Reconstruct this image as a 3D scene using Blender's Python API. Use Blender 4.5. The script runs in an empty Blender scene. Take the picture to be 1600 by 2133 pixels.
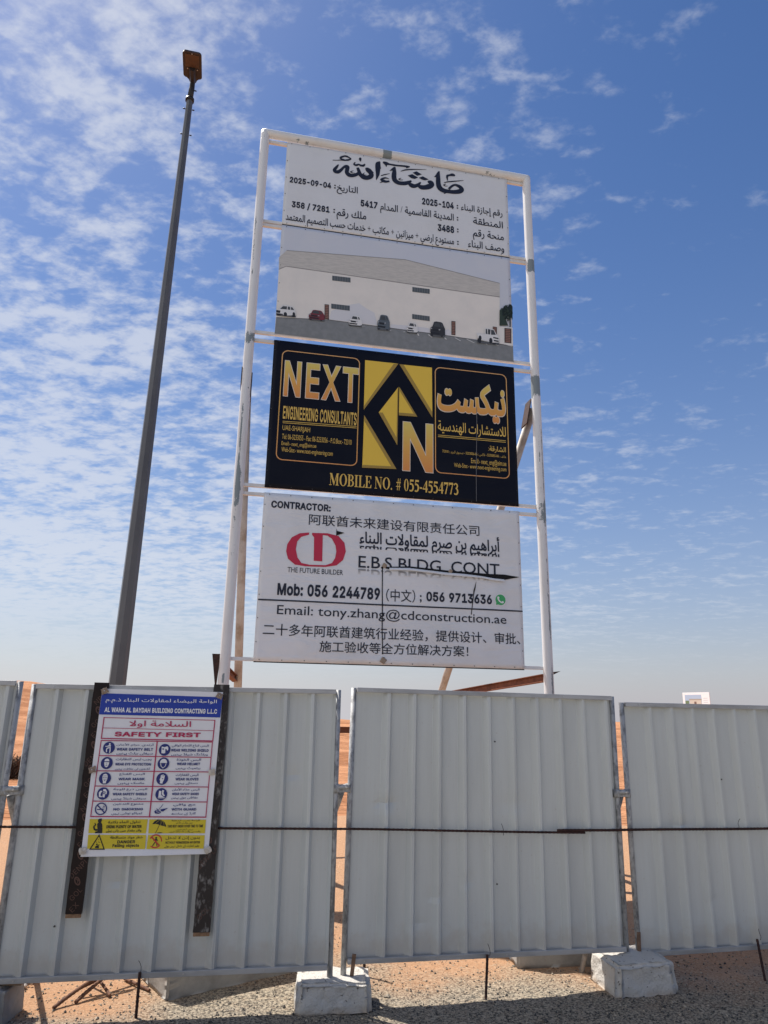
import bpy, bmesh, math, random
import numpy as np
from mathutils import Vector, Matrix, noise as mnoise
from mathutils.geometry import delaunay_2d_cdt

S = bpy.context.scene
COL = S.collection
R = math.radians
random.seed(7)

# ------------------------------------------------------------------ camera
PITCH, ROLL, EYE = 0.2742, 0.0175, 1.7
cam_data = bpy.data.cameras.new('camera')
cam_data.sensor_width = 36.0
cam_data.lens = 36.0 * 1470.0 / 2133.0
cam_data.clip_start = 0.05
cam_data.clip_end = 6000.0
cam = bpy.data.objects.new('camera', cam_data)
COL.objects.link(cam)
_F = Vector((0, math.cos(PITCH), math.sin(PITCH)))
_U = Vector((0, -math.sin(PITCH), math.cos(PITCH)))
_X = Vector((1, 0, 0))
_X2 = _X * math.cos(ROLL) + _U * math.sin(ROLL)
_U2 = _U * math.cos(ROLL) - _X * math.sin(ROLL)
cam.matrix_world = Matrix(((_X2.x, _U2.x, -_F.x, 0), (_X2.y, _U2.y, -_F.y, 0), (_X2.z, _U2.z, -_F.z, EYE), (0, 0, 0, 1)))
S.camera = cam

# ------------------------------------------------------------------ light
SUN_EL, SUN_AZ = R(60), R(-57)           # azimuth from +Y, negative = to the left
sun_dir = Vector((math.sin(SUN_AZ) * math.cos(SUN_EL), math.cos(SUN_AZ) * math.cos(SUN_EL), math.sin(SUN_EL)))
sd = bpy.data.lights.new('sun', 'SUN')
sd.energy = 4.2
sd.angle = R(0.55)
sd.color = (1.0, 0.95, 0.89)
sun = bpy.data.objects.new('sun', sd)
sun.rotation_euler = sun_dir.to_track_quat('Z', 'Y').to_euler()
COL.objects.link(sun)

S.view_settings.view_transform = 'Standard'
S.view_settings.look = 'None'
S.view_settings.gamma = 1.0
S.view_settings.use_curve_mapping = False
S.view_settings.exposure = 0.74


def nd(nt, typ, x=None, **kw):
    n = nt.nodes.new(typ)
    for k, v in kw.items():
        setattr(n, k, v)
    return n


def math_node(nt, op, a, b=None, c=None, clamp=False):
    n = nt.nodes.new('ShaderNodeMath')
    n.operation = op
    n.use_clamp = clamp
    for i, v in enumerate((a, b, c)):
        if v is None:
            continue
        if isinstance(v, (int, float)):
            n.inputs[i].default_value = v
        else:
            nt.links.new(v, n.inputs[i])
    return n.outputs[0]


def smooth(nt, val, lo, hi):
    n = nt.nodes.new('ShaderNodeMapRange')
    n.interpolation_type = 'SMOOTHSTEP'
    n.inputs['From Min'].default_value = lo
    n.inputs['From Max'].default_value = hi
    nt.links.new(val, n.inputs['Value'])
    return n.outputs['Result']


def mixc(nt, fac, a, b, blend='MIX'):
    n = nt.nodes.new('ShaderNodeMix')
    n.data_type = 'RGBA'
    n.blend_type = blend
    for sock, v in ((n.inputs['Factor'], fac), (n.inputs['A'], a), (n.inputs['B'], b)):
        if isinstance(v, (int, float)):
            sock.default_value = v
        elif isinstance(v, (tuple, list)):
            sock.default_value = (*v[:3], 1.0)
        else:
            nt.links.new(v, sock)
    return n.outputs['Result']


def noise_tex(nt, vec, scale, detail=4, rough=0.55, dist=0.0):
    n = nt.nodes.new('ShaderNodeTexNoise')
    n.inputs['Scale'].default_value = scale
    n.inputs['Detail'].default_value = detail
    n.inputs['Roughness'].default_value = rough
    n.inputs['Distortion'].default_value = dist
    if vec is not None:
        nt.links.new(vec, n.inputs['Vector'])
    return n.outputs['Fac']


# ------------------------------------------------------------------ sky
W = bpy.data.worlds.new('World')
S.world = W
W.use_nodes = True
nt = W.node_tree
nt.nodes.clear()
tc = nd(nt, 'ShaderNodeTexCoord')
sky = nd(nt, 'ShaderNodeTexSky', sky_type='NISHITA', sun_disc=False)
sky.sun_elevation = SUN_EL
sky.sun_rotation = SUN_AZ
sky.air_density = 1.0
sky.dust_density = 0.6
sky.ozone_density = 3.0
hsv = nd(nt, 'ShaderNodeHueSaturation')
hsv.inputs['Hue'].default_value = 0.507
hsv.inputs['Saturation'].default_value = 1.24
hsv.inputs['Value'].default_value = 0.70
nt.links.new(sky.outputs[0], hsv.inputs['Color'])
sep = nd(nt, 'ShaderNodeSeparateXYZ')
nt.links.new(tc.outputs['Generated'], sep.inputs[0])
dx, dy, dz = sep.outputs
up = math_node(nt, 'MAXIMUM', dz, 0.0)
inv_up = math_node(nt, 'SUBTRACT', 1.0, up, clamp=True)
# thin high haze, then the desert dust veil close to the horizon
thin = math_node(nt, 'MULTIPLY', math_node(nt, 'POWER', inv_up, 2.2), 0.42)
base = mixc(nt, thin, hsv.outputs['Color'], (2.55, 3.0, 4.1))
veil = math_node(nt, 'MULTIPLY', math_node(nt, 'POWER', inv_up, 8.0), 0.95)
dust = mixc(nt, smooth(nt, dx, -0.5, 0.5), (3.95, 3.9, 4.1), (3.0, 2.88, 3.08))
base = mixc(nt, veil, base, dust)
# altocumulus: project the view direction onto a flat cloud deck
zc = math_node(nt, 'ADD', up, 0.12)
comb = nd(nt, 'ShaderNodeCombineXYZ')
nt.links.new(math_node(nt, 'DIVIDE', dx, zc), comb.inputs[0])
nt.links.new(math_node(nt, 'DIVIDE', dy, zc), comb.inputs[1])
rot = nd(nt, 'ShaderNodeMapping')
rot.inputs['Rotation'].default_value = (0, 0, R(35))
rot.inputs['Scale'].default_value = (1.0, 1.35, 1.0)
nt.links.new(comb.outputs[0], rot.inputs['Vector'])
big = noise_tex(nt, rot.outputs[0], 2.7, 3, 0.5, 0.2)
mid = noise_tex(nt, rot.outputs[0], 11.5, 4, 0.5, 0.25)
puff = noise_tex(nt, rot.outputs[0], 36.0, 5, 0.6, 0.2)
cov = math_node(nt, 'ADD', math_node(nt, 'MULTIPLY', big, 0.42), math_node(nt, 'MULTIPLY', mid, 0.62))
cov = math_node(nt, 'ADD', cov, math_node(nt, 'MULTIPLY', puff, 0.30))
cov = math_node(nt, 'ADD', cov, math_node(nt, 'MULTIPLY', dx, -0.20))
cov = math_node(nt, 'ADD', cov, math_node(nt, 'MULTIPLY', smooth(nt, dz, 0.62, 0.12), 0.09))
behind = math_node(nt, 'MULTIPLY', smooth(nt, dy, 0.15, -0.45), math_node(nt, 'MULTIPLY', dx, -0.55))  # extra unseen cloud left behind the camera, added to light the panel ribs
cov = math_node(nt, 'ADD', cov, behind)
cloud = smooth(nt, cov, 0.655, 0.90)
dens = math_node(nt, 'MULTIPLY', smooth(nt, dx, 0.55, -0.25), 0.33)
cloud = math_node(nt, 'MULTIPLY', cloud, math_node(nt, 'ADD', dens, 0.30))
cloud = math_node(nt, 'MULTIPLY', cloud, smooth(nt, dz, 0.01, 0.18))
final = mixc(nt, cloud, base, mixc(nt, smooth(nt, dy, 0.1, -0.5), (4.6, 4.75, 5.1), (7.2, 7.3, 7.6)))  # clouds out of view behind the camera are made brighter as fill light
bg = nd(nt, 'ShaderNodeBackground')
bg.inputs['Strength'].default_value = 0.10
nt.links.new(final, bg.inputs['Color'])
wo = nd(nt, 'ShaderNodeOutputWorld')
nt.links.new(bg.outputs[0], wo.inputs['Surface'])


# ------------------------------------------------------------------ materials
MATS = {}


def mat(name, col, rough=0.6, metal=0.0, col2=None, vscale=6.0, vlo=0.35, vhi=0.7, bump=0.0, bscale=40.0, spec=0.4, stretch=(1, 1, 1), detail=6):
    """Principled surface; col2 is blended in by an object-space noise, bump adds fine relief."""
    if name in MATS:
        return MATS[name]
    m = bpy.data.materials.new(name)
    m.use_nodes = True
    t = m.node_tree
    b = t.nodes['Principled BSDF']
    b.inputs['Roughness'].default_value = rough
    b.inputs['Metallic'].default_value = metal
    b.inputs['Specular IOR Level'].default_value = spec
    b.inputs['Base Color'].default_value = (*col, 1)
    if col2 or bump:
        c = nd(t, 'ShaderNodeTexCoord')
        mp = nd(t, 'ShaderNodeMapping')
        mp.inputs['Scale'].default_value = stretch
        t.links.new(c.outputs['Object'], mp.inputs['Vector'])
        if col2:
            f = smooth(t, noise_tex(t, mp.outputs[0], vscale, detail, 0.6), vlo, vhi)
            t.links.new(mixc(t, f, col, col2), b.inputs['Base Color'])
        if bump:
            n2 = noise_tex(t, mp.outputs[0], bscale, 5, 0.6)
            bp = nd(t, 'ShaderNodeBump')
            bp.inputs['Strength'].default_value = 1.0
            bp.inputs['Distance'].default_value = bump
            t.links.new(n2, bp.inputs['Height'])
            t.links.new(bp.outputs[0], b.inputs['Normal'])
    MATS[name] = m
    return m


def ramp_mat(name, stops, rough=0.5):
    """Printed vertical colour fade over the bounding box of the lettering."""
    m = bpy.data.materials.new(name)
    m.use_nodes = True
    t = m.node_tree
    c = nd(t, 'ShaderNodeTexCoord')
    s = nd(t, 'ShaderNodeSeparateXYZ')
    t.links.new(c.outputs['Generated'], s.inputs[0])
    r = nd(t, 'ShaderNodeValToRGB')
    els = r.color_ramp.elements
    while len(els) < len(stops):
        els.new(0.5)
    for e, (p, col) in zip(els, stops):
        e.position = p
        e.color = (*col, 1)
    t.links.new(s.outputs[2], r.inputs[0])
    b = t.nodes['Principled BSDF']
    b.inputs['Roughness'].default_value = rough
    t.links.new(r.outputs[0], b.inputs['Base Color'])
    MATS[name] = m
    return m


# ------------------------------------------------------------------ mesh helpers
class MB:
    """Collects simple shapes; build() links them as one mesh object."""

    def __init__(self):
        self.v, self.f, self.sm = [], [], []

    def add(self, vs, fs, smooth=False):
        o = len(self.v)
        self.v += [tuple(p) for p in vs]
        self.f += [tuple(i + o for i in f) for f in fs]
        self.sm += [smooth] * len(fs)

    def box(self, x0, x1, y0, y1, z0, z1, M=None, ch=0.0):
        if ch > 0:
            bm = bmesh.new()
            bmesh.ops.create_cube(bm, size=1)
            for v in bm.verts:
                v.co = ((x0 + x1) / 2 + v.co.x * (x1 - x0), (y0 + y1) / 2 + v.co.y * (y1 - y0), (z0 + z1) / 2 + v.co.z * (z1 - z0))
            bmesh.ops.bevel(bm, geom=bm.edges[:], offset=ch, segments=2, affect='EDGES', profile=0.5)
            vs = [v.co.copy() for v in bm.verts]
            fs = [[v.index for v in f.verts] for f in bm.faces]
            bm.free()
        else:
            vs = [Vector((x, y, z)) for z in (z0, z1) for y in (y0, y1) for x in (x0, x1)]
            fs = [(0, 2, 3, 1), (4, 5, 7, 6), (0, 1, 5, 4), (2, 6, 7, 3), (0, 4, 6, 2), (1, 3, 7, 5)]
        if M is not None:
            vs = [M @ Vector(v) for v in vs]
        self.add(vs, fs)

    def tube(self, pts, rad, n=12, caps=True, smooth=True, twist=0.0):
        pts = [Vector(p) for p in pts]
        rads = rad if isinstance(rad, (list, tuple)) else [rad] * len(pts)
        o = len(self.v)
        up = None
        for i, p in enumerate(pts):
            d = (pts[min(i + 1, len(pts) - 1)] - pts[max(i - 1, 0)]).normalized()
            if up is None:
                up = d.orthogonal().normalized() if abs(d.z) < 0.9 else Vector((1, 0, 0))
            a = (up - d * up.dot(d)).normalized()
            up = a
            b = d.cross(a)
            for k in range(n):
                t = 2 * math.pi * k / n + twist
                self.v.append(tuple(p + (a * math.cos(t) + b * math.sin(t)) * rads[i]))
        for i in range(len(pts) - 1):
            for k in range(n):
                k2 = (k + 1) % n
                self.f.append((o + i * n + k, o + i * n + k2, o + (i + 1) * n + k2, o + (i + 1) * n + k))
                self.sm.append(smooth)
        if caps:
            self.f.append(tuple(o + k for k in range(n))[::-1])
            self.f.append(tuple(o + (len(pts) - 1) * n + k for k in range(n)))
            self.sm += [False, False]

    def prism(self, poly, y0, y1):
        """poly in (x, z), extruded along y."""
        n = len(poly)
        vs = [(x, y0, z) for x, z in poly] + [(x, y1, z) for x, z in poly]
        fs = [tuple(range(n)), tuple(range(2 * n - 1, n - 1, -1))] + [(i, i + n, (i + 1) % n + n, (i + 1) % n) for i in range(n)]
        self.add(vs, fs)

    def build(self, name, m, parent=None, loc=None, rot=None, fix=False):
        me = bpy.data.meshes.new(name)
        me.from_pydata(self.v, [], self.f)
        me.polygons.foreach_set('use_smooth', self.sm)
        if fix:
            bm = bmesh.new()
            bm.from_mesh(me)
            bmesh.ops.recalc_face_normals(bm, faces=bm.faces)
            bm.to_mesh(me)
            bm.free()
        me.materials.append(m)
        o = bpy.data.objects.new(name, me)
        COL.objects.link(o)
        if parent is not None:
            o.parent = parent
        if loc is not None:
            o.location = loc
        if rot is not None:
            o.rotation_euler = rot
        return o


def tag(o, label=None, cat=None, group=None, kind=None):
    if label:
        o['label'] = label
    if cat:
        o['category'] = cat
    if group:
        o['group'] = group
    if kind:
        o['kind'] = kind
    return o


def empty(name, loc, rotz=0.0, rot=None):
    o = bpy.data.objects.new(name, None)
    o.empty_display_size = 0.1
    COL.objects.link(o)
    o.location = loc
    o.rotation_euler = rot if rot else (0, 0, rotz)
    return o


def raw(name, verts, faces, m, parent=None, smooth=False):
    me = bpy.data.meshes.new(name)
    me.from_pydata(verts, [], faces)
    if smooth:
        me.polygons.foreach_set('use_smooth', [True] * len(me.polygons))
    me.materials.append(m)
    o = bpy.data.objects.new(name, me)
    COL.objects.link(o)
    if parent is not None:
        o.parent = parent
    return o


def fbm(x, y, s, oct=4, seed=0.0):
    return mnoise.fractal(Vector((x * s + seed, y * s - seed, seed * 1.7)), 1.0, 2.0, oct)


# ------------------------------------------------------------------ flat lettering: outlines -> filled faces
def inside_nonzero(px, py, contours):
    w = np.zeros(len(px), int)
    for c in contours:
        a = np.asarray(c)
        b = np.roll(a, -1, 0)
        for (x0, y0), (x1, y1) in zip(a, b):
            if y0 == y1:
                continue
            m = ((y0 <= py) & (py < y1)) | ((y1 <= py) & (py < y0))
            if not m.any():
                continue
            t = (py[m] - y0) / (y1 - y0)
            hit = (x0 + t * (x1 - x0)) > px[m]
            idx = np.where(m)[0][hit]
            w[idx] += 1 if y1 > y0 else -1
    return w != 0


def fill(contours):
    """Triangulate a set of closed outlines with the non-zero rule (overlaps merge)."""
    vs, es = [], []
    for c in contours:
        o = len(vs)
        n = len(c)
        vs += [Vector((float(x), float(y))) for x, y in c]
        es += [(o + i, o + (i + 1) % n) for i in range(n)]
    r = delaunay_2d_cdt(vs, es, [], 0, 1e-7)
    V = np.array([(v.x, v.y) for v in r[0]])
    T = np.array([f[:3] for f in r[2] if len(f) == 3])
    if len(T) == 0:
        return [], []
    cen = V[T].mean(1)
    keep = inside_nonzero(cen[:, 0], cen[:, 1], contours)
    return V, [tuple(t) for t in T[keep].tolist()]


def builtin_outline(text, bold):
    c = bpy.data.curves.new('lettering', 'FONT')
    c.body = text
    c.resolution_u = 3
    c.fill_mode = 'NONE'
    o = bpy.data.objects.new('lettering', c)
    COL.objects.link(o)
    me = bpy.data.meshes.new_from_object(o.evaluated_get(bpy.context.evaluated_depsgraph_get()))
    V = [(v.co.x, v.co.y) for v in me.vertices]
    par = list(range(len(V)))

    def find(a):
        while par[a] != a:
            par[a] = par[par[a]]
            a = par[a]
        return a
    for e in me.edges:
        a, b = find(e.vertices[0]), find(e.vertices[1])
        if a != b:
            par[max(a, b)] = min(a, b)
    g = {}
    for i in range(len(V)):
        g.setdefault(find(i), []).append(V[i])
    bpy.data.objects.remove(o)
    bpy.data.curves.remove(c)
    bpy.data.meshes.remove(me)
    cs = [c for c in g.values() if len(c) > 2]
    if bold and cs:
        s = -1 if area(max(cs, key=lambda c: abs(area(c)))) > 0 else 1
        cs = [grow(c, bold * s) for c in cs]
    return cs


def area(c):
    a = np.asarray(c, float)
    b = np.roll(a, -1, 0)
    return 0.5 * float((a[:, 0] * b[:, 1] - a[:, 1] * b[:, 0]).sum())


def cw(c):
    return c if area(c) < 0 else c[::-1]


def grow(c, d):
    """Move an outline outwards by d (clockwise outer, counter-clockwise holes)."""
    a = np.asarray(c, float)
    p, n = np.roll(a, 1, 0), np.roll(a, -1, 0)
    e1, e2 = a - p, n - a
    e1 /= np.maximum(np.hypot(e1[:, 0], e1[:, 1]), 1e-9)[:, None]
    e2 /= np.maximum(np.hypot(e2[:, 0], e2[:, 1]), 1e-9)[:, None]
    n1 = np.stack([-e1[:, 1], e1[:, 0]], 1)
    n2 = np.stack([-e2[:, 1], e2[:, 0]], 1)
    m = n1 + n2
    k = np.clip((m * n1).sum(1), 0.5, 2.0)
    return (a + m / k[:, None] * d).tolist()


def glyph_outline(text, table, gap=0):
    x, out = 0, []
    for ch in text:
        if ch == ' ':
            x += 62
            continue
        adv, cs = table[ch]
        for c in cs:
            out.append([(c[i] + x, c[i + 1]) for i in range(0, len(c), 2)])
        x += adv + gap
    return out


def fit(contours, box, base=False):
    a = np.concatenate([np.asarray(c, float) for c in contours])
    x0, x1 = a[:, 0].min(), a[:, 0].max()
    y0, y1 = (0.0, 0.714) if base else (a[:, 1].min(), a[:, 1].max())
    u0, z0, u1, z1 = box
    sx, sy = (u1 - u0) / (x1 - x0), (z1 - z0) / (y1 - y0)
    return [[(u0 + (x - x0) * sx, z0 + (y - y0) * sy) for x, y in c] for c in contours]


def outline_of(text, font, bold):
    if font == 'I' or font == 'C':
        return [grow(c, (8.5 if font == 'I' else 4.5) + bold) for c in glyph_outline(text, INTER, 12 if font == 'C' else 0)]
    if font == 'M':
        return glyph_outline(text, SERIF)
    return builtin_outline(text, bold)


def flat_part(name, contours, m, parent, surf, lift):
    """Ink or paint lying on the surface surf(u, z) of its parent, lift metres in front of it."""
    V, T = fill(contours)
    if len(T) == 0:
        return None
    verts = [(float(u), surf(u, z) - lift, float(z)) for u, z in V]
    return raw(name, verts, [t if area([V[i] for i in t]) > 0 else t[::-1] for t in T], m, parent)


def poly_part(name, polys, m, parent, surf, lift):
    """Several printed polygons of one colour as one mesh part."""
    cs = [cw([(p[i], p[i + 1]) for i in range(0, len(p), 2)]) for p in polys]
    return flat_part(name, cs, m, parent, surf, lift)


def stroke_outline(st, n_cap=5):
    """Closed outline of a brush stroke given as (x, y, width) along its middle."""
    P = [np.array(s, float) for s in st]
    pts = []
    for i in range(len(P) - 1):
        p0, p1, p2, p3 = P[max(i - 1, 0)], P[i], P[i + 1], P[min(i + 2, len(P) - 1)]
        for t in np.linspace(0, 1, 5)[:-1]:
            pts.append(0.5 * ((2 * p1) + (p2 - p0) * t + (2 * p0 - 5 * p1 + 4 * p2 - p3) * t * t + (3 * p1 - p0 - 3 * p2 + p3) * t ** 3))
    pts.append(P[-1])
    A = np.array(pts)
    d = np.gradient(A[:, :2], axis=0)
    d /= np.maximum(np.hypot(d[:, 0], d[:, 1]), 1e-9)[:, None]
    nrm = np.stack([-d[:, 1], d[:, 0]], 1) * (np.maximum(A[:, 2], 1e-4) / 2)[:, None]
    quads = []
    L, Rr = A[:, :2] + nrm, A[:, :2] - nrm
    for i in range(len(A) - 1):       # each short piece its own outline: the non-zero rule merges them
        quads.append(cw([tuple(L[i]), tuple(L[i + 1]), tuple(Rr[i + 1]), tuple(Rr[i])]))
    for i in range(0, len(A)):
        r = max(A[i, 2], 1e-4) / 2
        if 0 < i < len(A) - 1 and i % 2 == 0:
            quads.append(cw([(A[i, 0] + r * math.cos(t), A[i, 1] + r * math.sin(t)) for t in np.linspace(0, 2 * math.pi, 9)[:-1]]))
    return quads


def multi_part(name, layers, parent, surf, lift):
    """One printed motif (a car, a window) as one mesh of several inks laid over each other."""
    me = bpy.data.meshes.new(name)
    V, F, mi, mats_ = [], [], [], []
    for k, (col, polys) in enumerate(layers):
        cs = [cw([(p[i], p[i + 1]) for i in range(0, len(p), 2)]) for p in polys]
        v, t = fill(cs)
        o = len(V)
        V += [(float(a), surf(a, b) - lift - 0.0005 * k, float(b)) for a, b in v]
        for q in t:
            F.append(tuple(i + o for i in (q if area([v[i] for i in q]) > 0 else q[::-1])))
            if INK[col] not in mats_:
                mats_.append(INK[col])
            mi.append(mats_.index(INK[col]))
    me.from_pydata(V, [], F)
    for m in mats_:
        me.materials.append(m)
    me.polygons.foreach_set('material_index', mi)
    o = bpy.data.objects.new(name, me)
    COL.objects.link(o)
    o.parent = parent
    return o


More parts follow.
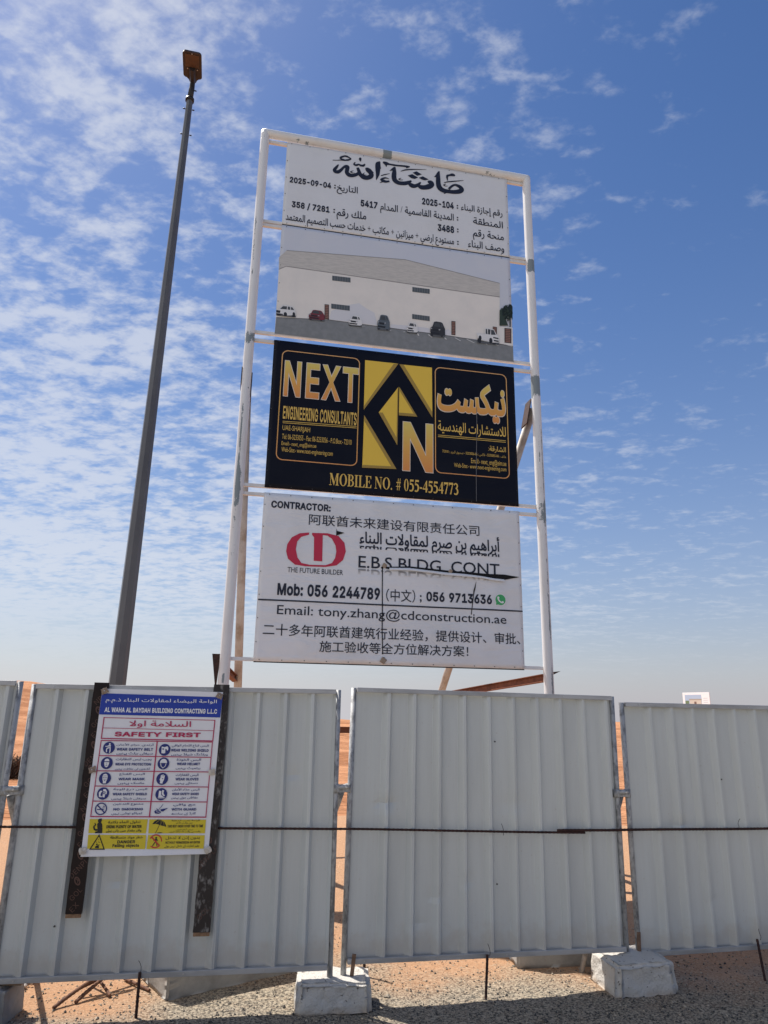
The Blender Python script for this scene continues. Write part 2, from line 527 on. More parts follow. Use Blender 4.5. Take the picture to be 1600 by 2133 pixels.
def disc(cx, cy, r, n=24, hole=None, sx=1.0):
    o = [cw([(cx + r * sx * math.cos(t), cy + r * math.sin(t)) for t in np.linspace(0, 2 * math.pi, n + 1)[:-1]])]
    if hole:
        o.append(cw([(cx + hole * sx * math.cos(t), cy + hole * math.sin(t)) for t in np.linspace(0, 2 * math.pi, n + 1)[:-1]])[::-1])
    return o
INTER = {'0':(119,[[57,-2,44,0,32,6,24,15,17,28,13,44,12,64,13,83,17,99,24,112,33,121,44,127,57,129,70,127,81,121,90,112,96,99,100,83,101,64,100,44,96,28,90,15,81,6,70,0],[57,12,65,14,73,18,78,26,83,36,85,49,86,64,85,79,83,91,78,101,73,109,65,113,57,115,48,113,41,109,35,101,31,91,28,79,27,64,28,49,31,36,35,26,41,18,48,14]]), '1':(119,[[19,0,19,14,98,14,98,0],[69,127,69,0,53,0,53,112,52,112,22,89,22,107,50,127]]), '2':(119,[[16,0,16,12,59,57,75,76,78,82,80,93,79,99,77,105,73,109,68,112,62,114,56,115,49,114,43,112,38,108,32,97,32,90,16,90,18,101,22,111,28,118,36,124,45,128,56,129,67,128,76,124,84,119,90,111,94,103,95,93,95,86,93,79,89,72,84,65,77,56,67,45,38,15,38,14,97,14,97,0]]), '3':(119,[[54,-2,43,-1,33,2,24,7,18,14,13,23,11,33,27,33,29,27,32,22,36,18,41,15,48,13,55,12,62,13,69,15,79,23,81,29,82,36,81,43,79,49,75,54,69,58,61,61,50,62,39,62,39,75,72,112,72,113,17,113,17,127,93,127,93,115,53,70,53,72,66,72,77,69,86,63,93,56,97,46,98,36,97,26,93,17,86,9,77,3,67,-1]]), '4':(119,[[10,26,10,40,62,127,78,127,27,41,103,41,103,26],[70,0,70,79,86,79,86,0]]), '5':(119,[[55,-2,45,-1,35,3,27,8,21,15,17,23,15,33,31,33,32,27,34,22,38,18,43,15,49,13,55,12,63,13,69,16,74,20,79,26,81,33,82,41,81,48,78,55,74,61,69,66,62,68,54,69,48,69,36,65,32,61,17,63,24,127,92,127,92,113,38,113,33,75,34,75,39,79,44,81,51,83,66,83,73,80,80,76,86,71,91,65,95,58,97,50,98,41,96,29,92,19,86,10,77,4,67,0]]), '6':(119,[[57,-2,45,0,36,4,27,10,21,19,17,29,16,40,17,50,20,60,26,71,34,85,63,127,80,127,38,65,36,65,38,69,45,75,49,77,59,79,70,77,79,74,87,68,92,60,96,50,97,39,96,28,92,18,86,10,78,4,68,0],[57,12,64,13,70,16,75,20,79,25,81,32,82,39,81,47,79,53,75,59,70,63,64,65,57,66,50,65,43,63,38,59,34,53,32,47,31,40,32,32,34,25,38,20,43,16,50,13]]), '7':(119,[[24,0,81,112,81,113,16,113,16,127,98,127,98,112,41,0]]), '8':(119,[[57,-2,44,-1,34,3,25,8,19,15,14,24,13,34,14,42,16,49,20,55,25,60,31,64,38,66,38,67,30,70,23,77,19,85,18,95,19,104,23,112,29,119,36,124,46,128,57,129,67,128,77,124,84,119,90,112,94,104,95,95,94,85,90,77,83,70,75,67,75,66,82,64,88,60,93,55,97,49,99,42,100,34,99,24,95,15,88,8,79,3,69,-1],[57,12,64,13,71,15,77,18,81,23,83,28,84,35,83,41,81,47,76,52,71,56,64,58,57,59,49,58,42,56,37,52,32,47,30,41,29,35,30,28,32,23,36,18,42,15,49,13],[57,72,63,73,69,75,73,78,77,83,79,88,80,94,79,100,77,105,73,109,69,112,63,114,57,115,50,114,44,112,40,109,36,105,34,100,33,94,34,88,36,83,40,78,44,75,50,73]]), '9':(119,[[57,129,68,128,78,124,86,117,92,109,96,98,97,87,96,77,93,67,88,56,79,42,50,0,33,0,75,62,77,62,75,58,72,55,68,53,64,50,60,49,54,49,44,50,34,54,27,59,21,67,17,77,16,88,17,99,21,109,27,117,36,124,45,128],[57,115,50,114,44,112,38,107,35,102,32,95,31,88,32,80,38,68,44,64,50,62,57,61,64,62,70,64,75,68,79,74,81,80,82,88,81,95,79,102,75,107,70,112,64,114]]), 'a':(103,[[40,-2,31,-1,24,1,17,5,12,11,9,18,8,27,8,34,11,40,15,45,19,48,25,51,31,53,58,57,63,57,68,61,69,64,67,74,64,78,55,82,49,83,37,81,29,75,25,68,10,73,14,81,20,87,26,91,33,94,41,96,54,96,60,95,66,93,71,90,76,86,81,80,83,72,84,63,84,0,69,0,69,13,63,6,54,0,48,-2],[43,11,50,12,57,15,62,19,66,23,68,29,69,34,69,47,54,43,50,43,34,40,29,38,26,35,24,31,23,26,25,18,28,15,32,13]]), 'b':(112,[[57,-2,49,-1,43,1,38,4,34,8,30,15,28,15,28,0,13,0,13,127,28,127,28,80,30,80,34,86,38,90,43,93,49,95,57,96,68,95,78,90,86,83,92,73,96,61,98,47,96,33,92,21,86,11,78,4,69,-1],[55,12,63,13,70,16,75,22,79,29,81,38,82,47,81,57,79,65,75,72,70,78,63,81,55,82,47,81,40,78,35,73,31,66,29,57,28,47,29,37,31,29,35,22,40,16,47,13]]), 'c':(105,[[52,-2,40,-1,29,4,21,11,14,21,10,33,9,47,10,61,14,73,21,83,29,90,40,95,52,96,59,96,71,92,76,89,81,85,85,80,88,75,90,69,76,65,73,72,56,82,52,82,43,81,36,78,31,72,27,65,25,56,24,47,25,38,27,29,31,22,36,16,43,13,52,12,56,12,64,14,71,19,76,29,91,26,88,19,85,14,81,9,77,5,71,2,59,-2]]), 'd':(112,[[49,-2,38,-1,28,4,20,11,14,21,10,33,9,47,10,61,14,73,20,83,28,90,38,95,49,96,57,95,63,93,68,90,78,80,78,127,93,127,93,0,78,0,78,15,77,15,75,11,68,4,63,1,57,-1],[51,12,59,13,66,16,71,22,75,29,77,37,78,47,77,57,75,66,71,73,66,78,59,81,51,82,43,81,36,78,31,72,27,65,25,57,24,47,25,38,27,29,31,22,36,16,43,13]]), 'e':(107,[[53,-2,40,-1,29,4,20,11,14,21,10,33,9,47,10,60,14,72,20,82,29,90,39,95,51,96,66,94,73,90,80,85,85,79,89,70,92,60,93,48,93,42,19,42,19,55,84,55,77,51,77,59,71,74,66,78,59,82,51,83,43,81,37,78,31,74,27,67,25,60,24,53,24,44,25,35,28,27,32,20,38,15,45,12,59,12,68,15,74,22,76,26,91,23,88,16,84,10,78,5,71,1,62,-1]]), 'f':(69,[[57,95,57,82,2,82,2,95],[20,0,20,108,21,115,24,121,28,126,34,130,40,132,56,132,61,130,57,117,43,118,39,115,36,111,35,105,35,0]]), 'g':(112,[[52,-38,42,-37,33,-35,26,-32,21,-28,16,-23,13,-17,25,-10,30,-16,34,-20,44,-24,52,-24,62,-23,71,-19,76,-12,78,-1,78,17,74,14,72,10,63,4,57,2,49,1,38,3,28,7,20,13,14,23,10,34,9,48,10,62,14,73,20,83,28,90,38,95,49,96,57,95,63,93,68,90,78,80,78,95,93,95,93,-2,92,-13,88,-22,81,-29,73,-34,63,-37],[51,15,59,16,66,19,71,24,75,30,77,38,78,48,77,58,75,66,71,73,66,78,59,81,51,82,43,81,36,78,31,73,27,66,25,57,24,48,25,39,27,31,31,24,36,19,43,16]]), 'h':(109,[[28,57,28,0,13,0,13,127,28,127,28,72,26,72,31,83,38,91,47,95,57,96,66,95,74,92,80,87,85,80,88,71,89,60,89,0,74,0,74,59,73,69,68,76,61,81,52,82,46,82,35,76,32,71,29,64]]), 'i':(48,[[13,0,13,95,28,95,28,0],[17,111,13,114,11,117,10,121,11,125,13,128,17,130,21,131,25,130,31,125,32,121,31,117,25,111]]), 'j':(48,[[13,95,28,95,28,-16,25,-23,22,-28,16,-32,9,-35,-2,-36,-2,-22,6,-21,10,-18,12,-13,13,-7],[17,111,13,114,11,117,10,121,11,125,13,128,17,130,21,131,25,130,31,125,31,117,25,111]]), 'k':(101,[[27,34,27,53,30,53,71,95,90,95,46,50,44,50],[13,0,13,127,28,127,28,0],[73,0,37,46,48,57,93,0]]), 'l':(53,[[35,-1,25,1,18,5,14,12,13,21,13,127,28,127,28,25,30,16,32,14,42,14,45,1]]), 'm':(158,[[13,0,13,95,28,95,28,74,27,74,29,81,33,86,38,91,43,94,49,96,55,97,64,95,72,90,77,83,80,74,78,74,80,80,84,86,89,90,95,94,102,96,109,97,117,96,124,93,130,88,135,82,138,74,139,64,139,0,124,0,124,63,122,72,118,78,112,82,105,83,99,82,94,80,89,77,86,73,84,68,84,0,69,0,69,65,67,72,63,78,57,81,50,83,44,82,39,80,35,77,31,72,29,67,28,59,28,0]]), 'n':(108,[[28,57,28,0,13,0,13,95,28,95,28,72,26,72,31,83,38,91,47,95,57,96,66,95,74,92,80,87,85,80,88,71,89,60,89,0,74,0,74,59,73,69,68,76,61,81,52,82,46,82,35,76,32,71,29,64]]), 'o':(110,[[52,-2,40,-1,29,4,21,11,14,21,10,33,9,47,10,61,14,73,21,83,29,90,40,95,52,96,64,95,75,90,83,83,90,73,94,61,95,47,94,33,90,21,83,11,75,4,64,-1],[52,12,61,13,68,16,73,22,77,29,79,38,80,47,79,56,77,65,73,72,68,78,61,81,52,82,43,81,36,78,31,72,27,65,25,56,24,47,25,38,27,29,31,22,36,16,43,13]]), 'p':(112,[[13,-36,13,95,28,95,28,80,30,80,34,86,38,90,43,93,49,95,57,96,68,95,78,90,86,83,92,73,96,61,98,47,96,33,92,21,86,11,78,4,69,-1,57,-2,49,-1,43,1,38,4,34,8,30,15,28,15,28,-36],[55,12,63,13,70,16,75,22,79,29,81,38,82,47,81,57,79,65,75,72,70,78,63,81,55,82,47,81,40,78,35,73,31,66,29,57,28,47,29,37,31,29,35,22,40,16,47,13]]), 'q':(112,[[93,-36,78,-36,78,15,77,15,72,8,68,4,63,1,57,-1,49,-2,38,-1,28,4,20,11,14,21,10,33,9,47,10,61,14,73,20,83,28,90,38,95,49,96,57,95,63,93,68,90,78,80,78,95,93,95],[51,12,59,13,66,16,71,22,75,29,77,37,78,47,77,57,75,66,71,73,66,78,59,81,51,82,43,81,36,78,31,72,27,65,25,57,24,47,25,38,27,29,31,22,36,16,43,13]]), 'r':(71,[[13,0,13,95,28,95,28,80,29,80,32,87,38,92,45,95,61,96,61,81,45,81,40,79,35,75,31,71,29,65,28,59,28,0]]), 's':(97,[[45,-2,36,-1,28,1,21,4,15,9,11,16,9,24,23,27,26,20,31,15,37,12,45,11,54,12,61,16,66,20,67,26,66,30,64,34,59,37,53,39,37,43,26,46,18,52,13,59,12,68,13,76,16,83,22,88,29,93,37,95,47,96,56,95,63,93,70,90,75,85,81,72,67,69,65,74,61,79,55,82,47,83,39,82,33,79,29,75,27,69,28,65,31,61,36,58,57,52,69,48,77,43,81,36,83,27,82,19,78,12,72,6,65,2,56,-1]]), 't':(63,[[51,95,51,82,2,82,2,95],[16,118,31,118,31,24,32,19,34,15,37,13,43,12,50,13,53,0,42,-1,31,1,23,5,18,13,16,23]]), 'u':(109,[[46,-1,37,0,29,3,22,8,17,15,14,24,13,35,13,95,28,95,28,36,30,26,34,19,41,14,50,13,56,13,62,15,67,19,71,24,73,31,74,38,74,95,89,95,89,0,75,0,75,23,77,23,71,12,64,4,56,0]]), 'v':(103,[[41,0,4,95,21,95,41,39,47,22,51,5,46,5,48,13,51,22,53,30,56,39,76,95,93,95,57,0]]), 'w':(148,[[34,0,6,95,22,95,33,53,36,44,38,34,41,23,44,10,41,10,44,22,46,34,52,53,63,95,79,95,90,53,93,44,95,34,98,23,101,10,98,10,101,23,103,34,106,44,108,53,120,95,136,95,107,0,92,0,74,63,73,70,69,84,73,84,67,63,66,56,62,43,50,0]]), 'x':(101,[[5,0,43,55,43,43,7,95,25,95,37,76,41,70,48,57,52,51,44,51,47,57,51,63,54,70,58,76,70,95,88,95,52,42,52,54,89,0,72,0,58,21,54,28,50,34,47,40,43,45,51,45,45,34,41,28,37,21,23,0]]), 'y':(103,[[12,-35,15,-21,18,-22,26,-22,29,-21,33,-18,38,-9,41,0,4,95,21,95,41,39,47,22,51,5,46,5,48,13,51,22,53,30,56,39,76,95,93,95,51,-15,48,-21,44,-27,40,-31,35,-34,29,-36]]), 'z':(101,[[10,0,10,11,64,80,64,81,12,81,12,95,83,95,83,83,31,15,31,14,85,14,85,0]]), 'A':(126,[[4,0,50,127,69,127,116,0,99,0,72,76,69,83,66,93,62,105,58,120,61,120,57,105,53,93,48,76,21,0],[27,36,27,50,92,50,92,36]]), 'B':(120,[[15,0,15,127,60,127,72,126,82,123,90,117,95,110,98,102,100,93,99,86,97,80,93,75,89,71,79,67,79,66,85,64,91,61,96,57,101,51,104,43,104,34,103,25,100,17,94,10,86,4,75,1,62,0],[31,14,61,14,74,16,82,20,87,26,89,34,88,40,86,46,82,51,70,57,62,58,31,58],[31,71,59,71,66,72,72,74,77,77,81,82,83,87,84,93,83,101,78,107,71,111,60,113,31,113]]), 'C':(134,[[67,-2,51,0,38,6,26,16,17,29,12,45,10,64,12,82,17,98,26,111,38,121,51,127,67,129,76,128,85,126,93,123,101,118,107,112,112,105,116,96,118,87,102,87,100,93,97,99,94,103,89,107,84,110,73,114,67,114,56,112,46,108,38,101,31,91,27,78,26,64,27,49,31,36,38,26,46,19,56,15,67,13,79,15,84,17,89,20,94,24,100,34,102,40,118,40,116,31,112,23,107,16,101,9,85,1,76,-1]]), 'D':(132,[[55,0,24,0,24,14,54,14,68,16,79,20,88,27,95,37,99,49,100,64,99,78,95,90,89,100,80,107,69,111,55,113,23,113,23,127,56,127,74,125,88,120,100,110,108,98,114,82,115,64,114,45,108,30,100,17,88,8,73,2],[31,127,31,0,15,0,15,127]]), 'E':(111,[[15,0,15,127,93,127,93,113,31,113,31,71,89,71,89,57,31,57,31,14,94,14,94,0]]), 'F':(109,[[15,0,15,127,92,127,92,113,31,113,31,70,87,70,87,55,31,55,31,0]]), 'G':(136,[[67,-2,51,0,37,6,26,16,17,29,12,45,10,64,12,82,17,98,26,111,37,121,51,127,66,129,76,128,85,126,93,122,101,117,107,111,112,104,116,96,119,87,102,87,100,93,97,98,93,103,89,107,84,110,79,112,66,114,56,112,46,108,38,101,31,91,27,78,26,64,27,49,31,36,38,26,46,19,56,15,67,13,77,14,86,18,94,23,99,31,103,40,104,51,109,50,71,50,71,64,119,64,119,50,118,35,113,23,105,12,94,5,82,0]]), 'H':(135,[[15,0,15,127,31,127,31,72,98,72,98,127,114,127,114,0,98,0,98,58,31,58,31,0]]), 'I':(81,[[8,0,8,14,30,14,30,113,8,113,8,127,67,127,67,113,46,113,46,14,67,14,67,0]]), 'J':(105,[[46,-2,31,1,19,8,11,20,8,36,8,43,24,43,24,36,26,26,30,19,37,14,46,12,55,14,62,19,66,26,68,36,68,127,84,127,84,36,81,20,74,8,61,1]]), 'K':(123,[[26,36,26,54,30,60,35,65,39,71,44,76,48,81,53,86,91,127,112,127,58,69,57,69],[15,0,15,127,31,127,31,0],[93,0,47,65,57,77,112,0]]), 'L':(104,[[15,0,15,127,31,127,31,14,90,14,90,0]]), 'M':(163,[[15,0,15,127,38,127,69,47,72,40,73,35,75,31,76,26,78,21,80,12,77,12,79,21,81,25,82,30,88,47,119,127,142,127,142,0,126,0,126,98,127,103,127,114,128,114,120,91,119,85,114,73,85,0,72,0,43,73,41,76,28,114,30,114,30,0]]), 'N':(137,[[15,0,15,127,34,127,86,46,88,42,91,38,97,27,103,14,101,13,101,20,100,27,100,127,116,127,116,0,97,0,51,73,47,77,32,103,27,113,30,113,30,104,31,96,31,0]]), 'O':(139,[[67,-2,51,0,38,6,26,16,17,29,12,45,10,64,12,82,17,98,26,111,38,121,51,127,67,129,82,127,96,121,107,111,116,98,121,82,123,64,121,45,116,29,107,16,96,6,82,0],[67,13,78,15,87,19,96,26,102,36,106,49,108,64,106,79,102,91,96,101,87,108,78,113,67,114,56,112,46,108,38,101,31,91,27,79,26,64,27,49,31,36,38,26,46,19,56,15]]), 'P':(117,[[15,0,15,127,59,127,72,126,83,122,91,116,97,107,101,98,102,87,101,76,97,66,91,58,83,52,72,48,59,46,27,46,27,61,67,61,74,64,80,68,83,73,85,80,86,87,85,94,83,100,80,106,74,110,67,112,58,113,31,113,31,0]]), 'Q':(139,[[61,40,78,40,92,21,96,16,117,-12,100,-12],[67,-2,51,0,38,6,26,16,17,29,12,45,10,64,12,82,17,98,26,111,38,121,51,127,67,129,82,127,96,121,107,111,116,98,121,82,123,64,121,45,116,29,107,16,96,6,82,0],[67,13,78,15,87,19,96,26,102,36,106,49,108,64,106,79,102,91,96,101,87,108,78,113,67,114,56,112,46,108,38,101,31,91,27,79,26,64,27,49,31,36,38,26,46,19,56,15]]), 'R':(118,[[15,0,15,127,59,127,72,126,83,122,92,116,98,108,101,99,102,88,101,77,98,68,92,60,83,54,72,51,59,49,24,49,24,64,67,64,80,70,86,81,86,95,80,106,74,110,67,112,58,113,31,113,31,0],[88,0,58,57,76,57,107,0]]), 'S':(118,[[56,-2,43,-1,32,2,23,8,16,15,12,24,10,34,26,34,28,27,31,22,36,18,42,15,48,13,56,12,64,13,71,15,78,18,82,23,85,28,86,35,86,40,83,45,68,54,46,60,32,65,22,72,15,82,13,93,14,103,19,112,26,119,34,124,45,128,57,129,69,128,79,124,88,119,94,112,99,104,100,94,84,94,82,103,76,109,67,113,56,115,49,114,42,112,36,109,32,105,30,100,29,94,30,88,33,83,42,77,53,73,66,70,78,66,84,63,90,59,95,55,99,49,101,43,102,35,101,25,97,16,90,8,81,3,69,-1]]), 'T':(118,[[8,113,8,127,104,127,104,113,64,113,64,0,48,0,48,113]]), 'U':(135,[[65,-2,51,-1,38,4,29,11,21,20,17,31,15,43,15,127,31,127,31,45,32,36,35,28,40,22,47,17,55,14,65,13,74,14,83,17,89,22,94,28,97,36,98,45,98,127,114,127,114,43,113,31,108,20,101,11,91,4,79,-1]]), 'V':(126,[[51,0,4,127,21,127,48,52,51,44,54,34,58,22,62,8,59,8,63,23,70,44,72,52,99,127,116,127,69,0]]), 'W':(178,[[39,0,4,127,21,127,41,49,42,43,44,36,45,30,47,23,49,10,47,10,49,17,51,30,53,36,54,43,56,49,77,127,95,127,115,49,119,36,120,30,122,23,124,10,122,10,123,17,125,23,126,30,128,36,129,43,131,49,151,127,167,127,133,0,114,0,92,81,84,119,87,119,86,108,82,90,79,81,58,0]]), 'X':(125,[[5,0,54,71,54,59,7,127,26,127,44,100,48,95,54,86,61,73,58,73,65,86,71,95,75,100,93,127,112,127,65,60,65,72,114,0,95,0,73,32,67,41,65,45,62,49,58,58,61,58,59,53,56,49,52,41,45,32,23,0]]), 'Y':(124,[[51,0,51,52,4,127,23,127,48,86,52,79,56,73,62,58,56,58,59,66,63,73,66,80,70,86,95,127,114,127,67,52,67,0]]), 'Z':(116,[[10,0,10,12,68,96,72,102,81,113,85,119,87,114,79,113,10,113,10,127,99,127,99,115,42,32,38,26,33,20,29,14,24,8,23,14,100,14,100,0]]), ':':(53,[[24,-1,19,0,16,2,13,6,12,10,13,15,19,21,24,22,28,21,32,18,34,15,35,10,34,6,32,2,28,0],[24,68,19,69,16,71,13,75,12,79,13,83,19,90,28,90,32,87,34,83,35,79,34,75,32,71,28,69]]), '-':(119,[[84,61,84,47,29,47,29,61]]), '.':(53,[[24,-1,19,0,16,2,13,6,12,10,13,15,19,21,24,22,28,21,32,18,34,15,35,10,34,6,32,2,28,0]]), '/':(68,[[59,133,18,-19,4,-19,45,133]]), ';':(53,[[9,-30,17,18,34,18,21,-30],[26,68,21,69,18,71,15,75,14,79,15,83,21,90,30,90,34,87,36,83,37,79,36,75,34,71,30,69]]), ',':(53,[[9,-30,17,18,34,18,21,-30]])}

# letters with thick and thin strokes and serifs for the gold phone line (same unit as INTER)


def _rc(x0, y0, x1, y1):
    return [x0, y0, x0, y1, x1, y1, x1, y0]


def _el(cx, cy, rx, ry, rev=False, a0=0, a1=360, n=22):
    p = [(cx + rx * math.cos(R(a0 + (a1 - a0) * k / n)), cy + ry * math.sin(R(a0 + (a1 - a0) * k / n))) for k in range(n + (a1 - a0 < 360))]
    p = cw(p)
    if rev:
        p = p[::-1]
    return [c for q in p for c in q]


def _pg(*c):
    p = cw([(c[i], c[i + 1]) for i in range(0, len(c), 2)])
    return [v for q in p for v in q]


SERIF = {
    'I': (90, [_rc(24, 0, 60, 182), _rc(4, 0, 80, 10), _rc(4, 172, 80, 182)]),
    'L': (150, [_rc(24, 0, 60, 182), _rc(4, 172, 82, 182), _rc(4, 0, 140, 10), _pg(112, 10, 136, 56, 144, 56, 140, 0)]),
    'E': (154, [_rc(24, 0, 60, 182), _rc(4, 172, 140, 182), _rc(4, 0, 144, 10), _rc(58, 88, 104, 98), _rc(99, 66, 107, 120), _pg(112, 172, 132, 136, 140, 136, 140, 182), _pg(114, 10, 138, 52, 147, 52, 144, 0)]),
    'N': (184, [_rc(26, 0, 37, 182), _rc(143, 0, 154, 182), _pg(10, 182, 56, 182, 154, 30, 154, -3, 142, -3), _rc(4, 0, 60, 10), _rc(120, 172, 176, 182)]),
    'M': (226, [_rc(28, 0, 38, 182), _rc(164, 0, 200, 182), _pg(10, 182, 62, 182, 118, 48, 106, 0), _pg(106, 0, 118, 48, 166, 182, 180, 182, 112, 0), _rc(4, 0, 62, 10), _rc(146, 0, 218, 10), _rc(172, 172, 218, 182)]),
    'O': (182, [_el(90, 91, 84, 94), _el(90, 91, 46, 84, True)]),
    'B': (160, [_rc(24, 0, 60, 182), _rc(4, 0, 70, 10), _rc(4, 172, 70, 182), _pg(*([58, 182] + [v for k in range(13) for v in (78 + 58 * math.sin(R(180 * k / 12)), 136.5 + 45.5 * math.cos(R(180 * k / 12)))] + [58, 91])), [v for q in cw([(60, 172), *[(72 + 32 * math.sin(R(180 * k / 12)), 136.5 + 35.5 * math.cos(R(180 * k / 12))) for k in range(13)], (60, 101)])[::-1] for v in q],
                _pg(*([58, 99] + [v for k in range(13) for v in (80 + 70 * math.sin(R(180 * k / 12)), 49.5 + 49.5 * math.cos(R(180 * k / 12)))] + [58, 0])), [v for q in cw([(60, 91), *[(74 + 40 * math.sin(R(180 * k / 12)), 50 + 40 * math.cos(R(180 * k / 12))) for k in range(13)], (60, 10)])[::-1] for v in q]]),
    '#': (130, [_pg(36, 0, 50, 0, 74, 182, 60, 182), _pg(78, 0, 92, 0, 116, 182, 102, 182), _rc(14, 52, 116, 66), _rc(20, 112, 122, 126)]),
}


def _sk(*t):
    return [[c for q in o for c in q] for o in stroke_outline([(t[i], t[i + 1], t[i + 2]) for i in range(0, len(t), 3)])]


SERIF.update({
    '0': (122, [_el(60, 91, 52, 95), _el(60, 91, 23, 86, True)]),
    '4': (126, [_pg(2, 44, 88, 182, 106, 182, 106, 0, 72, 0, 72, 44), [22, 60, 72, 60, 72, 138], _rc(2, 42, 122, 62)]),
    '5': (122, [_rc(26, 152, 108, 182), _pg(26, 182, 40, 182, 34, 116, 18, 100)] + _sk(22, 104, 16, 56, 114, 24, 90, 90, 32, 96, 56, 34, 82, 22, 30, 48, 6, 20, 14, 16, 26)),
    '7': (120, [_rc(8, 150, 112, 182), _pg(112, 182, 62, 0, 32, 0, 90, 160), _rc(8, 126, 18, 182)]),
    '3': (122, _sk(14, 148, 24, 34, 170, 20, 62, 172, 20, 88, 148, 32, 80, 116, 28, 50, 98, 14) + _sk(50, 98, 14, 84, 84, 30, 96, 50, 34, 80, 16, 28, 44, 6, 20, 14, 18, 28)),
    '-': (74, [_rc(8, 50, 64, 74)]), '.': (56, [_el(26, 14, 16, 16)]),
})
TEXT_PERMIT = [('2025-09-04', 'I', 0, 'ink', [0.062, 0.626, 0.592, 0.715]),
 (':', 'I', 0, 'ink', [0.63, 0.637, 0.652, 0.6970]),
 ('ﺦﻳﺭﺎﺘﻟﺍ', 'B', 0.012, 'ink', [0.666, 0.62, 0.939, 0.715], 'base'),
 ('2025-104', 'I', 0, 'ink', [1.797, 0.607, 2.232, 0.713]),
 (':', 'I', 0, 'ink', [2.272, 0.624, 2.2939, 0.6839]),
 ('ﺀﺎﻨﺒﻟﺍ ﺓﺯﺎﺟﺇ ﻢﻗﺭ', 'B', 0.012, 'ink', [2.332, 0.62, 2.916, 0.715], 'base'),
 ('5417', 'I', 0, 'ink', [0.981, 0.43, 1.203, 0.532]),
 ('ﻡﺍﺪﻤﻟﺍ / ﺔﻴﻤﺳﺎﻘﻟﺍ ﺔﻨﻳﺪﻤﻟﺍ', 'B', 0.012, 'ink', [1.24, 0.43, 2.23, 0.532], 'base'),
 (':', 'I', 0, 'ink', [2.272, 0.438, 2.2939, 0.498]),
 ('ﺔﻘﻄﻨﻤﻟﺍ', 'B', 0.012, 'ink', [2.498, 0.43, 2.917, 0.532], 'base'),
 ('358 / 7281', 'I', 0, 'ink', [0.106, 0.25, 0.585, 0.356]),
 (':', 'I', 0, 'ink', [0.633, 0.27, 0.655, 0.33]),
 ('ﻢﻗﺭ ﻚﻠﻣ', 'B', 0.012, 'ink', [0.677, 0.243, 1.06, 0.349], 'base'),
 ('3488', 'I', 0, 'ink', [2.01, 0.235, 2.233, 0.342]),
 (':', 'I', 0, 'ink', [2.273, 0.257, 2.295, 0.317]),
 ('ﻢﻗﺭ ﺔﺤﻨﻣ', 'B', 0.012, 'ink', [2.492, 0.243, 2.924, 0.349], 'base'),
 (':', 'I', 0, 'ink', [2.273, 0.069, 2.295, 0.129]),
 ('ﺀﺎﻨﺒﻟﺍ ﻒﺻﻭ', 'B', 0.012, 'ink', [2.423, 0.066, 2.923, 0.17], 'base'),
 ('ﺪﻤﺘﻌﻤﻟﺍ ﻢﻴﻤﺼﺘﻟﺍ ﺐﺴﺣ ﺕﺎﻣﺪﺧ + ﺐﺗﺎﻜﻣ + ﻦﻴﻧﺍﺰﻴﻣ + ﻲﺿﺭﺍ ﻉﺩﻮﺘﺴﻣ', 'B', 0.012, 'ink', [0.042, 0.066, 2.231, 0.17], 'base')]
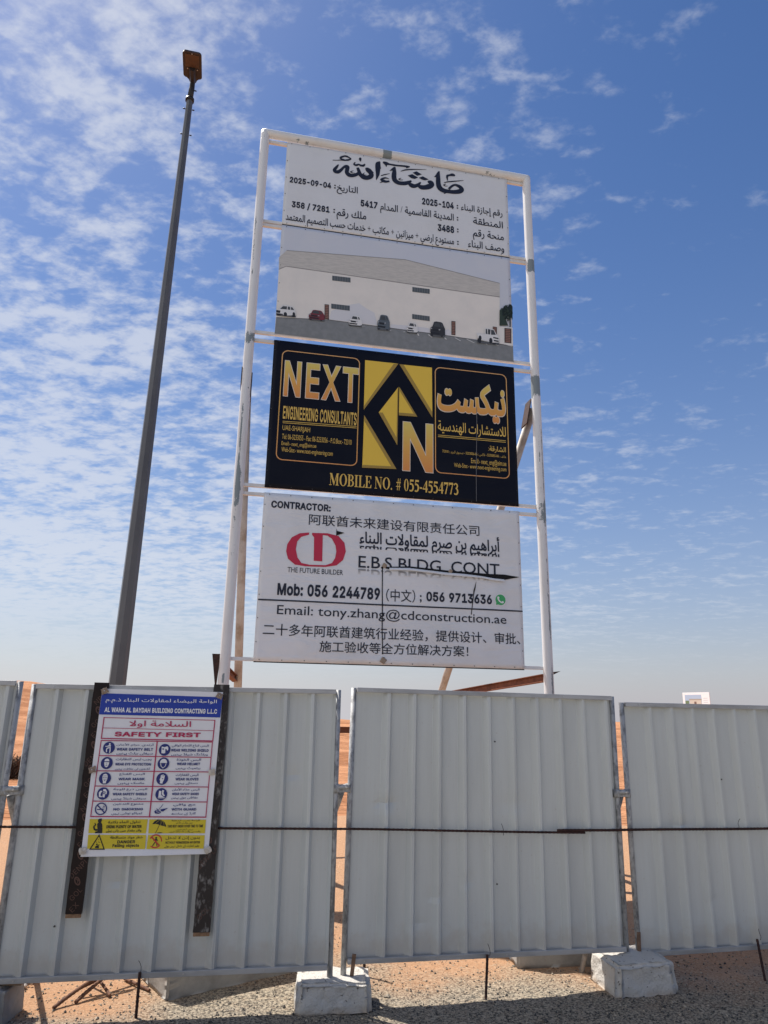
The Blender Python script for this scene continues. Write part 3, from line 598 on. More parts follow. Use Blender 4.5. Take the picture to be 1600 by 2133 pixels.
STROKES = [[(0.5979, 1.0717, 0.01),
 (0.6508, 1.0808, 0.01),
 (0.7036, 1.0941, 0.0143),
 (0.7509, 1.1007, 0.0215),
 (0.8039, 1.1183, 0.0258),
 (0.8332, 1.1384, 0.0186),
 (0.8178, 1.1525, 0.0186),
 (0.7725, 1.1691, 0.0287),
 (0.7312, 1.1587, 0.0244),
 (0.7012, 1.1313, 0.0316),
 (0.709, 1.1115, 0.0215),
 (0.7506, 1.1106, 0.0158)], [(0.6755, 1.0177, 0.0129),
 (0.6533, 0.9766, 0.0344),
 (0.6279, 0.9294, 0.0445),
 (0.6365, 0.9016, 0.0516),
 (0.6747, 0.9034, 0.0502),
 (0.7118, 0.9402, 0.0402),
 (0.7399, 0.983, 0.033),
 (0.7717, 1.0083, 0.043),
 (0.7944, 1.0043, 0.0516),
 (0.7919, 0.9685, 0.0516),
 (0.7876, 0.9183, 0.0545),
 (0.8171, 0.8832, 0.0617),
 (0.8705, 0.8836, 0.0516),
 (0.9231, 0.9149, 0.043),
 (0.9517, 0.9572, 0.0287)], [(0.9261, 1.0195, 0.0373),
 (0.9422, 0.9766, 0.0445),
 (0.9616, 0.9237, 0.0559),
 (1.0043, 0.8861, 0.066),
 (1.0551, 0.8839, 0.066),
 (1.0994, 0.9114, 0.0646),
 (1.1136, 0.946, 0.0602),
 (1.0919, 0.9773, 0.0602),
 (1.0611, 1.0103, 0.0631),
 (1.0396, 1.031, 0.0215)], [(1.0544, 1.041, 0.0143),
 (1.0881, 1.012, 0.043),
 (1.1443, 0.9746, 0.0043)], [(1.2237, 1.1731, 0.0115),
 (1.2001, 1.1375, 0.0617),
 (1.195, 1.09, 0.0689),
 (1.1967, 1.0047, 0.0574),
 (1.193, 0.9471, 0.0416),
 (1.1782, 0.8735, 0.0057)], [(1.2061, 1.1423, 0.043),
 (1.2222, 1.0953, 0.0244),
 (1.2356, 1.0579, 0.0043)], [(0.8941, 1.0985, 0.0129),
 (0.8783, 1.0633, 0.0244),
 (0.9073, 1.0534, 0.0316),
 (0.9397, 1.0719, 0.0244),
 (0.9669, 1.0609, 0.0301),
 (1.0027, 1.0665, 0.033),
 (1.0236, 1.0956, 0.0172)], [(0.9619, 1.1849, 0.0186),
 (0.9572, 1.1574, 0.0359),
 (0.9629, 1.1228, 0.0072)], [(0.8742, 0.9605, 0.0057),
 (0.8381, 0.9351, 0.0158),
 (0.8663, 0.923, 0.01),
 (0.8942, 0.9262, 0.0057)], [(1.0222, 0.9567, 0.0057),
 (1.0014, 0.9314, 0.0143),
 (1.0243, 0.9217, 0.01),
 (1.0493, 0.928, 0.0057)], [(1.2633, 1.1716, 0.0287),
 (1.3091, 1.1627, 0.0502),
 (1.3518, 1.1567, 0.0273),
 (1.413, 1.1558, 0.0287),
 (1.468, 1.158, 0.0258),
 (1.5232, 1.1645, 0.0273),
 (1.5909, 1.1691, 0.0273),
 (1.6278, 1.1735, 0.0143)], [(1.2908, 1.1626, 0.0402),
 (1.3065, 1.1334, 0.0258),
 (1.3076, 1.1063, 0.0057)], [(1.6278, 1.1749, 0.0172),
 (1.591, 1.1496, 0.0172),
 (1.5726, 1.141, 0.0057)], [(1.229, 0.8903, 0.0086),
 (1.2648, 0.9127, 0.0258),
 (1.3068, 0.93, 0.0215),
 (1.3524, 0.9209, 0.0057)], [(1.2351, 0.8879, 0.0172),
 (1.2745, 0.8763, 0.0445),
 (1.3138, 0.8746, 0.0344),
 (1.3559, 0.8876, 0.0258)], [(1.2252, 0.8387, 0.0057),
 (1.2657, 0.8633, 0.0186),
 (1.2957, 0.8712, 0.0072)], [(1.2399, 0.9526, 0.0129),
 (1.2939, 0.9808, 0.0143),
 (1.3571, 1.0087, 0.0057)], [(1.3564, 1.0536, 0.0057),
 (1.4016, 1.0889, 0.0359),
 (1.4256, 1.1244, 0.0215)], [(1.4223, 1.1269, 0.024),
 (1.4183, 1.0381, 0.0577),
 (1.4146, 0.9689, 0.0641),
 (1.4316, 0.9114, 0.0689),
 (1.4838, 0.885, 0.0609),
 (1.5618, 0.8937, 0.0577),
 (1.6137, 0.9195, 0.0481),
 (1.6514, 0.9518, 0.0192)], [(1.6072, 0.9145, 0.032),
 (1.6532, 0.8791, 0.0673),
 (1.699, 0.8771, 0.0577),
 (1.7415, 0.9056, 0.0433),
 (1.7788, 0.9501, 0.0176)], [(1.7382, 0.9012, 0.032),
 (1.781, 0.8751, 0.0673),
 (1.8369, 0.8802, 0.0689),
 (1.8929, 0.906, 0.0769),
 (1.9326, 0.9417, 0.0657),
 (1.9161, 0.973, 0.0673),
 (1.8797, 0.9776, 0.032)], [(1.5045, 1.074, 0.008),
 (1.5729, 1.1103, 0.0192),
 (1.6713, 1.1364, 0.016),
 (1.8565, 1.171, 0.0048)], [(1.5122, 0.9686, 0.0064),
 (1.4819, 0.9438, 0.016),
 (1.5093, 0.9369, 0.0112),
 (1.5365, 0.9443, 0.0064)], [(2.0352, 1.1771, 0.0176),
 (2.0196, 1.1237, 0.0497),
 (2.0194, 1.0619, 0.0609),
 (2.0223, 0.9702, 0.0673),
 (2.042, 0.9088, 0.0769),
 (2.0884, 0.8792, 0.0705),
 (2.1483, 0.8751, 0.0609),
 (2.2351, 0.8813, 0.0609),
 (2.3159, 0.9063, 0.0689),
 (2.3466, 0.9428, 0.0641),
 (2.3202, 0.9802, 0.0561),
 (2.2565, 0.999, 0.0336),
 (2.2058, 0.9664, 0.032),
 (2.1652, 0.9127, 0.032)], [(1.9661, 1.0709, 0.0064),
 (2.0028, 1.1034, 0.0352),
 (2.0298, 1.1566, 0.032)], [(2.098, 0.8315, 0.016),
 (2.1348, 0.8535, 0.0128)], [(2.1496, 1.0466, 0.008),
 (2.1446, 1.0936, 0.0256),
 (2.1489, 1.1269, 0.032),
 (2.184, 1.1437, 0.0304),
 (2.2211, 1.1563, 0.0465),
 (2.2527, 1.1516, 0.0288)], [(2.0991, 1.0039, 0.008),
 (2.1562, 1.0301, 0.0176),
 (2.2707, 1.0635, 0.016),
 (2.3757, 1.0951, 0.0048)], [(2.1257, 0.9897, 0.0064),
 (2.0969, 0.9674, 0.0176),
 (2.1188, 0.9546, 0.0112),
 (2.1503, 0.9613, 0.0064)]]
DOTS = [[1.6683, 1.0828, 1.7209, 1.116, 1.7936, 1.0801, 1.7311, 1.045], [1.5998, 1.0236, 1.6619, 1.0585, 1.7443, 1.0207, 1.6984, 0.989, 1.6525, 0.9916], [1.7509, 1.0181, 1.8069, 1.0519, 1.8897, 1.0178, 1.8368, 0.9924, 1.7971, 0.9963]]
ART_BUILDING = [('printed_roof#1', 'clad', [-0.0081, 1.0527, 0.0793, 1.168, 1.5787, 1.2756, 2.8467, 1.1215, 2.8407, 0.9156, 0.0845, 0.9425, -0.001, 0.8859]),
 ('printed_wall#2', 'wall', [0.0846, 0.9411, 2.8407, 0.9142, 2.8166, 0.2628, 2.1565, 0.2608, 0.6301, 0.2818, 0.0047, 0.2244, -0.001, 0.8859]),
 ('printed_trim#3', 'trim', [0.0842, 0.9478, 2.8409, 0.9213, 2.8405, 0.9099, 0.0848, 0.9371]),
 ('printed_trim#3', 'trim', [-0.0013, 0.8912, 0.0842, 0.9478, 0.0848, 0.9371, -0.0007, 0.8806]),
 ('printed_trim#3', 'trim', [0.0792, 1.1707, 1.5787, 1.2785, 2.8468, 1.1244, 2.8465, 1.1158, 1.5787, 1.27, 0.0796, 1.1626]),
 ('printed_wall_patch#4', 'dusk', [0.6606, 0.4072, 0.8585, 0.5149, 1.0008, 0.562, 1.0864, 0.5071, 1.1962, 0.4555, 1.2358, 0.2877, 0.9605, 0.2901, 0.6416, 0.2886]),
 ('printed_wall_patch#5', 'dusk', [1.4044, 0.3238, 1.673, 0.3387, 1.8952, 0.3364, 1.9076, 0.2709, 1.3932, 0.2611]),
 ('printed_wall_patch#6', 'dusk', [0.374, 0.2754, 0.3905, 0.3221, 0.4355, 0.3546, 0.5809, 0.3433, 0.5832, 0.2832]),
 ('printed_wall_patch#7', 'dusk', [2.0869, 0.3216, 2.1448, 0.3563, 2.1771, 0.3201, 2.1766, 0.2661, 2.0866, 0.2623]),
 ('printed_yard#8', 'yard', [2.823, 0.4828, 3.0001, 0.4901, 2.9988, 0.2236, 2.816, 0.241]),
 ('printed_road#9', 'road', [0.007, 0.2247, 0.6302, 0.2792, 2.1565, 0.2581, 2.9987, 0.2208, 2.999, 0.0072, -0.001, 0.0107]),
 ('printed_kerb#10', 'kerb', [0.0067, 0.2299, 0.63, 0.2844, 2.1566, 0.2662, 2.999, 0.2291, 2.9986, 0.2181, 2.1565, 0.2554, 0.6304, 0.274, 0.0073, 0.2196]),
 ('printed_window#11', 'pane', [0.6543, 0.8977, 0.8827, 0.9025, 0.8847, 0.8345, 0.6568, 0.83]),
 ('printed_window#11', 'mull', [0.6846, 0.898, 0.6889, 0.8987, 0.6914, 0.831, 0.6871, 0.8303]),
 ('printed_window#11', 'mull', [0.7172, 0.8987, 0.7215, 0.8994, 0.7238, 0.8316, 0.7195, 0.831]),
 ('printed_window#11', 'mull', [0.7497, 0.8994, 0.754, 0.9001, 0.7563, 0.8323, 0.752, 0.8316]),
 ('printed_window#11', 'mull', [0.7823, 0.9001, 0.7867, 0.9008, 0.7889, 0.8329, 0.7846, 0.8323]),
 ('printed_window#11', 'mull', [0.815, 0.9008, 0.8193, 0.9014, 0.8215, 0.8335, 0.8172, 0.8329]),
 ('printed_window#11', 'mull', [0.8477, 0.9015, 0.852, 0.9021, 0.8542, 0.8342, 0.8498, 0.8335]),
 ('printed_window#12', 'pane', [1.6745, 0.8896, 1.9005, 0.8927, 1.9005, 0.8232, 1.6749, 0.8205]),
 ('printed_window#12', 'mull', [1.7044, 0.8897, 1.7089, 0.8904, 1.7092, 0.8212, 1.7047, 0.8206]),
 ('printed_window#12', 'mull', [1.7366, 0.8902, 1.7411, 0.8908, 1.7414, 0.8216, 1.7369, 0.821]),
 ('printed_window#12', 'mull', [1.7688, 0.8906, 1.7733, 0.8913, 1.7736, 0.822, 1.7691, 0.8213]),
 ('printed_window#12', 'mull', [1.8011, 0.891, 1.8056, 0.8917, 1.8058, 0.8224, 1.8013, 0.8217]),
 ('printed_window#12', 'mull', [1.8334, 0.8915, 1.838, 0.8921, 1.8381, 0.8228, 1.8335, 0.8221]),
 ('printed_window#12', 'mull', [1.8658, 0.8919, 1.8704, 0.8926, 1.8704, 0.8232, 1.8659, 0.8225]),
 ('printed_window#13', 'pane', [0.657, 0.5048, 0.885, 0.5079, 0.8871, 0.4389, 0.6595, 0.4388]),
 ('printed_window#13', 'mull', [0.6873, 0.5049, 0.6915, 0.5055, 0.694, 0.4391, 0.6897, 0.4385]),
 ('printed_window#13', 'mull', [0.7198, 0.5054, 0.724, 0.506, 0.7264, 0.4391, 0.7221, 0.4385]),
 ('printed_window#13', 'mull', [0.7523, 0.5058, 0.7565, 0.5064, 0.7589, 0.4391, 0.7546, 0.4385]),
 ('printed_window#13', 'mull', [0.7849, 0.5063, 0.7891, 0.5069, 0.7914, 0.4392, 0.7871, 0.4386]),
 ('printed_window#13', 'mull', [0.8175, 0.5067, 0.8217, 0.5073, 0.8239, 0.4392, 0.8197, 0.4386]),
 ('printed_window#13', 'mull', [0.8501, 0.5072, 0.8544, 0.5078, 0.8565, 0.4392, 0.8523, 0.4386]),
 ('printed_window#14', 'pane', [1.6744, 0.5033, 1.9003, 0.5021, 1.9002, 0.4342, 1.6748, 0.4358]),
 ('printed_window#14', 'mull', [1.7043, 0.5028, 1.7088, 0.5034, 1.7091, 0.4359, 1.7047, 0.4353]),
 ('printed_window#14', 'mull', [1.7365, 0.5026, 1.7409, 0.5032, 1.7412, 0.4356, 1.7368, 0.435]),
 ('printed_window#14', 'mull', [1.7687, 0.5024, 1.7732, 0.5031, 1.7734, 0.4354, 1.7689, 0.4348]),
 ('printed_window#14', 'mull', [1.801, 0.5023, 1.8054, 0.5029, 1.8056, 0.4352, 1.8011, 0.4346]),
 ('printed_window#14', 'mull', [1.8333, 0.5021, 1.8378, 0.5027, 1.8378, 0.435, 1.8334, 0.4344]),
 ('printed_window#14', 'mull', [1.8656, 0.5019, 1.8701, 0.5025, 1.8701, 0.4348, 1.8657, 0.4342]),
 ('printed_door#15', 'frame', [0.5752, 0.4851, 0.6293, 0.4875, 0.637, 0.2853, 0.5831, 0.2858]),
 ('printed_door#15', 'wood', [0.5832, 0.4734, 0.6222, 0.475, 0.6228, 0.4588, 0.5839, 0.4574]),
 ('printed_door#15', 'wood', [0.5842, 0.4504, 0.6231, 0.4517, 0.6237, 0.4355, 0.5848, 0.4343]),
 ('printed_door#15', 'wood', [0.5851, 0.4273, 0.624, 0.4284, 0.6246, 0.4123, 0.5857, 0.4113]),
 ('printed_door#15', 'wood', [0.586, 0.4043, 0.6249, 0.4052, 0.6255, 0.389, 0.5866, 0.3883]),
 ('printed_door#15', 'wood', [0.5869, 0.3813, 0.6258, 0.382, 0.6264, 0.3658, 0.5875, 0.3654]),
 ('printed_door#15', 'wood', [0.5878, 0.3584, 0.6267, 0.3588, 0.6273, 0.3427, 0.5884, 0.3424]),
 ('printed_door#15', 'wood', [0.5887, 0.3355, 0.6276, 0.3356, 0.6282, 0.3195, 0.5893, 0.3195]),
 ('printed_door#15', 'wood', [0.5896, 0.3126, 0.6284, 0.3125, 0.6291, 0.2964, 0.5902, 0.2967]),
 ('printed_door#16', 'frame', [2.1836, 0.4756, 2.2366, 0.4774, 2.2345, 0.2818, 2.1818, 0.2802]),
 ('printed_door#16', 'wood', [2.1909, 0.4641, 2.2291, 0.4654, 2.2289, 0.4497, 2.1907, 0.4484]),
 ('printed_door#16', 'wood', [2.1907, 0.4415, 2.2288, 0.4428, 2.2287, 0.4271, 2.1905, 0.4258]),
 ('printed_door#16', 'wood', [2.1905, 0.419, 2.2286, 0.4202, 2.2284, 0.4045, 2.1903, 0.4033]),
 ('printed_door#16', 'wood', [2.1902, 0.3965, 2.2284, 0.3977, 2.2282, 0.382, 2.1901, 0.3808]),
 ('printed_door#16', 'wood', [2.19, 0.374, 2.2281, 0.3752, 2.2279, 0.3595, 2.1899, 0.3583]),
 ('printed_door#16', 'wood', [2.1898, 0.3515, 2.2279, 0.3527, 2.2277, 0.3371, 2.1897, 0.3359]),
 ('printed_door#16', 'wood', [2.1896, 0.3291, 2.2276, 0.3302, 2.2275, 0.3147, 2.1895, 0.3135]),
 ('printed_door#16', 'wood', [2.1894, 0.3067, 2.2274, 0.3078, 2.2272, 0.2923, 2.1892, 0.2911]),
 ('printed_door#17', 'frame', [2.7321, 0.4706, 2.7889, 0.47, 2.7859, 0.3598, 2.7292, 0.3578]),
 ('printed_door#17', 'wood', [2.7399, 0.4637, 2.7808, 0.4634, 2.7805, 0.4545, 2.7396, 0.4547]),
 ('printed_door#17', 'wood', [2.7395, 0.4508, 2.7804, 0.4507, 2.7802, 0.4418, 2.7393, 0.4418]),
 ('printed_door#17', 'wood', [2.7392, 0.4378, 2.7801, 0.4379, 2.7798, 0.4291, 2.739, 0.4288]),
 ('printed_door#17', 'wood', [2.7389, 0.4249, 2.7797, 0.4252, 2.7795, 0.4163, 2.7386, 0.4159]),
 ('printed_door#17', 'wood', [2.7385, 0.4119, 2.7794, 0.4125, 2.7791, 0.4036, 2.7383, 0.4029]),
 ('printed_door#17', 'wood', [2.7382, 0.399, 2.779, 0.3998, 2.7788, 0.3909, 2.7379, 0.39]),
 ('printed_door#17', 'wood', [2.7378, 0.3861, 2.7787, 0.3871, 2.7784, 0.3782, 2.7376, 0.3771]),
 ('printed_door#17', 'wood', [2.7375, 0.3732, 2.7783, 0.3744, 2.7781, 0.3655, 2.7373, 0.3642]),
 ('printed_door#18', 'frame', [2.8901, 0.4698, 2.9839, 0.4741, 2.9767, 0.2617, 2.8836, 0.2606]),
 ('printed_door#18', 'wood', [2.9028, 0.4577, 2.9703, 0.4607, 2.9698, 0.4436, 2.9022, 0.4409]),
 ('printed_door#18', 'wood', [2.902, 0.4335, 2.9695, 0.4362, 2.9689, 0.4191, 2.9015, 0.4166]),
 ('printed_door#18', 'wood', [2.9013, 0.4093, 2.9687, 0.4117, 2.9681, 0.3947, 2.9007, 0.3925]),
 ('printed_door#18', 'wood', [2.9005, 0.3851, 2.9679, 0.3873, 2.9673, 0.3703, 2.9, 0.3683]),
 ('printed_door#18', 'wood', [2.8997, 0.361, 2.9671, 0.3629, 2.9665, 0.346, 2.8992, 0.3443]),
 ('printed_door#18', 'wood', [2.899, 0.3369, 2.9662, 0.3385, 2.9657, 0.3216, 2.8985, 0.3202]),
 ('printed_door#18', 'wood', [2.8982, 0.3129, 2.9654, 0.3142, 2.9649, 0.2973, 2.8977, 0.2962]),
 ('printed_door#18', 'wood', [2.8975, 0.2889, 2.9646, 0.29, 2.9641, 0.2731, 2.897, 0.2722]),
 ('printed_marking#19', 'mark', [0.2884, 0.2297, 0.3021, 0.2316, 0.4288, 0.2437, 0.415, 0.2419]),
 ('printed_marking#20', 'mark', [0.4782, 0.2296, 0.4921, 0.2315, 0.5965, 0.2431, 0.5826, 0.2412]),
 ('printed_marking#21', 'mark', [0.6603, 0.2283, 0.6743, 0.2302, 0.7796, 0.2444, 0.7655, 0.2425]),
 ('printed_marking#22', 'mark', [0.8414, 0.2292, 0.8555, 0.2311, 0.938, 0.2449, 0.9238, 0.243]),
 ('printed_marking#23', 'mark', [1.0215, 0.2351, 1.0357, 0.237, 1.0974, 0.2532, 1.0831, 0.2513]),
 ('printed_marking#24', 'mark', [1.2081, 0.2284, 1.2225, 0.2304, 1.2465, 0.2309, 1.2321, 0.229]),
 ('printed_marking#25', 'mark', [1.3816, 0.2278, 1.3961, 0.2297, 1.4153, 0.2429, 1.4008, 0.2409]),
 ('printed_marking#26', 'mark', [1.5588, 0.2327, 1.5734, 0.2347, 1.5879, 0.2446, 1.5733, 0.2426]),
 ('printed_marking#27', 'mark', [1.7325, 0.2424, 1.7472, 0.2444, 1.767, 0.2123, 1.7522, 0.2104]),
 ('printed_marking#28', 'mark', [1.8754, 0.2426, 1.8902, 0.2445, 1.9347, 0.2103, 1.9199, 0.2083]),
 ('printed_marking#29', 'mark', [2.0739, 0.2338, 2.0889, 0.2358, 2.1236, 0.2054, 2.1086, 0.2035]),
 ('printed_marking#30', 'mark', [2.219, 0.242, 2.2341, 0.244, 2.309, 0.208, 2.2939, 0.2061]),
 ('printed_marking#31', 'mark', [2.375, 0.2408, 2.3902, 0.2428, 2.4857, 0.2039, 2.4705, 0.2019]),
 ('printed_marking#32', 'mark', [2.532, 0.2342, 2.5473, 0.2361, 2.6587, 0.2045, 2.6433, 0.2025]),
 ('printed_marking#33', 'mark', [2.6798, 0.2316, 2.6952, 0.2336, 2.8073, 0.2073, 2.7918, 0.2053]),
 ('printed_marking#34', 'mark', [2.8468, 0.2395, 2.8624, 0.2415, 2.996, 0.2178, 2.9804, 0.2158]),
 ('printed_palm#35', 'leaf', [2.8296, 0.7114, 2.8623, 0.7581, 2.9083, 0.7225, 2.9144, 0.5838, 2.9408, 0.5097, 2.8233, 0.4939]),
 ('printed_palm#35', 'leafd', [2.861, 0.7159, 2.8892, 0.7815, 2.9242, 0.809, 2.9416, 0.7777, 2.9695, 0.8267, 2.9956, 0.8192, 3.0092, 0.7929, 3.0024, 0.5959, 2.9841, 0.6352, 2.9613, 0.5791, 2.9425, 0.6434, 2.9149, 0.5978, 2.8961, 0.6649, 2.869, 0.6332]),
 ('printed_palm#35', 'leafd', [2.9644, 0.6743, 2.9803, 0.6765, 2.9741, 0.4921, 2.9585, 0.4928]),
 ('printed_palm#35', 'leafd', [2.8811, 0.7211, 2.8765, 0.702, 2.8965, 0.6864, 2.9011, 0.7055]),
 ('printed_palm#35', 'leafd', [2.954, 0.6639, 2.9621, 0.6527, 2.9812, 0.643, 2.9731, 0.6542]),
 ('printed_palm#35', 'leafd', [2.9151, 0.7426, 2.904, 0.72, 2.9038, 0.699, 2.9149, 0.7215]),
 ('printed_palm#35', 'leaf', [2.9291, 0.6269, 2.9294, 0.6062, 2.9472, 0.5879, 2.9469, 0.6086]),
 ('printed_palm#35', 'leafd', [2.8767, 0.7187, 2.8741, 0.7037, 2.8881, 0.6911, 2.8907, 0.7061]),
 ('printed_palm#35', 'leaf', [2.9884, 0.7198, 2.9647, 0.6961, 2.9577, 0.6748, 2.9813, 0.6984]),
 ('printed_palm#35', 'leafd', [2.9082, 0.7632, 2.904, 0.7473, 2.9167, 0.7338, 2.9209, 0.7497]),
 ('printed_palm#35', 'leaf', [2.9277, 0.638, 2.9205, 0.6116, 2.9331, 0.5879, 2.9403, 0.6143]),
 ('printed_palm#35', 'leaf', [2.9239, 0.6237, 2.9225, 0.6106, 2.9397, 0.6001, 2.9411, 0.6132]),
 ('printed_palm#35', 'leafd', [2.8953, 0.6859, 2.8772, 0.6604, 2.8804, 0.638, 2.8985, 0.6634]),
 ('printed_palm#35', 'leafd', [2.8936, 0.626, 2.8922, 0.6059, 2.9064, 0.5879, 2.9078, 0.608]),
 ('printed_palm#35', 'leafd', [2.963, 0.6813, 2.9412, 0.6668, 2.9409, 0.6552, 2.9627, 0.6697]),
 ('printed_palm#35', 'leaf', [2.9289, 0.7727, 2.9213, 0.758, 2.9254, 0.745, 2.933, 0.7596]),
 ('printed_palm#35', 'leafd', [2.947, 0.6652, 2.9531, 0.6505, 2.9727, 0.6376, 2.9666, 0.6523]),
 ('printed_palm#35', 'leafd', [2.9162, 0.7703, 2.8984, 0.7519, 2.9059, 0.737, 2.9236, 0.7554]),
 ('printed_palm#35', 'leafd', [2.9296, 0.7734, 2.9067, 0.7495, 2.9048, 0.7286, 2.9277, 0.7525]),
 ('printed_palm#35', 'leafd', [2.9095, 0.7441, 2.9019, 0.7274, 2.9078, 0.7126, 2.9154, 0.7293]),
 ('printed_palm#35', 'leafd', [2.9529, 0.819, 2.9358, 0.7986, 2.9307, 0.7801, 2.9478, 0.8003]),
 ('printed_palm#35', 'leaf', [2.99, 0.7516, 2.9841, 0.7312, 2.9923, 0.7128, 2.9981, 0.7331]),
 ('printed_palm#35', 'leaf', [2.9914, 0.6554, 2.9798, 0.6393, 2.9853, 0.6256, 2.9969, 0.6417]),
 ('printed_palm#35', 'leafd', [2.9452, 0.6041, 2.9334, 0.583, 2.9365, 0.564, 2.9483, 0.585]),
 ('printed_palm#35', 'leafd', [2.9752, 0.7235, 2.9785, 0.715, 2.9936, 0.7081, 2.9904, 0.7166]),
 ('printed_palm#35', 'leafd', [2.8734, 0.7171, 2.8719, 0.7038, 2.8919, 0.6936, 2.8934, 0.7068]),
 ('printed_palm#35', 'leaf', [2.9203, 0.6631, 2.9, 0.646, 2.9018, 0.6321, 2.9221, 0.6491]),
 ('printed_palm#35', 'leaf', [2.9155, 0.7983, 2.8983, 0.7786, 2.9031, 0.7622, 2.9203, 0.7818]),
 ('printed_palm#35', 'leafd', [2.9155, 0.6301, 2.8949, 0.6151, 2.8987, 0.6034, 2.9193, 0.6184]),
 ('printed_palm#35', 'leafd', [2.9724, 0.7153, 2.9688, 0.7013, 2.9889, 0.6907, 2.9924, 0.7046]),
 ('printed_palm#35', 'leaf', [2.9219, 0.7694, 2.9195, 0.7461, 2.9415, 0.7263, 2.9439, 0.7496]),
 ('printed_palm#35', 'leafd', [2.9437, 0.5941, 2.9272, 0.5772, 2.9255, 0.5622, 2.9421, 0.5792]),
 ('printed_palm#35', 'leaf', [2.9103, 0.7051, 2.8884, 0.6842, 2.8892, 0.6664, 2.9111, 0.6873]),
 ('printed_palm#35', 'leafd', [2.992, 0.728, 2.9892, 0.7021, 3.0053, 0.6788, 3.0062, 0.7045]),
 ('printed_palm#35', 'leaf', [2.955, 0.6901, 2.9393, 0.6718, 2.9423, 0.6561, 2.958, 0.6744]),
 ('printed_palm#35', 'leaf', [2.9796, 0.7153, 2.9637, 0.7012, 2.9659, 0.6896, 2.9818, 0.7037]),
 ('printed_palm#35', 'leaf', [2.9674, 0.7517, 2.9673, 0.7426, 2.9863, 0.7361, 2.9864, 0.7453]),
 ('printed_palm#35', 'leaf', [2.9487, 0.6338, 2.9394, 0.6111, 2.9504, 0.5912, 2.9597, 0.6139]),
 ('printed_palm#35', 'leaf', [2.9144, 0.7277, 2.9179, 0.7061, 2.9344, 0.6862, 2.9309, 0.7079]),
 ('printed_palm#35', 'leaf', [2.9333, 0.6217, 2.9343, 0.6145, 2.953, 0.6097, 2.952, 0.6169]),
 ('printed_palm#35', 'leaf', [2.9106, 0.7897, 2.8999, 0.7649, 2.906, 0.7424, 2.9167, 0.7672]),
 ('printed_palm#35', 'leafd', [2.8968, 0.6681, 2.8879, 0.6523, 2.8931, 0.6385, 2.902, 0.6543]),
 ('printed_palm#35', 'leafd', [2.9278, 0.6273, 2.9107, 0.6123, 2.9064, 0.5991, 2.9235, 0.6141]),
 ('printed_palm#35', 'leaf', [2.8879, 0.7278, 2.8962, 0.717, 2.9151, 0.7078, 2.9068, 0.7185]),
 ('printed_palm#35', 'leafd', [2.9288, 0.735, 2.9262, 0.7095, 2.9494, 0.6875, 2.952, 0.7131]),
 ('printed_palm#35', 'leafd', [2.9319, 0.7879, 2.9277, 0.7616, 2.9367, 0.7373, 2.941, 0.7635]),
 ('printed_palm#35', 'leafd', [2.9955, 0.6776, 2.9798, 0.6566, 2.9853, 0.6385, 3.001, 0.6595]),
 ('printed_palm#35', 'leaf', [2.9399, 0.7419, 2.9279, 0.7142, 2.941, 0.6901, 2.9531, 0.7178]),
 ('printed_palm#35', 'leafd', [2.9293, 0.5833, 2.9223, 0.5698, 2.9371, 0.5592, 2.9441, 0.5727]),
 ('printed_car#36', 'shade', [-0.0024, 0.2678, 0.2402, 0.2739, 0.2319, 0.2531, 0.008, 0.2475]),
 ('printed_car#36', 'tyre', [0.0529, 0.2765, 0.0472, 0.2567, 0.0312, 0.2481, 0.0143, 0.2558, 0.0064, 0.2754, 0.0121, 0.2952, 0.0281, 0.3038, 0.045, 0.2961]),
 ('printed_car#36', 'tyre', [0.1415, 0.2788, 0.1357, 0.2589, 0.1197, 0.2503, 0.1027, 0.258, 0.0948, 0.2776, 0.1006, 0.2975, 0.1166, 0.3061, 0.1336, 0.2984]),
 ('printed_car#36', 'tyre', [0.2305, 0.281, 0.2246, 0.2611, 0.2084, 0.2525, 0.1915, 0.2603, 0.1836, 0.2798, 0.1894, 0.2998, 0.2056, 0.3085, 0.2226, 0.3007]),
 ('printed_car#36', 'carw', [-0.001, 0.3237, 0.0354, 0.3394, 0.0699, 0.3906, 0.1115, 0.4006, 0.1871, 0.3939, 0.2247, 0.3474, 0.2349, 0.2856, 0.1422, 0.2656, 0.0721, 0.2667, 0.0022, 0.2679]),
 ('printed_car#36', 'glass', [0.0445, 0.3426, 0.0772, 0.3849, 0.1264, 0.3862, 0.1239, 0.3447]),
 ('printed_car#36', 'glass', [0.1357, 0.3865, 0.1592, 0.3871, 0.1661, 0.3459, 0.1333, 0.345]),
 ('printed_car#36', 'glass', [0.1687, 0.3844, 0.1876, 0.3835, 0.2128, 0.3501, 0.1754, 0.3461]),
 ('printed_car#36', 'tyre', [0.1322, 0.2785, 0.1271, 0.2576, 0.1127, 0.2486, 0.0974, 0.2569, 0.0902, 0.2775, 0.0952, 0.2984, 0.1095, 0.3074, 0.1249, 0.2992]),
 ('printed_car#36', 'tyre', [0.2275, 0.2928, 0.2238, 0.2718, 0.2126, 0.2629, 0.2006, 0.2712, 0.1947, 0.2919, 0.1984, 0.3129, 0.2096, 0.3219, 0.2216, 0.3135]),
 ('printed_car#36', 'tyre', [-0.0009, 0.3207, 0.0505, 0.3192, 0.0477, 0.2867, 0.0012, 0.2855]),
 ('printed_car#36', 'tyre', [0.0015, 0.2796, 0.0831, 0.2788, 0.0791, 0.2669, 0.0024, 0.265]),
 ('printed_car#37', 'shade', [0.3871, 0.261, 0.5878, 0.2659, 0.5809, 0.2461, 0.3957, 0.2416]),
 ('printed_car#37', 'tyre', [0.4329, 0.2691, 0.4281, 0.2502, 0.4149, 0.242, 0.4009, 0.2495, 0.3945, 0.2682, 0.3992, 0.2871, 0.4125, 0.2953, 0.4265, 0.2878]),
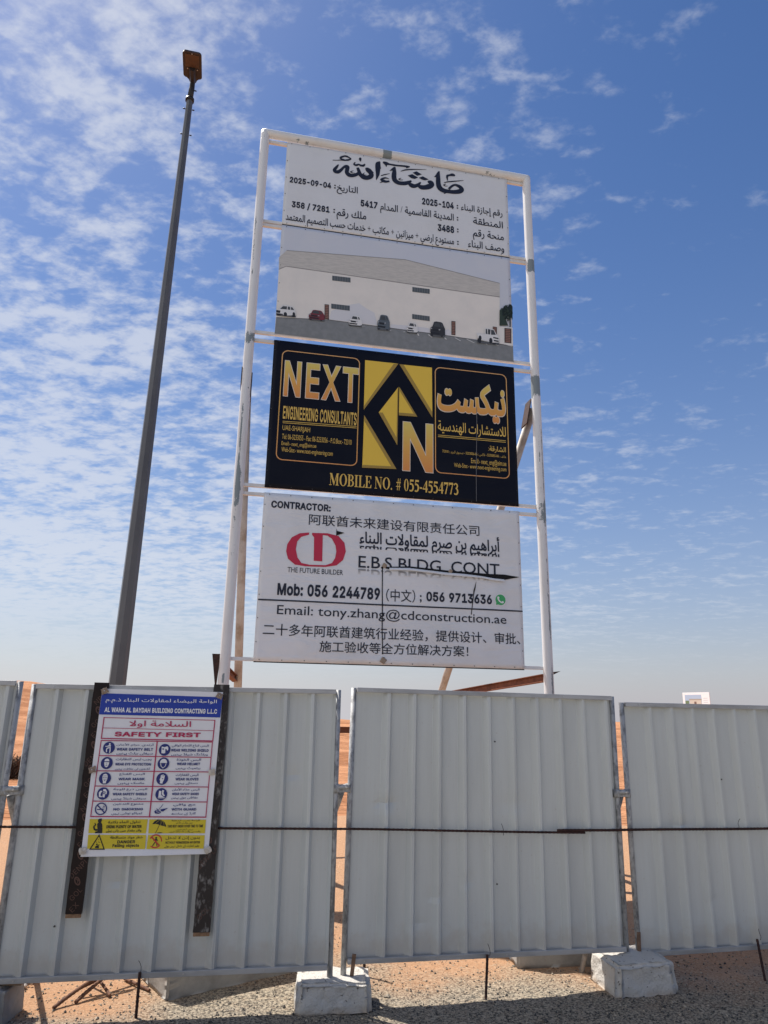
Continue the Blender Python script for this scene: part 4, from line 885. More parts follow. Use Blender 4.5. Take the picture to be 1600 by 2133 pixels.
 ('printed_car#37', 'tyre', [0.5604, 0.2723, 0.5555, 0.2533, 0.5421, 0.2451, 0.5281, 0.2526, 0.5217, 0.2713, 0.5266, 0.2903, 0.5399, 0.2985, 0.554, 0.291]),
 ('printed_car#37', 'carr', [0.392, 0.3214, 0.4183, 0.3376, 0.4357, 0.3804, 0.4625, 0.3868, 0.5247, 0.3857, 0.5443, 0.3806, 0.5712, 0.3417, 0.5815, 0.3278, 0.5837, 0.2715, 0.5532, 0.2595, 0.4026, 0.2585, 0.3898, 0.2863]),
 ('printed_car#37', 'glass', [0.4299, 0.3379, 0.4456, 0.375, 0.5057, 0.3753, 0.5189, 0.3375]),
 ('printed_car#37', 'glass', [0.5213, 0.3743, 0.5369, 0.3733, 0.5537, 0.3412, 0.5306, 0.3378]),
 ('printed_car#37', 'tyre', [0.4154, 0.315, 0.4967, 0.3143, 0.4936, 0.2945, 0.4202, 0.2955]),
 ('printed_car#37', 'tyre', [0.3976, 0.2837, 0.5174, 0.2825, 0.5103, 0.2668, 0.4022, 0.2669]),
 ('printed_car#37', 'lamp', [0.3959, 0.3201, 0.4133, 0.3192, 0.4118, 0.3093, 0.3945, 0.3103]),
 ('printed_car#37', 'lamp', [0.5004, 0.3172, 0.5198, 0.3177, 0.5182, 0.3078, 0.4989, 0.3073]),
 ('printed_car#38', 'shade', [0.8753, 0.2497, 1.0457, 0.2539, 1.0397, 0.2338, 0.8825, 0.2301]),
 ('printed_car#38', 'tyre', [0.9143, 0.2578, 0.9101, 0.2386, 0.8988, 0.2305, 0.887, 0.2381, 0.8817, 0.257, 0.8859, 0.2761, 0.8972, 0.2843, 0.909, 0.2767]),
 ('printed_car#38', 'tyre', [1.0225, 0.2604, 1.0182, 0.2412, 1.0068, 0.2331, 0.995, 0.2407, 0.9897, 0.2596, 0.994, 0.2788, 1.0054, 0.287, 1.0172, 0.2793]),
 ('printed_car#38', 'carw', [0.88, 0.3108, 0.9024, 0.327, 0.9176, 0.3701, 0.9404, 0.3765, 0.9931, 0.375, 1.0098, 0.3698, 1.0322, 0.3304, 1.0408, 0.3163, 1.0423, 0.2595, 1.0163, 0.2475, 0.8885, 0.2472, 0.8778, 0.2753]),
 ('printed_car#38', 'glass', [0.9123, 0.3273, 0.9259, 0.3647, 0.9769, 0.3646, 0.9879, 0.3264]),
 ('printed_car#38', 'glass', [0.9901, 0.3635, 1.0034, 0.3624, 1.0174, 0.33, 0.9977, 0.3266]),
 ('printed_car#38', 'tyre', [0.8998, 0.3042, 0.9688, 0.3031, 0.9661, 0.2831, 0.9037, 0.2844]),
 ('printed_car#38', 'tyre', [0.8844, 0.2726, 0.9861, 0.2709, 0.98, 0.2551, 0.8882, 0.2557]),
 ('printed_car#38', 'lamp', [0.8833, 0.3095, 0.8981, 0.3084, 0.8967, 0.2984, 0.882, 0.2995]),
 ('printed_car#38', 'lamp', [0.972, 0.306, 0.9884, 0.3064, 0.987, 0.2965, 0.9706, 0.296]),
 ('printed_car#39', 'shade', [1.231, 0.2496, 1.394, 0.2536, 1.3882, 0.2241, 1.2378, 0.2206]),
 ('printed_car#39', 'tyre', [1.2683, 0.261, 1.2643, 0.2328, 1.2534, 0.221, 1.2422, 0.2323, 1.237, 0.2602, 1.2411, 0.2884, 1.2519, 0.3003, 1.2632, 0.2889]),
 ('printed_car#39', 'tyre', [1.3719, 0.2635, 1.3677, 0.2353, 1.3568, 0.2234, 1.3455, 0.2348, 1.3404, 0.2627, 1.3446, 0.2909, 1.3555, 0.3029, 1.3668, 0.2915]),
 ('printed_car#39', 'cars', [1.2355, 0.3397, 1.257, 0.3633, 1.2715, 0.4269, 1.2934, 0.4359, 1.3439, 0.4331, 1.3599, 0.4251, 1.3813, 0.3666, 1.3895, 0.3458, 1.3908, 0.2618, 1.3659, 0.2445, 1.2436, 0.2458, 1.2334, 0.2873]),
 ('printed_car#39', 'glass', [1.2664, 0.3636, 1.2795, 0.4187, 1.3284, 0.4179, 1.3388, 0.3613]),
 ('printed_car#39', 'glass', [1.341, 0.4162, 1.3537, 0.4144, 1.3671, 0.3662, 1.3482, 0.3615]),
 ('printed_car#39', 'tyre', [1.2545, 0.3297, 1.3205, 0.3272, 1.3178, 0.2977, 1.2582, 0.3004]),
 ('printed_car#39', 'tyre', [1.2397, 0.2832, 1.337, 0.2794, 1.3311, 0.2562, 1.2433, 0.2583]),
 ('printed_car#39', 'lamp', [1.2386, 0.3376, 1.2528, 0.3359, 1.2515, 0.3212, 1.2374, 0.3229]),
 ('printed_car#39', 'lamp', [1.3236, 0.3315, 1.3393, 0.3319, 1.338, 0.3171, 1.3222, 0.3167]),
 ('printed_car#40', 'shade', [1.5997, 0.2501, 1.7475, 0.2536, 1.7419, 0.2334, 1.6056, 0.2302]),
 ('printed_car#40', 'tyre', [1.6337, 0.2581, 1.6297, 0.2387, 1.6197, 0.2305, 1.6096, 0.2382, 1.6053, 0.2574, 1.6093, 0.2769, 1.6193, 0.2851, 1.6294, 0.2773]),
 ('printed_car#40', 'tyre', [1.7276, 0.2604, 1.7235, 0.2409, 1.7135, 0.2327, 1.7033, 0.2405, 1.6991, 0.2597, 1.7031, 0.2791, 1.7132, 0.2874, 1.7233, 0.2796]),
 ('printed_car#40', 'carw', [1.6049, 0.3121, 1.6246, 0.3285, 1.6385, 0.3723, 1.6584, 0.3786, 1.7041, 0.3769, 1.7185, 0.3715, 1.7372, 0.3314, 1.7444, 0.3171, 1.7447, 0.2593, 1.7219, 0.2473, 1.6111, 0.2475, 1.6023, 0.2761]),
 ('printed_car#40', 'glass', [1.6332, 0.3287, 1.6457, 0.3667, 1.6899, 0.3664, 1.6987, 0.3275]),
 ('printed_car#40', 'glass', [1.7013, 0.3652, 1.7128, 0.3641, 1.7244, 0.3311, 1.7073, 0.3277]),
 ('printed_car#40', 'tyre', [1.622, 0.3054, 1.6817, 0.304, 1.679, 0.2837, 1.625, 0.2852]),
 ('printed_car#40', 'tyre', [1.608, 0.2733, 1.6962, 0.2711, 1.6906, 0.2552, 1.611, 0.2561]),
 ('printed_car#40', 'lamp', [1.6077, 0.3108, 1.6205, 0.3096, 1.6192, 0.2995, 1.6064, 0.3006]),
 ('printed_car#40', 'lamp', [1.6846, 0.3069, 1.6988, 0.3073, 1.6974, 0.2971, 1.6832, 0.2968]),
 ('printed_car#41', 'shade', [1.9013, 0.2496, 2.1003, 0.2543, 2.0925, 0.2248, 1.9089, 0.2206]),
 ('printed_car#41', 'tyre', [1.9471, 0.2612, 1.9414, 0.233, 1.9279, 0.221, 1.9144, 0.2323, 1.9089, 0.2603, 1.9145, 0.2885, 1.928, 0.3005, 1.9415, 0.2892]),
 ('printed_car#41', 'tyre', [2.0735, 0.2642, 2.0677, 0.2359, 2.0541, 0.2239, 2.0406, 0.2353, 2.0351, 0.2633, 2.0409, 0.2916, 2.0545, 0.3036, 2.068, 0.2923]),
 ('printed_car#41', 'cark', [1.909, 0.3398, 1.9358, 0.3637, 1.9551, 0.4274, 1.982, 0.4366, 2.0436, 0.4341, 2.0629, 0.4262, 2.0876, 0.3676, 2.0971, 0.3468, 2.0966, 0.2626, 2.0657, 0.2451, 1.9165, 0.2458, 1.9051, 0.2873]),
 ('printed_car#41', 'glass', [1.9473, 0.364, 1.9647, 0.4193, 2.0243, 0.4188, 2.0356, 0.3621]),
 ('printed_car#41', 'glass', [2.0397, 0.4171, 2.0551, 0.4154, 2.0703, 0.3672, 2.0471, 0.3624]),
 ('printed_car#41', 'tyre', [1.9319, 0.3299, 2.0124, 0.3278, 2.0084, 0.2983, 1.9357, 0.3007]),
 ('printed_car#41', 'tyre', [1.9127, 0.2833, 2.0314, 0.28, 2.0236, 0.2567, 1.9165, 0.2583]),
 ('printed_car#41', 'lamp', [1.9128, 0.3378, 1.93, 0.3362, 1.9281, 0.3214, 1.9109, 0.3231]),
 ('printed_car#41', 'lamp', [2.0162, 0.3321, 2.0354, 0.3326, 2.0335, 0.3178, 2.0143, 0.3173]),
 ('printed_car#42', 'shade', [2.5085, 0.2362, 2.8116, 0.2432, 2.799, 0.2113, 2.5194, 0.205]),
 ('printed_car#42', 'tyre', [2.5783, 0.2491, 2.5691, 0.2187, 2.5484, 0.2057, 2.5281, 0.2177, 2.5203, 0.2477, 2.5294, 0.2782, 2.5501, 0.2913, 2.5704, 0.2792]),
 ('printed_car#42', 'tyre', [2.7709, 0.2536, 2.7615, 0.223, 2.7405, 0.21, 2.7201, 0.2221, 2.7124, 0.2522, 2.7217, 0.2828, 2.7428, 0.2959, 2.7631, 0.2838]),
 ('printed_car#42', 'carw', [2.5164, 0.3447, 2.6211, 0.3428, 2.6287, 0.4203, 2.6466, 0.4345, 2.7461, 0.4235, 2.7796, 0.3559, 2.8082, 0.3293, 2.8059, 0.2476, 2.7236, 0.2367, 2.5725, 0.2512, 2.5237, 0.2771]),
 ('printed_car#42', 'glass', [2.6345, 0.4159, 2.6522, 0.4232, 2.6563, 0.3482, 2.6329, 0.3476]),
 ('printed_car#42', 'glass', [2.6639, 0.4212, 2.699, 0.4176, 2.6913, 0.3446, 2.6622, 0.3484]),
 ('printed_car#42', 'glass', [2.7049, 0.4178, 2.743, 0.4142, 2.7677, 0.3511, 2.703, 0.3449]),
 ('printed_car#42', 'tyre', [2.7213, 0.2592, 2.7137, 0.2287, 2.6968, 0.2158, 2.6807, 0.2279, 2.6746, 0.2581, 2.6822, 0.2887, 2.699, 0.3017, 2.7152, 0.2895]),
 ('printed_car#42', 'tyre', [2.576, 0.2784, 2.5695, 0.2511, 2.5549, 0.2395, 2.5407, 0.2504, 2.5353, 0.2774, 2.5419, 0.3047, 2.5565, 0.3163, 2.5706, 0.3054]),
 ('printed_car#42', 'tyre', [2.7316, 0.3184, 2.8018, 0.311, 2.8013, 0.2928, 2.7312, 0.3002]),
 ('printed_car#42', 'tyre', [2.7364, 0.2777, 2.8037, 0.2725, 2.8002, 0.2543, 2.7388, 0.2574])]
TEXT_ENGINEER = [('NEXT', 'C', 0, 'gold', [0.147, 1.124, 1.016, 1.572]),
 ('ENGINEERING CONSULTANTS', 'I', -3.5, 'gold2', [0.154, 0.835, 1.012, 0.999]),
 ('UAE-SHARJAH', 'S', 0.0, 'gold2', [0.158, 0.679, 0.474, 0.759]),
 ('Tel: 06-5233055 - Fax: 06-5233056 - P.O.Box:- 72310', 'S', 0.0, 'gold2', [0.159, 0.589, 0.961, 0.652]),
 ('Email:- next_eng@eim.ae', 'S', 0.0, 'gold2', [0.158, 0.499, 0.554, 0.564]),
 ('Web-Site:- www.next-engineering.com', 'S', 0.0, 'gold2', [0.161, 0.417, 0.747, 0.492]),
 ('MOBILE NO. # 055-4554773', 'M', 0, 'gold2', [0.719, 0.08, 2.248, 0.229]),
 ('N', 'C', 0, 'gold', [1.575, 0.332, 1.937, 0.941]),
 ('ﺖﺴﻜﻴﻧ', 'B', 0.036, 'gold', [1.997, 1.04, 2.867, 1.548]),
 ('ﺔﻴﺳﺪﻨﻬﻟﺍ ﺕﺍﺭﺎﺸﺘﺳﻼﻟ', 'B', 0.008, 'gold2', [2.001, 0.834, 2.864, 1.006]),
 (':ﺔﻗﺭﺎﺸﻟﺍ', 'B', 0.01, 'gold2', [2.634, 0.652, 2.857, 0.739]),
 ('72310 : ﺪﻳﺮﺒﻟﺍ ﻕﻭﺪﻨﺻ - 5233056-06 : ﺲﻛﺎﻓ - 5233055-06 : ﻒﺗﺎﻫ', 'B', 0.006, 'gold2', [2.056, 0.589, 2.855, 0.632]),
 ('Email:- next_eng@eim.ae', 'S', 0.0, 'gold2', [2.412, 0.475, 2.857, 0.561]),
 ('Web-Site:- www.next-engineering.com', 'S', 0.0, 'gold2', [2.199, 0.409, 2.855, 0.48])]
ART_ENGINEER = [('yellow', [1.0948, 1.6952, 1.5066, 1.6977, 1.0941, 1.0451]),
 ('yellow', [1.5191, 1.6912, 1.9286, 1.6952, 1.9325, 1.033]),
 ('yellow', [1.1006, 0.9774, 1.4988, 0.3399, 1.0936, 0.3218]),
 ('yellow', [1.5102, 1.3868, 1.5046, 0.6363, 1.2735, 1.0284]),
 ('yellow', [1.5225, 1.3882, 1.7457, 1.024, 1.5194, 1.0184]),
 ('ochre', [1.5066, 1.6977, 1.0941, 1.0451, 1.0976, 1.0963, 1.4475, 1.6879]),
 ('ochre', [1.5191, 1.6912, 1.9325, 1.033, 1.9302, 1.1076, 1.5711, 1.6922]),
 ('ochre', [1.1006, 0.9774, 1.4988, 0.3399, 1.4442, 0.3523, 1.1048, 0.9023]),
 ('ochre', [1.0936, 0.3218, 1.4988, 0.3399, 1.4653, 0.3688, 1.0974, 0.356]),
 ('ochre', [1.2735, 1.0284, 1.5046, 0.6363, 1.5037, 0.7161, 1.3214, 1.0334]),
 ('ochre', [1.5194, 1.0184, 1.7457, 1.024, 1.7015, 1.0579, 1.5214, 1.0544]),
 ('ochre', [1.5102, 1.3868, 1.5046, 0.6363, 1.4939, 0.7277, 1.4986, 1.3411]),
 ('ochre', [1.5225, 1.3882, 1.7457, 1.024, 1.7015, 1.0579, 1.5305, 1.3316]),
 ('gold2', [0.1558, 0.8019, 0.2095, 0.8032, 0.2632, 0.8044, 0.3169, 0.8057, 0.3705, 0.8069, 0.4242, 0.8082, 0.4779, 0.8094, 0.5316, 0.8107, 0.5853, 0.812, 0.639, 0.8132, 0.6927, 0.8145, 0.7464, 0.8157, 0.8, 0.817, 0.8537, 0.8182, 0.9074, 0.8195, 0.9611, 0.8207, 1.0148, 0.822, 1.0148, 0.829, 0.9611, 0.8277, 0.9074, 0.8265, 0.8537, 0.8252, 0.8, 0.824, 0.7464, 0.8227, 0.6927, 0.8215, 0.639, 0.8202, 0.5853, 0.8189, 0.5316, 0.8177, 0.4779, 0.8164, 0.4242, 0.8152, 0.3705, 0.8139, 0.3169, 0.8127, 0.2632, 0.8114, 0.2095, 0.8102, 0.1558, 0.8089]),
 ('gold2', [0.1568, 0.7825, 0.2105, 0.7837, 0.2641, 0.785, 0.3178, 0.7862, 0.3714, 0.7874, 0.4251, 0.7886, 0.4787, 0.7899, 0.5324, 0.7911, 0.586, 0.7923, 0.6397, 0.7935, 0.6934, 0.7948, 0.747, 0.796, 0.8007, 0.7972, 0.8543, 0.7984, 0.908, 0.7997, 0.9616, 0.8009, 1.0153, 0.8021, 1.0153, 0.8091, 0.9616, 0.8079, 0.908, 0.8066, 0.8543, 0.8054, 0.8007, 0.8042, 0.747, 0.803, 0.6934, 0.8017, 0.6397, 0.8005, 0.586, 0.7993, 0.5324, 0.7981, 0.4787, 0.7968, 0.4251, 0.7956, 0.3714, 0.7944, 0.3178, 0.7932, 0.2641, 0.7919, 0.2105, 0.7907, 0.1568, 0.7895]),
 ('gold2', [2.0033, 0.8114, 2.0569, 0.8119, 2.1105, 0.8125, 2.1641, 0.813, 2.2176, 0.8135, 2.2712, 0.814, 2.3248, 0.8145, 2.3784, 0.8151, 2.432, 0.8156, 2.4856, 0.8161, 2.5392, 0.8167, 2.5928, 0.8172, 2.6463, 0.8177, 2.6999, 0.8182, 2.7535, 0.8188, 2.8071, 0.8193, 2.8607, 0.8198, 2.8607, 0.8268, 2.8071, 0.8263, 2.7535, 0.8257, 2.6999, 0.8252, 2.6463, 0.8247, 2.5928, 0.8242, 2.5392, 0.8236, 2.4856, 0.8231, 2.432, 0.8226, 2.3784, 0.8221, 2.3248, 0.8215, 2.2712, 0.821, 2.2176, 0.8205, 2.1641, 0.82, 2.1105, 0.8194, 2.0569, 0.8189, 2.0033, 0.8184]),
 ('gold2', [2.0033, 0.7911, 2.0568, 0.7916, 2.1104, 0.7921, 2.1639, 0.7926, 2.2175, 0.7931, 2.271, 0.7936, 2.3246, 0.7941, 2.3781, 0.7946, 2.4316, 0.7951, 2.4852, 0.7956, 2.5387, 0.7961, 2.5923, 0.7966, 2.6458, 0.7971, 2.6994, 0.7976, 2.7529, 0.7981, 2.8065, 0.7986, 2.86, 0.7991, 2.86, 0.8061, 2.8065, 0.8056, 2.7529, 0.8051, 2.6994, 0.8046, 2.6458, 0.8041, 2.5923, 0.8036, 2.5387, 0.8031, 2.4852, 0.8026, 2.4316, 0.8021, 2.3781, 0.8016, 2.3246, 0.8011, 2.271, 0.8006, 2.2175, 0.8001, 2.1639, 0.7996, 2.1104, 0.7991, 2.0568, 0.7986, 2.0033, 0.7981])]
CREASE = [[2.491, 1.2271, 2.4987, 1.2305, 2.4928, 0.9271, 2.4817, 0.6189, 2.4734, 0.3169, 2.4701, 0.0212, 2.4652, 0.0209, 2.4672, 0.3164, 2.4755, 0.6183, 2.4877, 0.9266]]
FRAMES = [[0.101, 0.333, 1.034, 1.709], [1.965, 0.334, 2.897, 1.713]]
TEXT_CONTRACTOR = [('CONTRACTOR:', 'I', 0, 'ink', [0.085, 1.666, 0.748, 1.75]),
 ('阿联酋未来建设有限责任公司', 'B', 0.004, 'ink', [0.509, 1.498, 2.496, 1.626]),
 ('THE FUTURE BUILDER', 'B', 0.004, 'ink', [0.302, 0.953, 0.91, 1.009]),
 ('ﺀﺎﻨﺒﻟﺍ ﺕﻻﻭﺎﻘﻤﻟ ﻡﺮﺻ ﻦﺑ ﻢﻴﻫﺍﺮﺑﺃ', 'B', 0.022, 'ink', [1.083, 1.331, 2.74, 1.458], 'basemirror'),
 ('E.B.S BLDG. CONT', 'B', 0.008, 'ink', [1.079, 1.047, 2.732, 1.182], 'fade'),
 ('Mob: 056 2244789', 'I', 0, 'ink', [0.206, 0.698, 1.33, 0.832]),
 ('（中文）', 'B', 0.004, 'ink', [1.399, 0.687, 1.73, 0.829]),
 (';', 'B', 0.02, 'ink', [1.783, 0.69, 1.805, 0.775]),
 ('056 9713636', 'I', 0, 'ink', [1.858, 0.709, 2.629, 0.819]),
 ('Email: tony.zhang@cdconstruction.ae', 'B', 0.004, 'ink', [0.215, 0.464, 2.797, 0.6]),
 ('二十多年阿联酋建筑行业经验，提供设计、审批、', 'B', 0.006, 'ink', [0.08, 0.266, 2.958, 0.395]),
 ('施工验收等全方位解决方案！', 'B', 0.006, 'ink', [0.684, 0.115, 2.34, 0.234])]
LOGO_RING = [0.5174, 1.4103, 0.4152, 1.3944, 0.3307, 1.3439, 0.2852, 1.2628, 0.2765, 1.1845, 0.3003, 1.102, 0.3787, 1.0405, 0.4981, 1.0275, 0.7154, 1.0332, 0.8352, 1.0578, 0.9059, 1.122, 0.9338, 1.2202, 0.915, 1.3185, 0.8456, 1.3912, 0.7225, 1.4149, 0.5505, 1.408, 0.5515, 1.3854, 0.5746, 1.3598, 0.5819, 1.0942, 0.6758, 1.093, 0.6703, 1.391, 0.7235, 1.3877, 0.7736, 1.3547, 0.8162, 1.2805, 0.8274, 1.2137, 0.8168, 1.1391, 0.7837, 1.0815, 0.7146, 1.0531, 0.5405, 1.0476, 0.4488, 1.0622, 0.4027, 1.1213, 0.3808, 1.2131, 0.3917, 1.2986, 0.4324, 1.355, 0.5185, 1.3855]
ART_CONTRACTOR = [('ink', [0.0099, 0.6358, 0.1967, 0.6361, 0.3835, 0.6363, 0.5704, 0.6366, 0.7572, 0.6368, 0.944, 0.6371, 1.1308, 0.6373, 1.3176, 0.6376, 1.5045, 0.6379, 1.6913, 0.6381, 1.8781, 0.6384, 2.0649, 0.6386, 2.2517, 0.6389, 2.4385, 0.6391, 2.6254, 0.6394, 2.8122, 0.6396, 2.999, 0.6399, 2.999, 0.6559, 2.8122, 0.6556, 2.6254, 0.6554, 2.4385, 0.6551, 2.2517, 0.6549, 2.0649, 0.6546, 1.8781, 0.6544, 1.6913, 0.6541, 1.5045, 0.6539, 1.3176, 0.6536, 1.1308, 0.6533, 0.944, 0.6531, 0.7572, 0.6528, 0.5704, 0.6526, 0.3835, 0.6523, 0.1967, 0.6521, 0.0099, 0.6518])]
PHONE_BADGE = [2.661, 0.695, 2.804, 0.838]
TEARS = [[1.3586, 1.0966, 1.4043, 1.0721, 1.6547, 1.0931, 1.8853, 1.0811, 2.1183, 1.0689, 2.3538, 1.0659, 2.5917, 1.0581, 2.7842, 1.0617, 2.9776, 1.0419, 2.7823, 0.999, 2.6622, 1.0042, 2.4954, 1.023, 2.306, 1.0357, 2.0713, 1.0412, 1.839, 1.0557, 1.6549, 1.0682, 1.4271, 1.0576, 1.3591, 1.0696], [1.3455, 1.0688, 1.3568, 1.0694, 1.3593, 0.802, 1.3646, 0.6266, 1.367, 0.3671, 1.3781, 0.1125, 1.3672, 0.1122, 1.356, 0.3667, 1.3535, 0.6261, 1.3481, 0.8015], [2.4092, 0.854, 2.4468, 0.9699, 2.4358, 0.8895, 2.4155, 0.809, 2.3833, 0.5831, 2.374, 0.5827, 2.4005, 0.7631], [0.8203, 1.4785, 0.828, 1.4493, 0.8775, 1.4389, 0.9113, 1.432, 0.8342, 1.3995, 0.8189, 1.3917], [1.3551, 0.0593, 1.3873, 0.0855, 1.4208, 0.0466, 1.3882, 0.033]]
TEXT_POSTER = [('ﻡ.ﻡ.ﺫ ﺀﺎﻨﺒﻟﺍ ﺕﻻﻭﺎﻘﻤﻟ ﺀﺎﻀﻴﺒﻟﺍ ﺔﺣﺍﻮﻟﺍ', 'B', 0.006, 'pwhite', [0.034, 0.863, 0.705, 0.895]),
 ('AL WAHA AL BAYDAH BUILDING CONTRACTING L.L.C', 'I', 0, 'pwhite', [0.034, 0.809, 0.711, 0.838]),
 ('ﻻﻭﺍ ﺔﻣﻼﺴﻟﺍ', 'B', 0.01, 'pred', [0.187, 0.718, 0.559, 0.763]),
 ('SAFETY FIRST', 'I', 0.0, 'pred', [0.109, 0.667, 0.622, 0.695]),
 ('ﻥﺎﻣﻷﺍ ﻡﺍﺰﺣ ﻱﺪﺗﺭﺃ', 'B', 0.012, 'pblue', [0.128, 0.609, 0.346, 0.628]),
 ('WEAR SAFETY BELT', 'I', 0, 'pblue', [0.131, 0.585, 0.345, 0.601]),
 ('ﮟﯿﻨﮩﭘ ﭧﻠﯿﺑ ﯽﭩﻔﯿﺳ', 'B', 0.012, 'pblue', [0.134, 0.559, 0.346, 0.577]),
 ('ﺕﺍﺭﺎﻈﻨﻟﺍ ﺲﺒﻟ ﺐﺠﻳ', 'B', 0.012, 'pblue', [0.134, 0.526, 0.342, 0.544]),
 ('WEAR EYE PROTECTION', 'I', 0, 'pblue', [0.133, 0.5, 0.342, 0.515]),
 ('ﮟﯿﻨﮩﭘ ﺖﻇﺎﻔﺣ ﯽﮐ ﮞﻭھﮏﻧﺁ', 'B', 0.012, 'pblue', [0.136, 0.472, 0.34, 0.489]),
 ('ﻉﺎﻨﻘﻟﺍ ﺲﺒﻟﺍ', 'B', 0.012, 'pblue', [0.164, 0.441, 0.312, 0.458]),
 ('WEAR MASK', 'I', 0, 'pblue', [0.161, 0.416, 0.315, 0.43]),
 ('ﮟﯿﻨﮩﭘ ﮏﺳﺎﻣ', 'B', 0.012, 'pblue', [0.16, 0.39, 0.314, 0.407]),
 ('ﺔﺟﻮﻠﻟ ﻉﺭﺩ ﺲﺒﻟﺍ', 'B', 0.012, 'pblue', [0.139, 0.355, 0.334, 0.372]),
 ('WEAR SAFETY SHIELD', 'I', 0, 'pblue', [0.138, 0.331, 0.335, 0.345]),
 ('ﮟﯿﻨﮩﭘ ﮉﻠﯿﺷ ﯽﭩﻔﯿﺳ', 'B', 0.012, 'pblue', [0.134, 0.304, 0.332, 0.321]),
 ('ﻦﻴﺧﺪﺘﻟﺍ ﻉﻮﻨﻤﻣ', 'B', 0.012, 'pblue', [0.147, 0.273, 0.321, 0.29]),
 ('NO SMOKING', 'I', 0, 'pblue', [0.152, 0.247, 0.322, 0.26]),
 ('ﮟﯿﮩﻧ ﯽﺷﻮﻧ ﻮﮐﺎﺒﻤﺗ', 'B', 0.012, 'pblue', [0.144, 0.221, 0.319, 0.238]),
 ('ﻲﻗﺍﻮﻟﺍ ﻡﺎﺤﻠﻟﺍ ﻉﺎﻨﻗ ﺲﺒﻟﺍ', 'B', 0.012, 'pblue', [0.454, 0.606, 0.677, 0.625]),
 ('WEAR WELDING SHIELD', 'I', 0, 'pblue', [0.452, 0.582, 0.678, 0.598]),
 ('ﮟﯿﻨﮩﭘ ﮉﻠﯿﺷ ﮓﻧﮉﻠﯾﻭ', 'B', 0.012, 'pblue', [0.455, 0.556, 0.675, 0.574]),
 ('ﺓﺫﻮﺨﻟﺍ ﺲﺒﻟﺍ', 'B', 0.012, 'pblue', [0.491, 0.525, 0.637, 0.543]),
 ('WEAR HELMET', 'I', 0, 'pblue', [0.495, 0.503, 0.633, 0.518]),
 ('ﮟﯿﻨﮩﭘ ﭧﯿﻤﻠﯿﮨ', 'B', 0.012, 'pblue', [0.49, 0.476, 0.637, 0.493]),
 ('ﺕﺍﺯﺎﻔﻘﻟﺍ ﺲﺒﻟﺍ', 'B', 0.012, 'pblue', [0.494, 0.437, 0.629, 0.455]),
 ('WEAR GLOVES', 'I', 0, 'pblue', [0.494, 0.415, 0.631, 0.43]),
 ('ﮟﯿﻨﮩﭘ ﮯﻧﺎﺘﺳﺩ', 'B', 0.012, 'pblue', [0.492, 0.39, 0.628, 0.407]),
 ('ﻥﺎﻣﻷﺍ ﺀﺍﺬﺣ ﺲﺒﻟﺍ', 'B', 0.012, 'pblue', [0.48, 0.354, 0.642, 0.372]),
 ('WEAR SAFETY SHOES', 'I', 0, 'pblue', [0.482, 0.331, 0.64, 0.345]),
 ('ﮟﯿﻨﮩﭘ ﮯﺗﻮﺟ ﯽﺘﻇﺎﻔﺣ', 'B', 0.012, 'pblue', [0.479, 0.307, 0.637, 0.324]),
 ('ﻲﻗﺍﻭ ﻊﻣ', 'B', 0.012, 'pblue', [0.494, 0.267, 0.625, 0.284]),
 ('WITH GUARD', 'I', 0, 'pblue', [0.487, 0.244, 0.633, 0.258]),
 ('ھﺕﺎﺳ ﮯﮐ ﮈﺭﺎﮔ', 'B', 0.012, 'pblue', [0.487, 0.218, 0.632, 0.235]),
 ('ﺓﺮﺜﻜﺑ ﺀﺎﻤﻟﺍ ﻝﻭﺎﻨﺗ', 'B', 0.012, 'pblack', [0.131, 0.172, 0.315, 0.191]),
 ('DRINK PLENTY OF WATER', 'I', 0, 'pblack', [0.124, 0.149, 0.324, 0.166]),
 ('ﮯﺌﯿﭘ ﯽﻧﺎﭘ ﮟﯿﻣ ﺭﺍﺪﻘﻣ ﺮﻓﺍﻭ', 'B', 0.012, 'pblack', [0.124, 0.125, 0.325, 0.144]),
 ('ﺔﻠﻈﻤﻟﺍ ﺖﺤﺗ ﺔﺣﺍﺮﻟﺍ', 'B', 0.012, 'pblack', [0.493, 0.182, 0.659, 0.194]),
 ('ﺮﺧﺂﻟ ﺖﻗﻭ ﻦﻣ', 'B', 0.012, 'pblack', [0.519, 0.169, 0.617, 0.182]),
 ('TAKE REST UNDER COVER TIME TO TIME', 'I', 0, 'pblack', [0.473, 0.15, 0.68, 0.165]),
 ('ﮟﯾﺮﮐ ﻡﺍﺭﺁ ﮟﯿﮩﻧ', 'B', 0.012, 'pblack', [0.523, 0.132, 0.624, 0.144]),
 ('ﮟﯾﺮﮐ ﮧﻃﺎﺣﺍ ﺎﮐ ﺖﻗﻭ ﮯﺳ ﺖﻗﻭ', 'B', 0.012, 'pblack', [0.488, 0.12, 0.668, 0.132]),
 ('ﺔﻄﻗﺎﺴﺘﻣ ﺩﺍﻮﻣ ﺮﻄﺧ', 'B', 0.012, 'pblack', [0.152, 0.088, 0.338, 0.108]),
 ('DANGER', 'I', 0, 'pblack', [0.195, 0.066, 0.297, 0.083]),
 ('Falling objects', 'I', 0, 'pblack', [0.17, 0.043, 0.321, 0.063]),
 ('ﻞﺧﺪﺗ ﻻ ﻥﺫﺇ ﻥﻭﺪﺑ', 'B', 0.012, 'pblack', [0.469, 0.08, 0.668, 0.103]),
 ('WITHOUT PERMISSION NO ENTER', 'I', 0, 'pblack', [0.469, 0.061, 0.671, 0.074]),
 ('ﮯﺗﻮﮨ ﮟﯿﮩﻧ ﻞﺧﺍﺩ ﮯﮐ ﺕﺯﺎﺟﺍ ﺮﯿﻐﺑ', 'B', 0.012, 'pblack', [0.466, 0.038, 0.667, 0.056])]
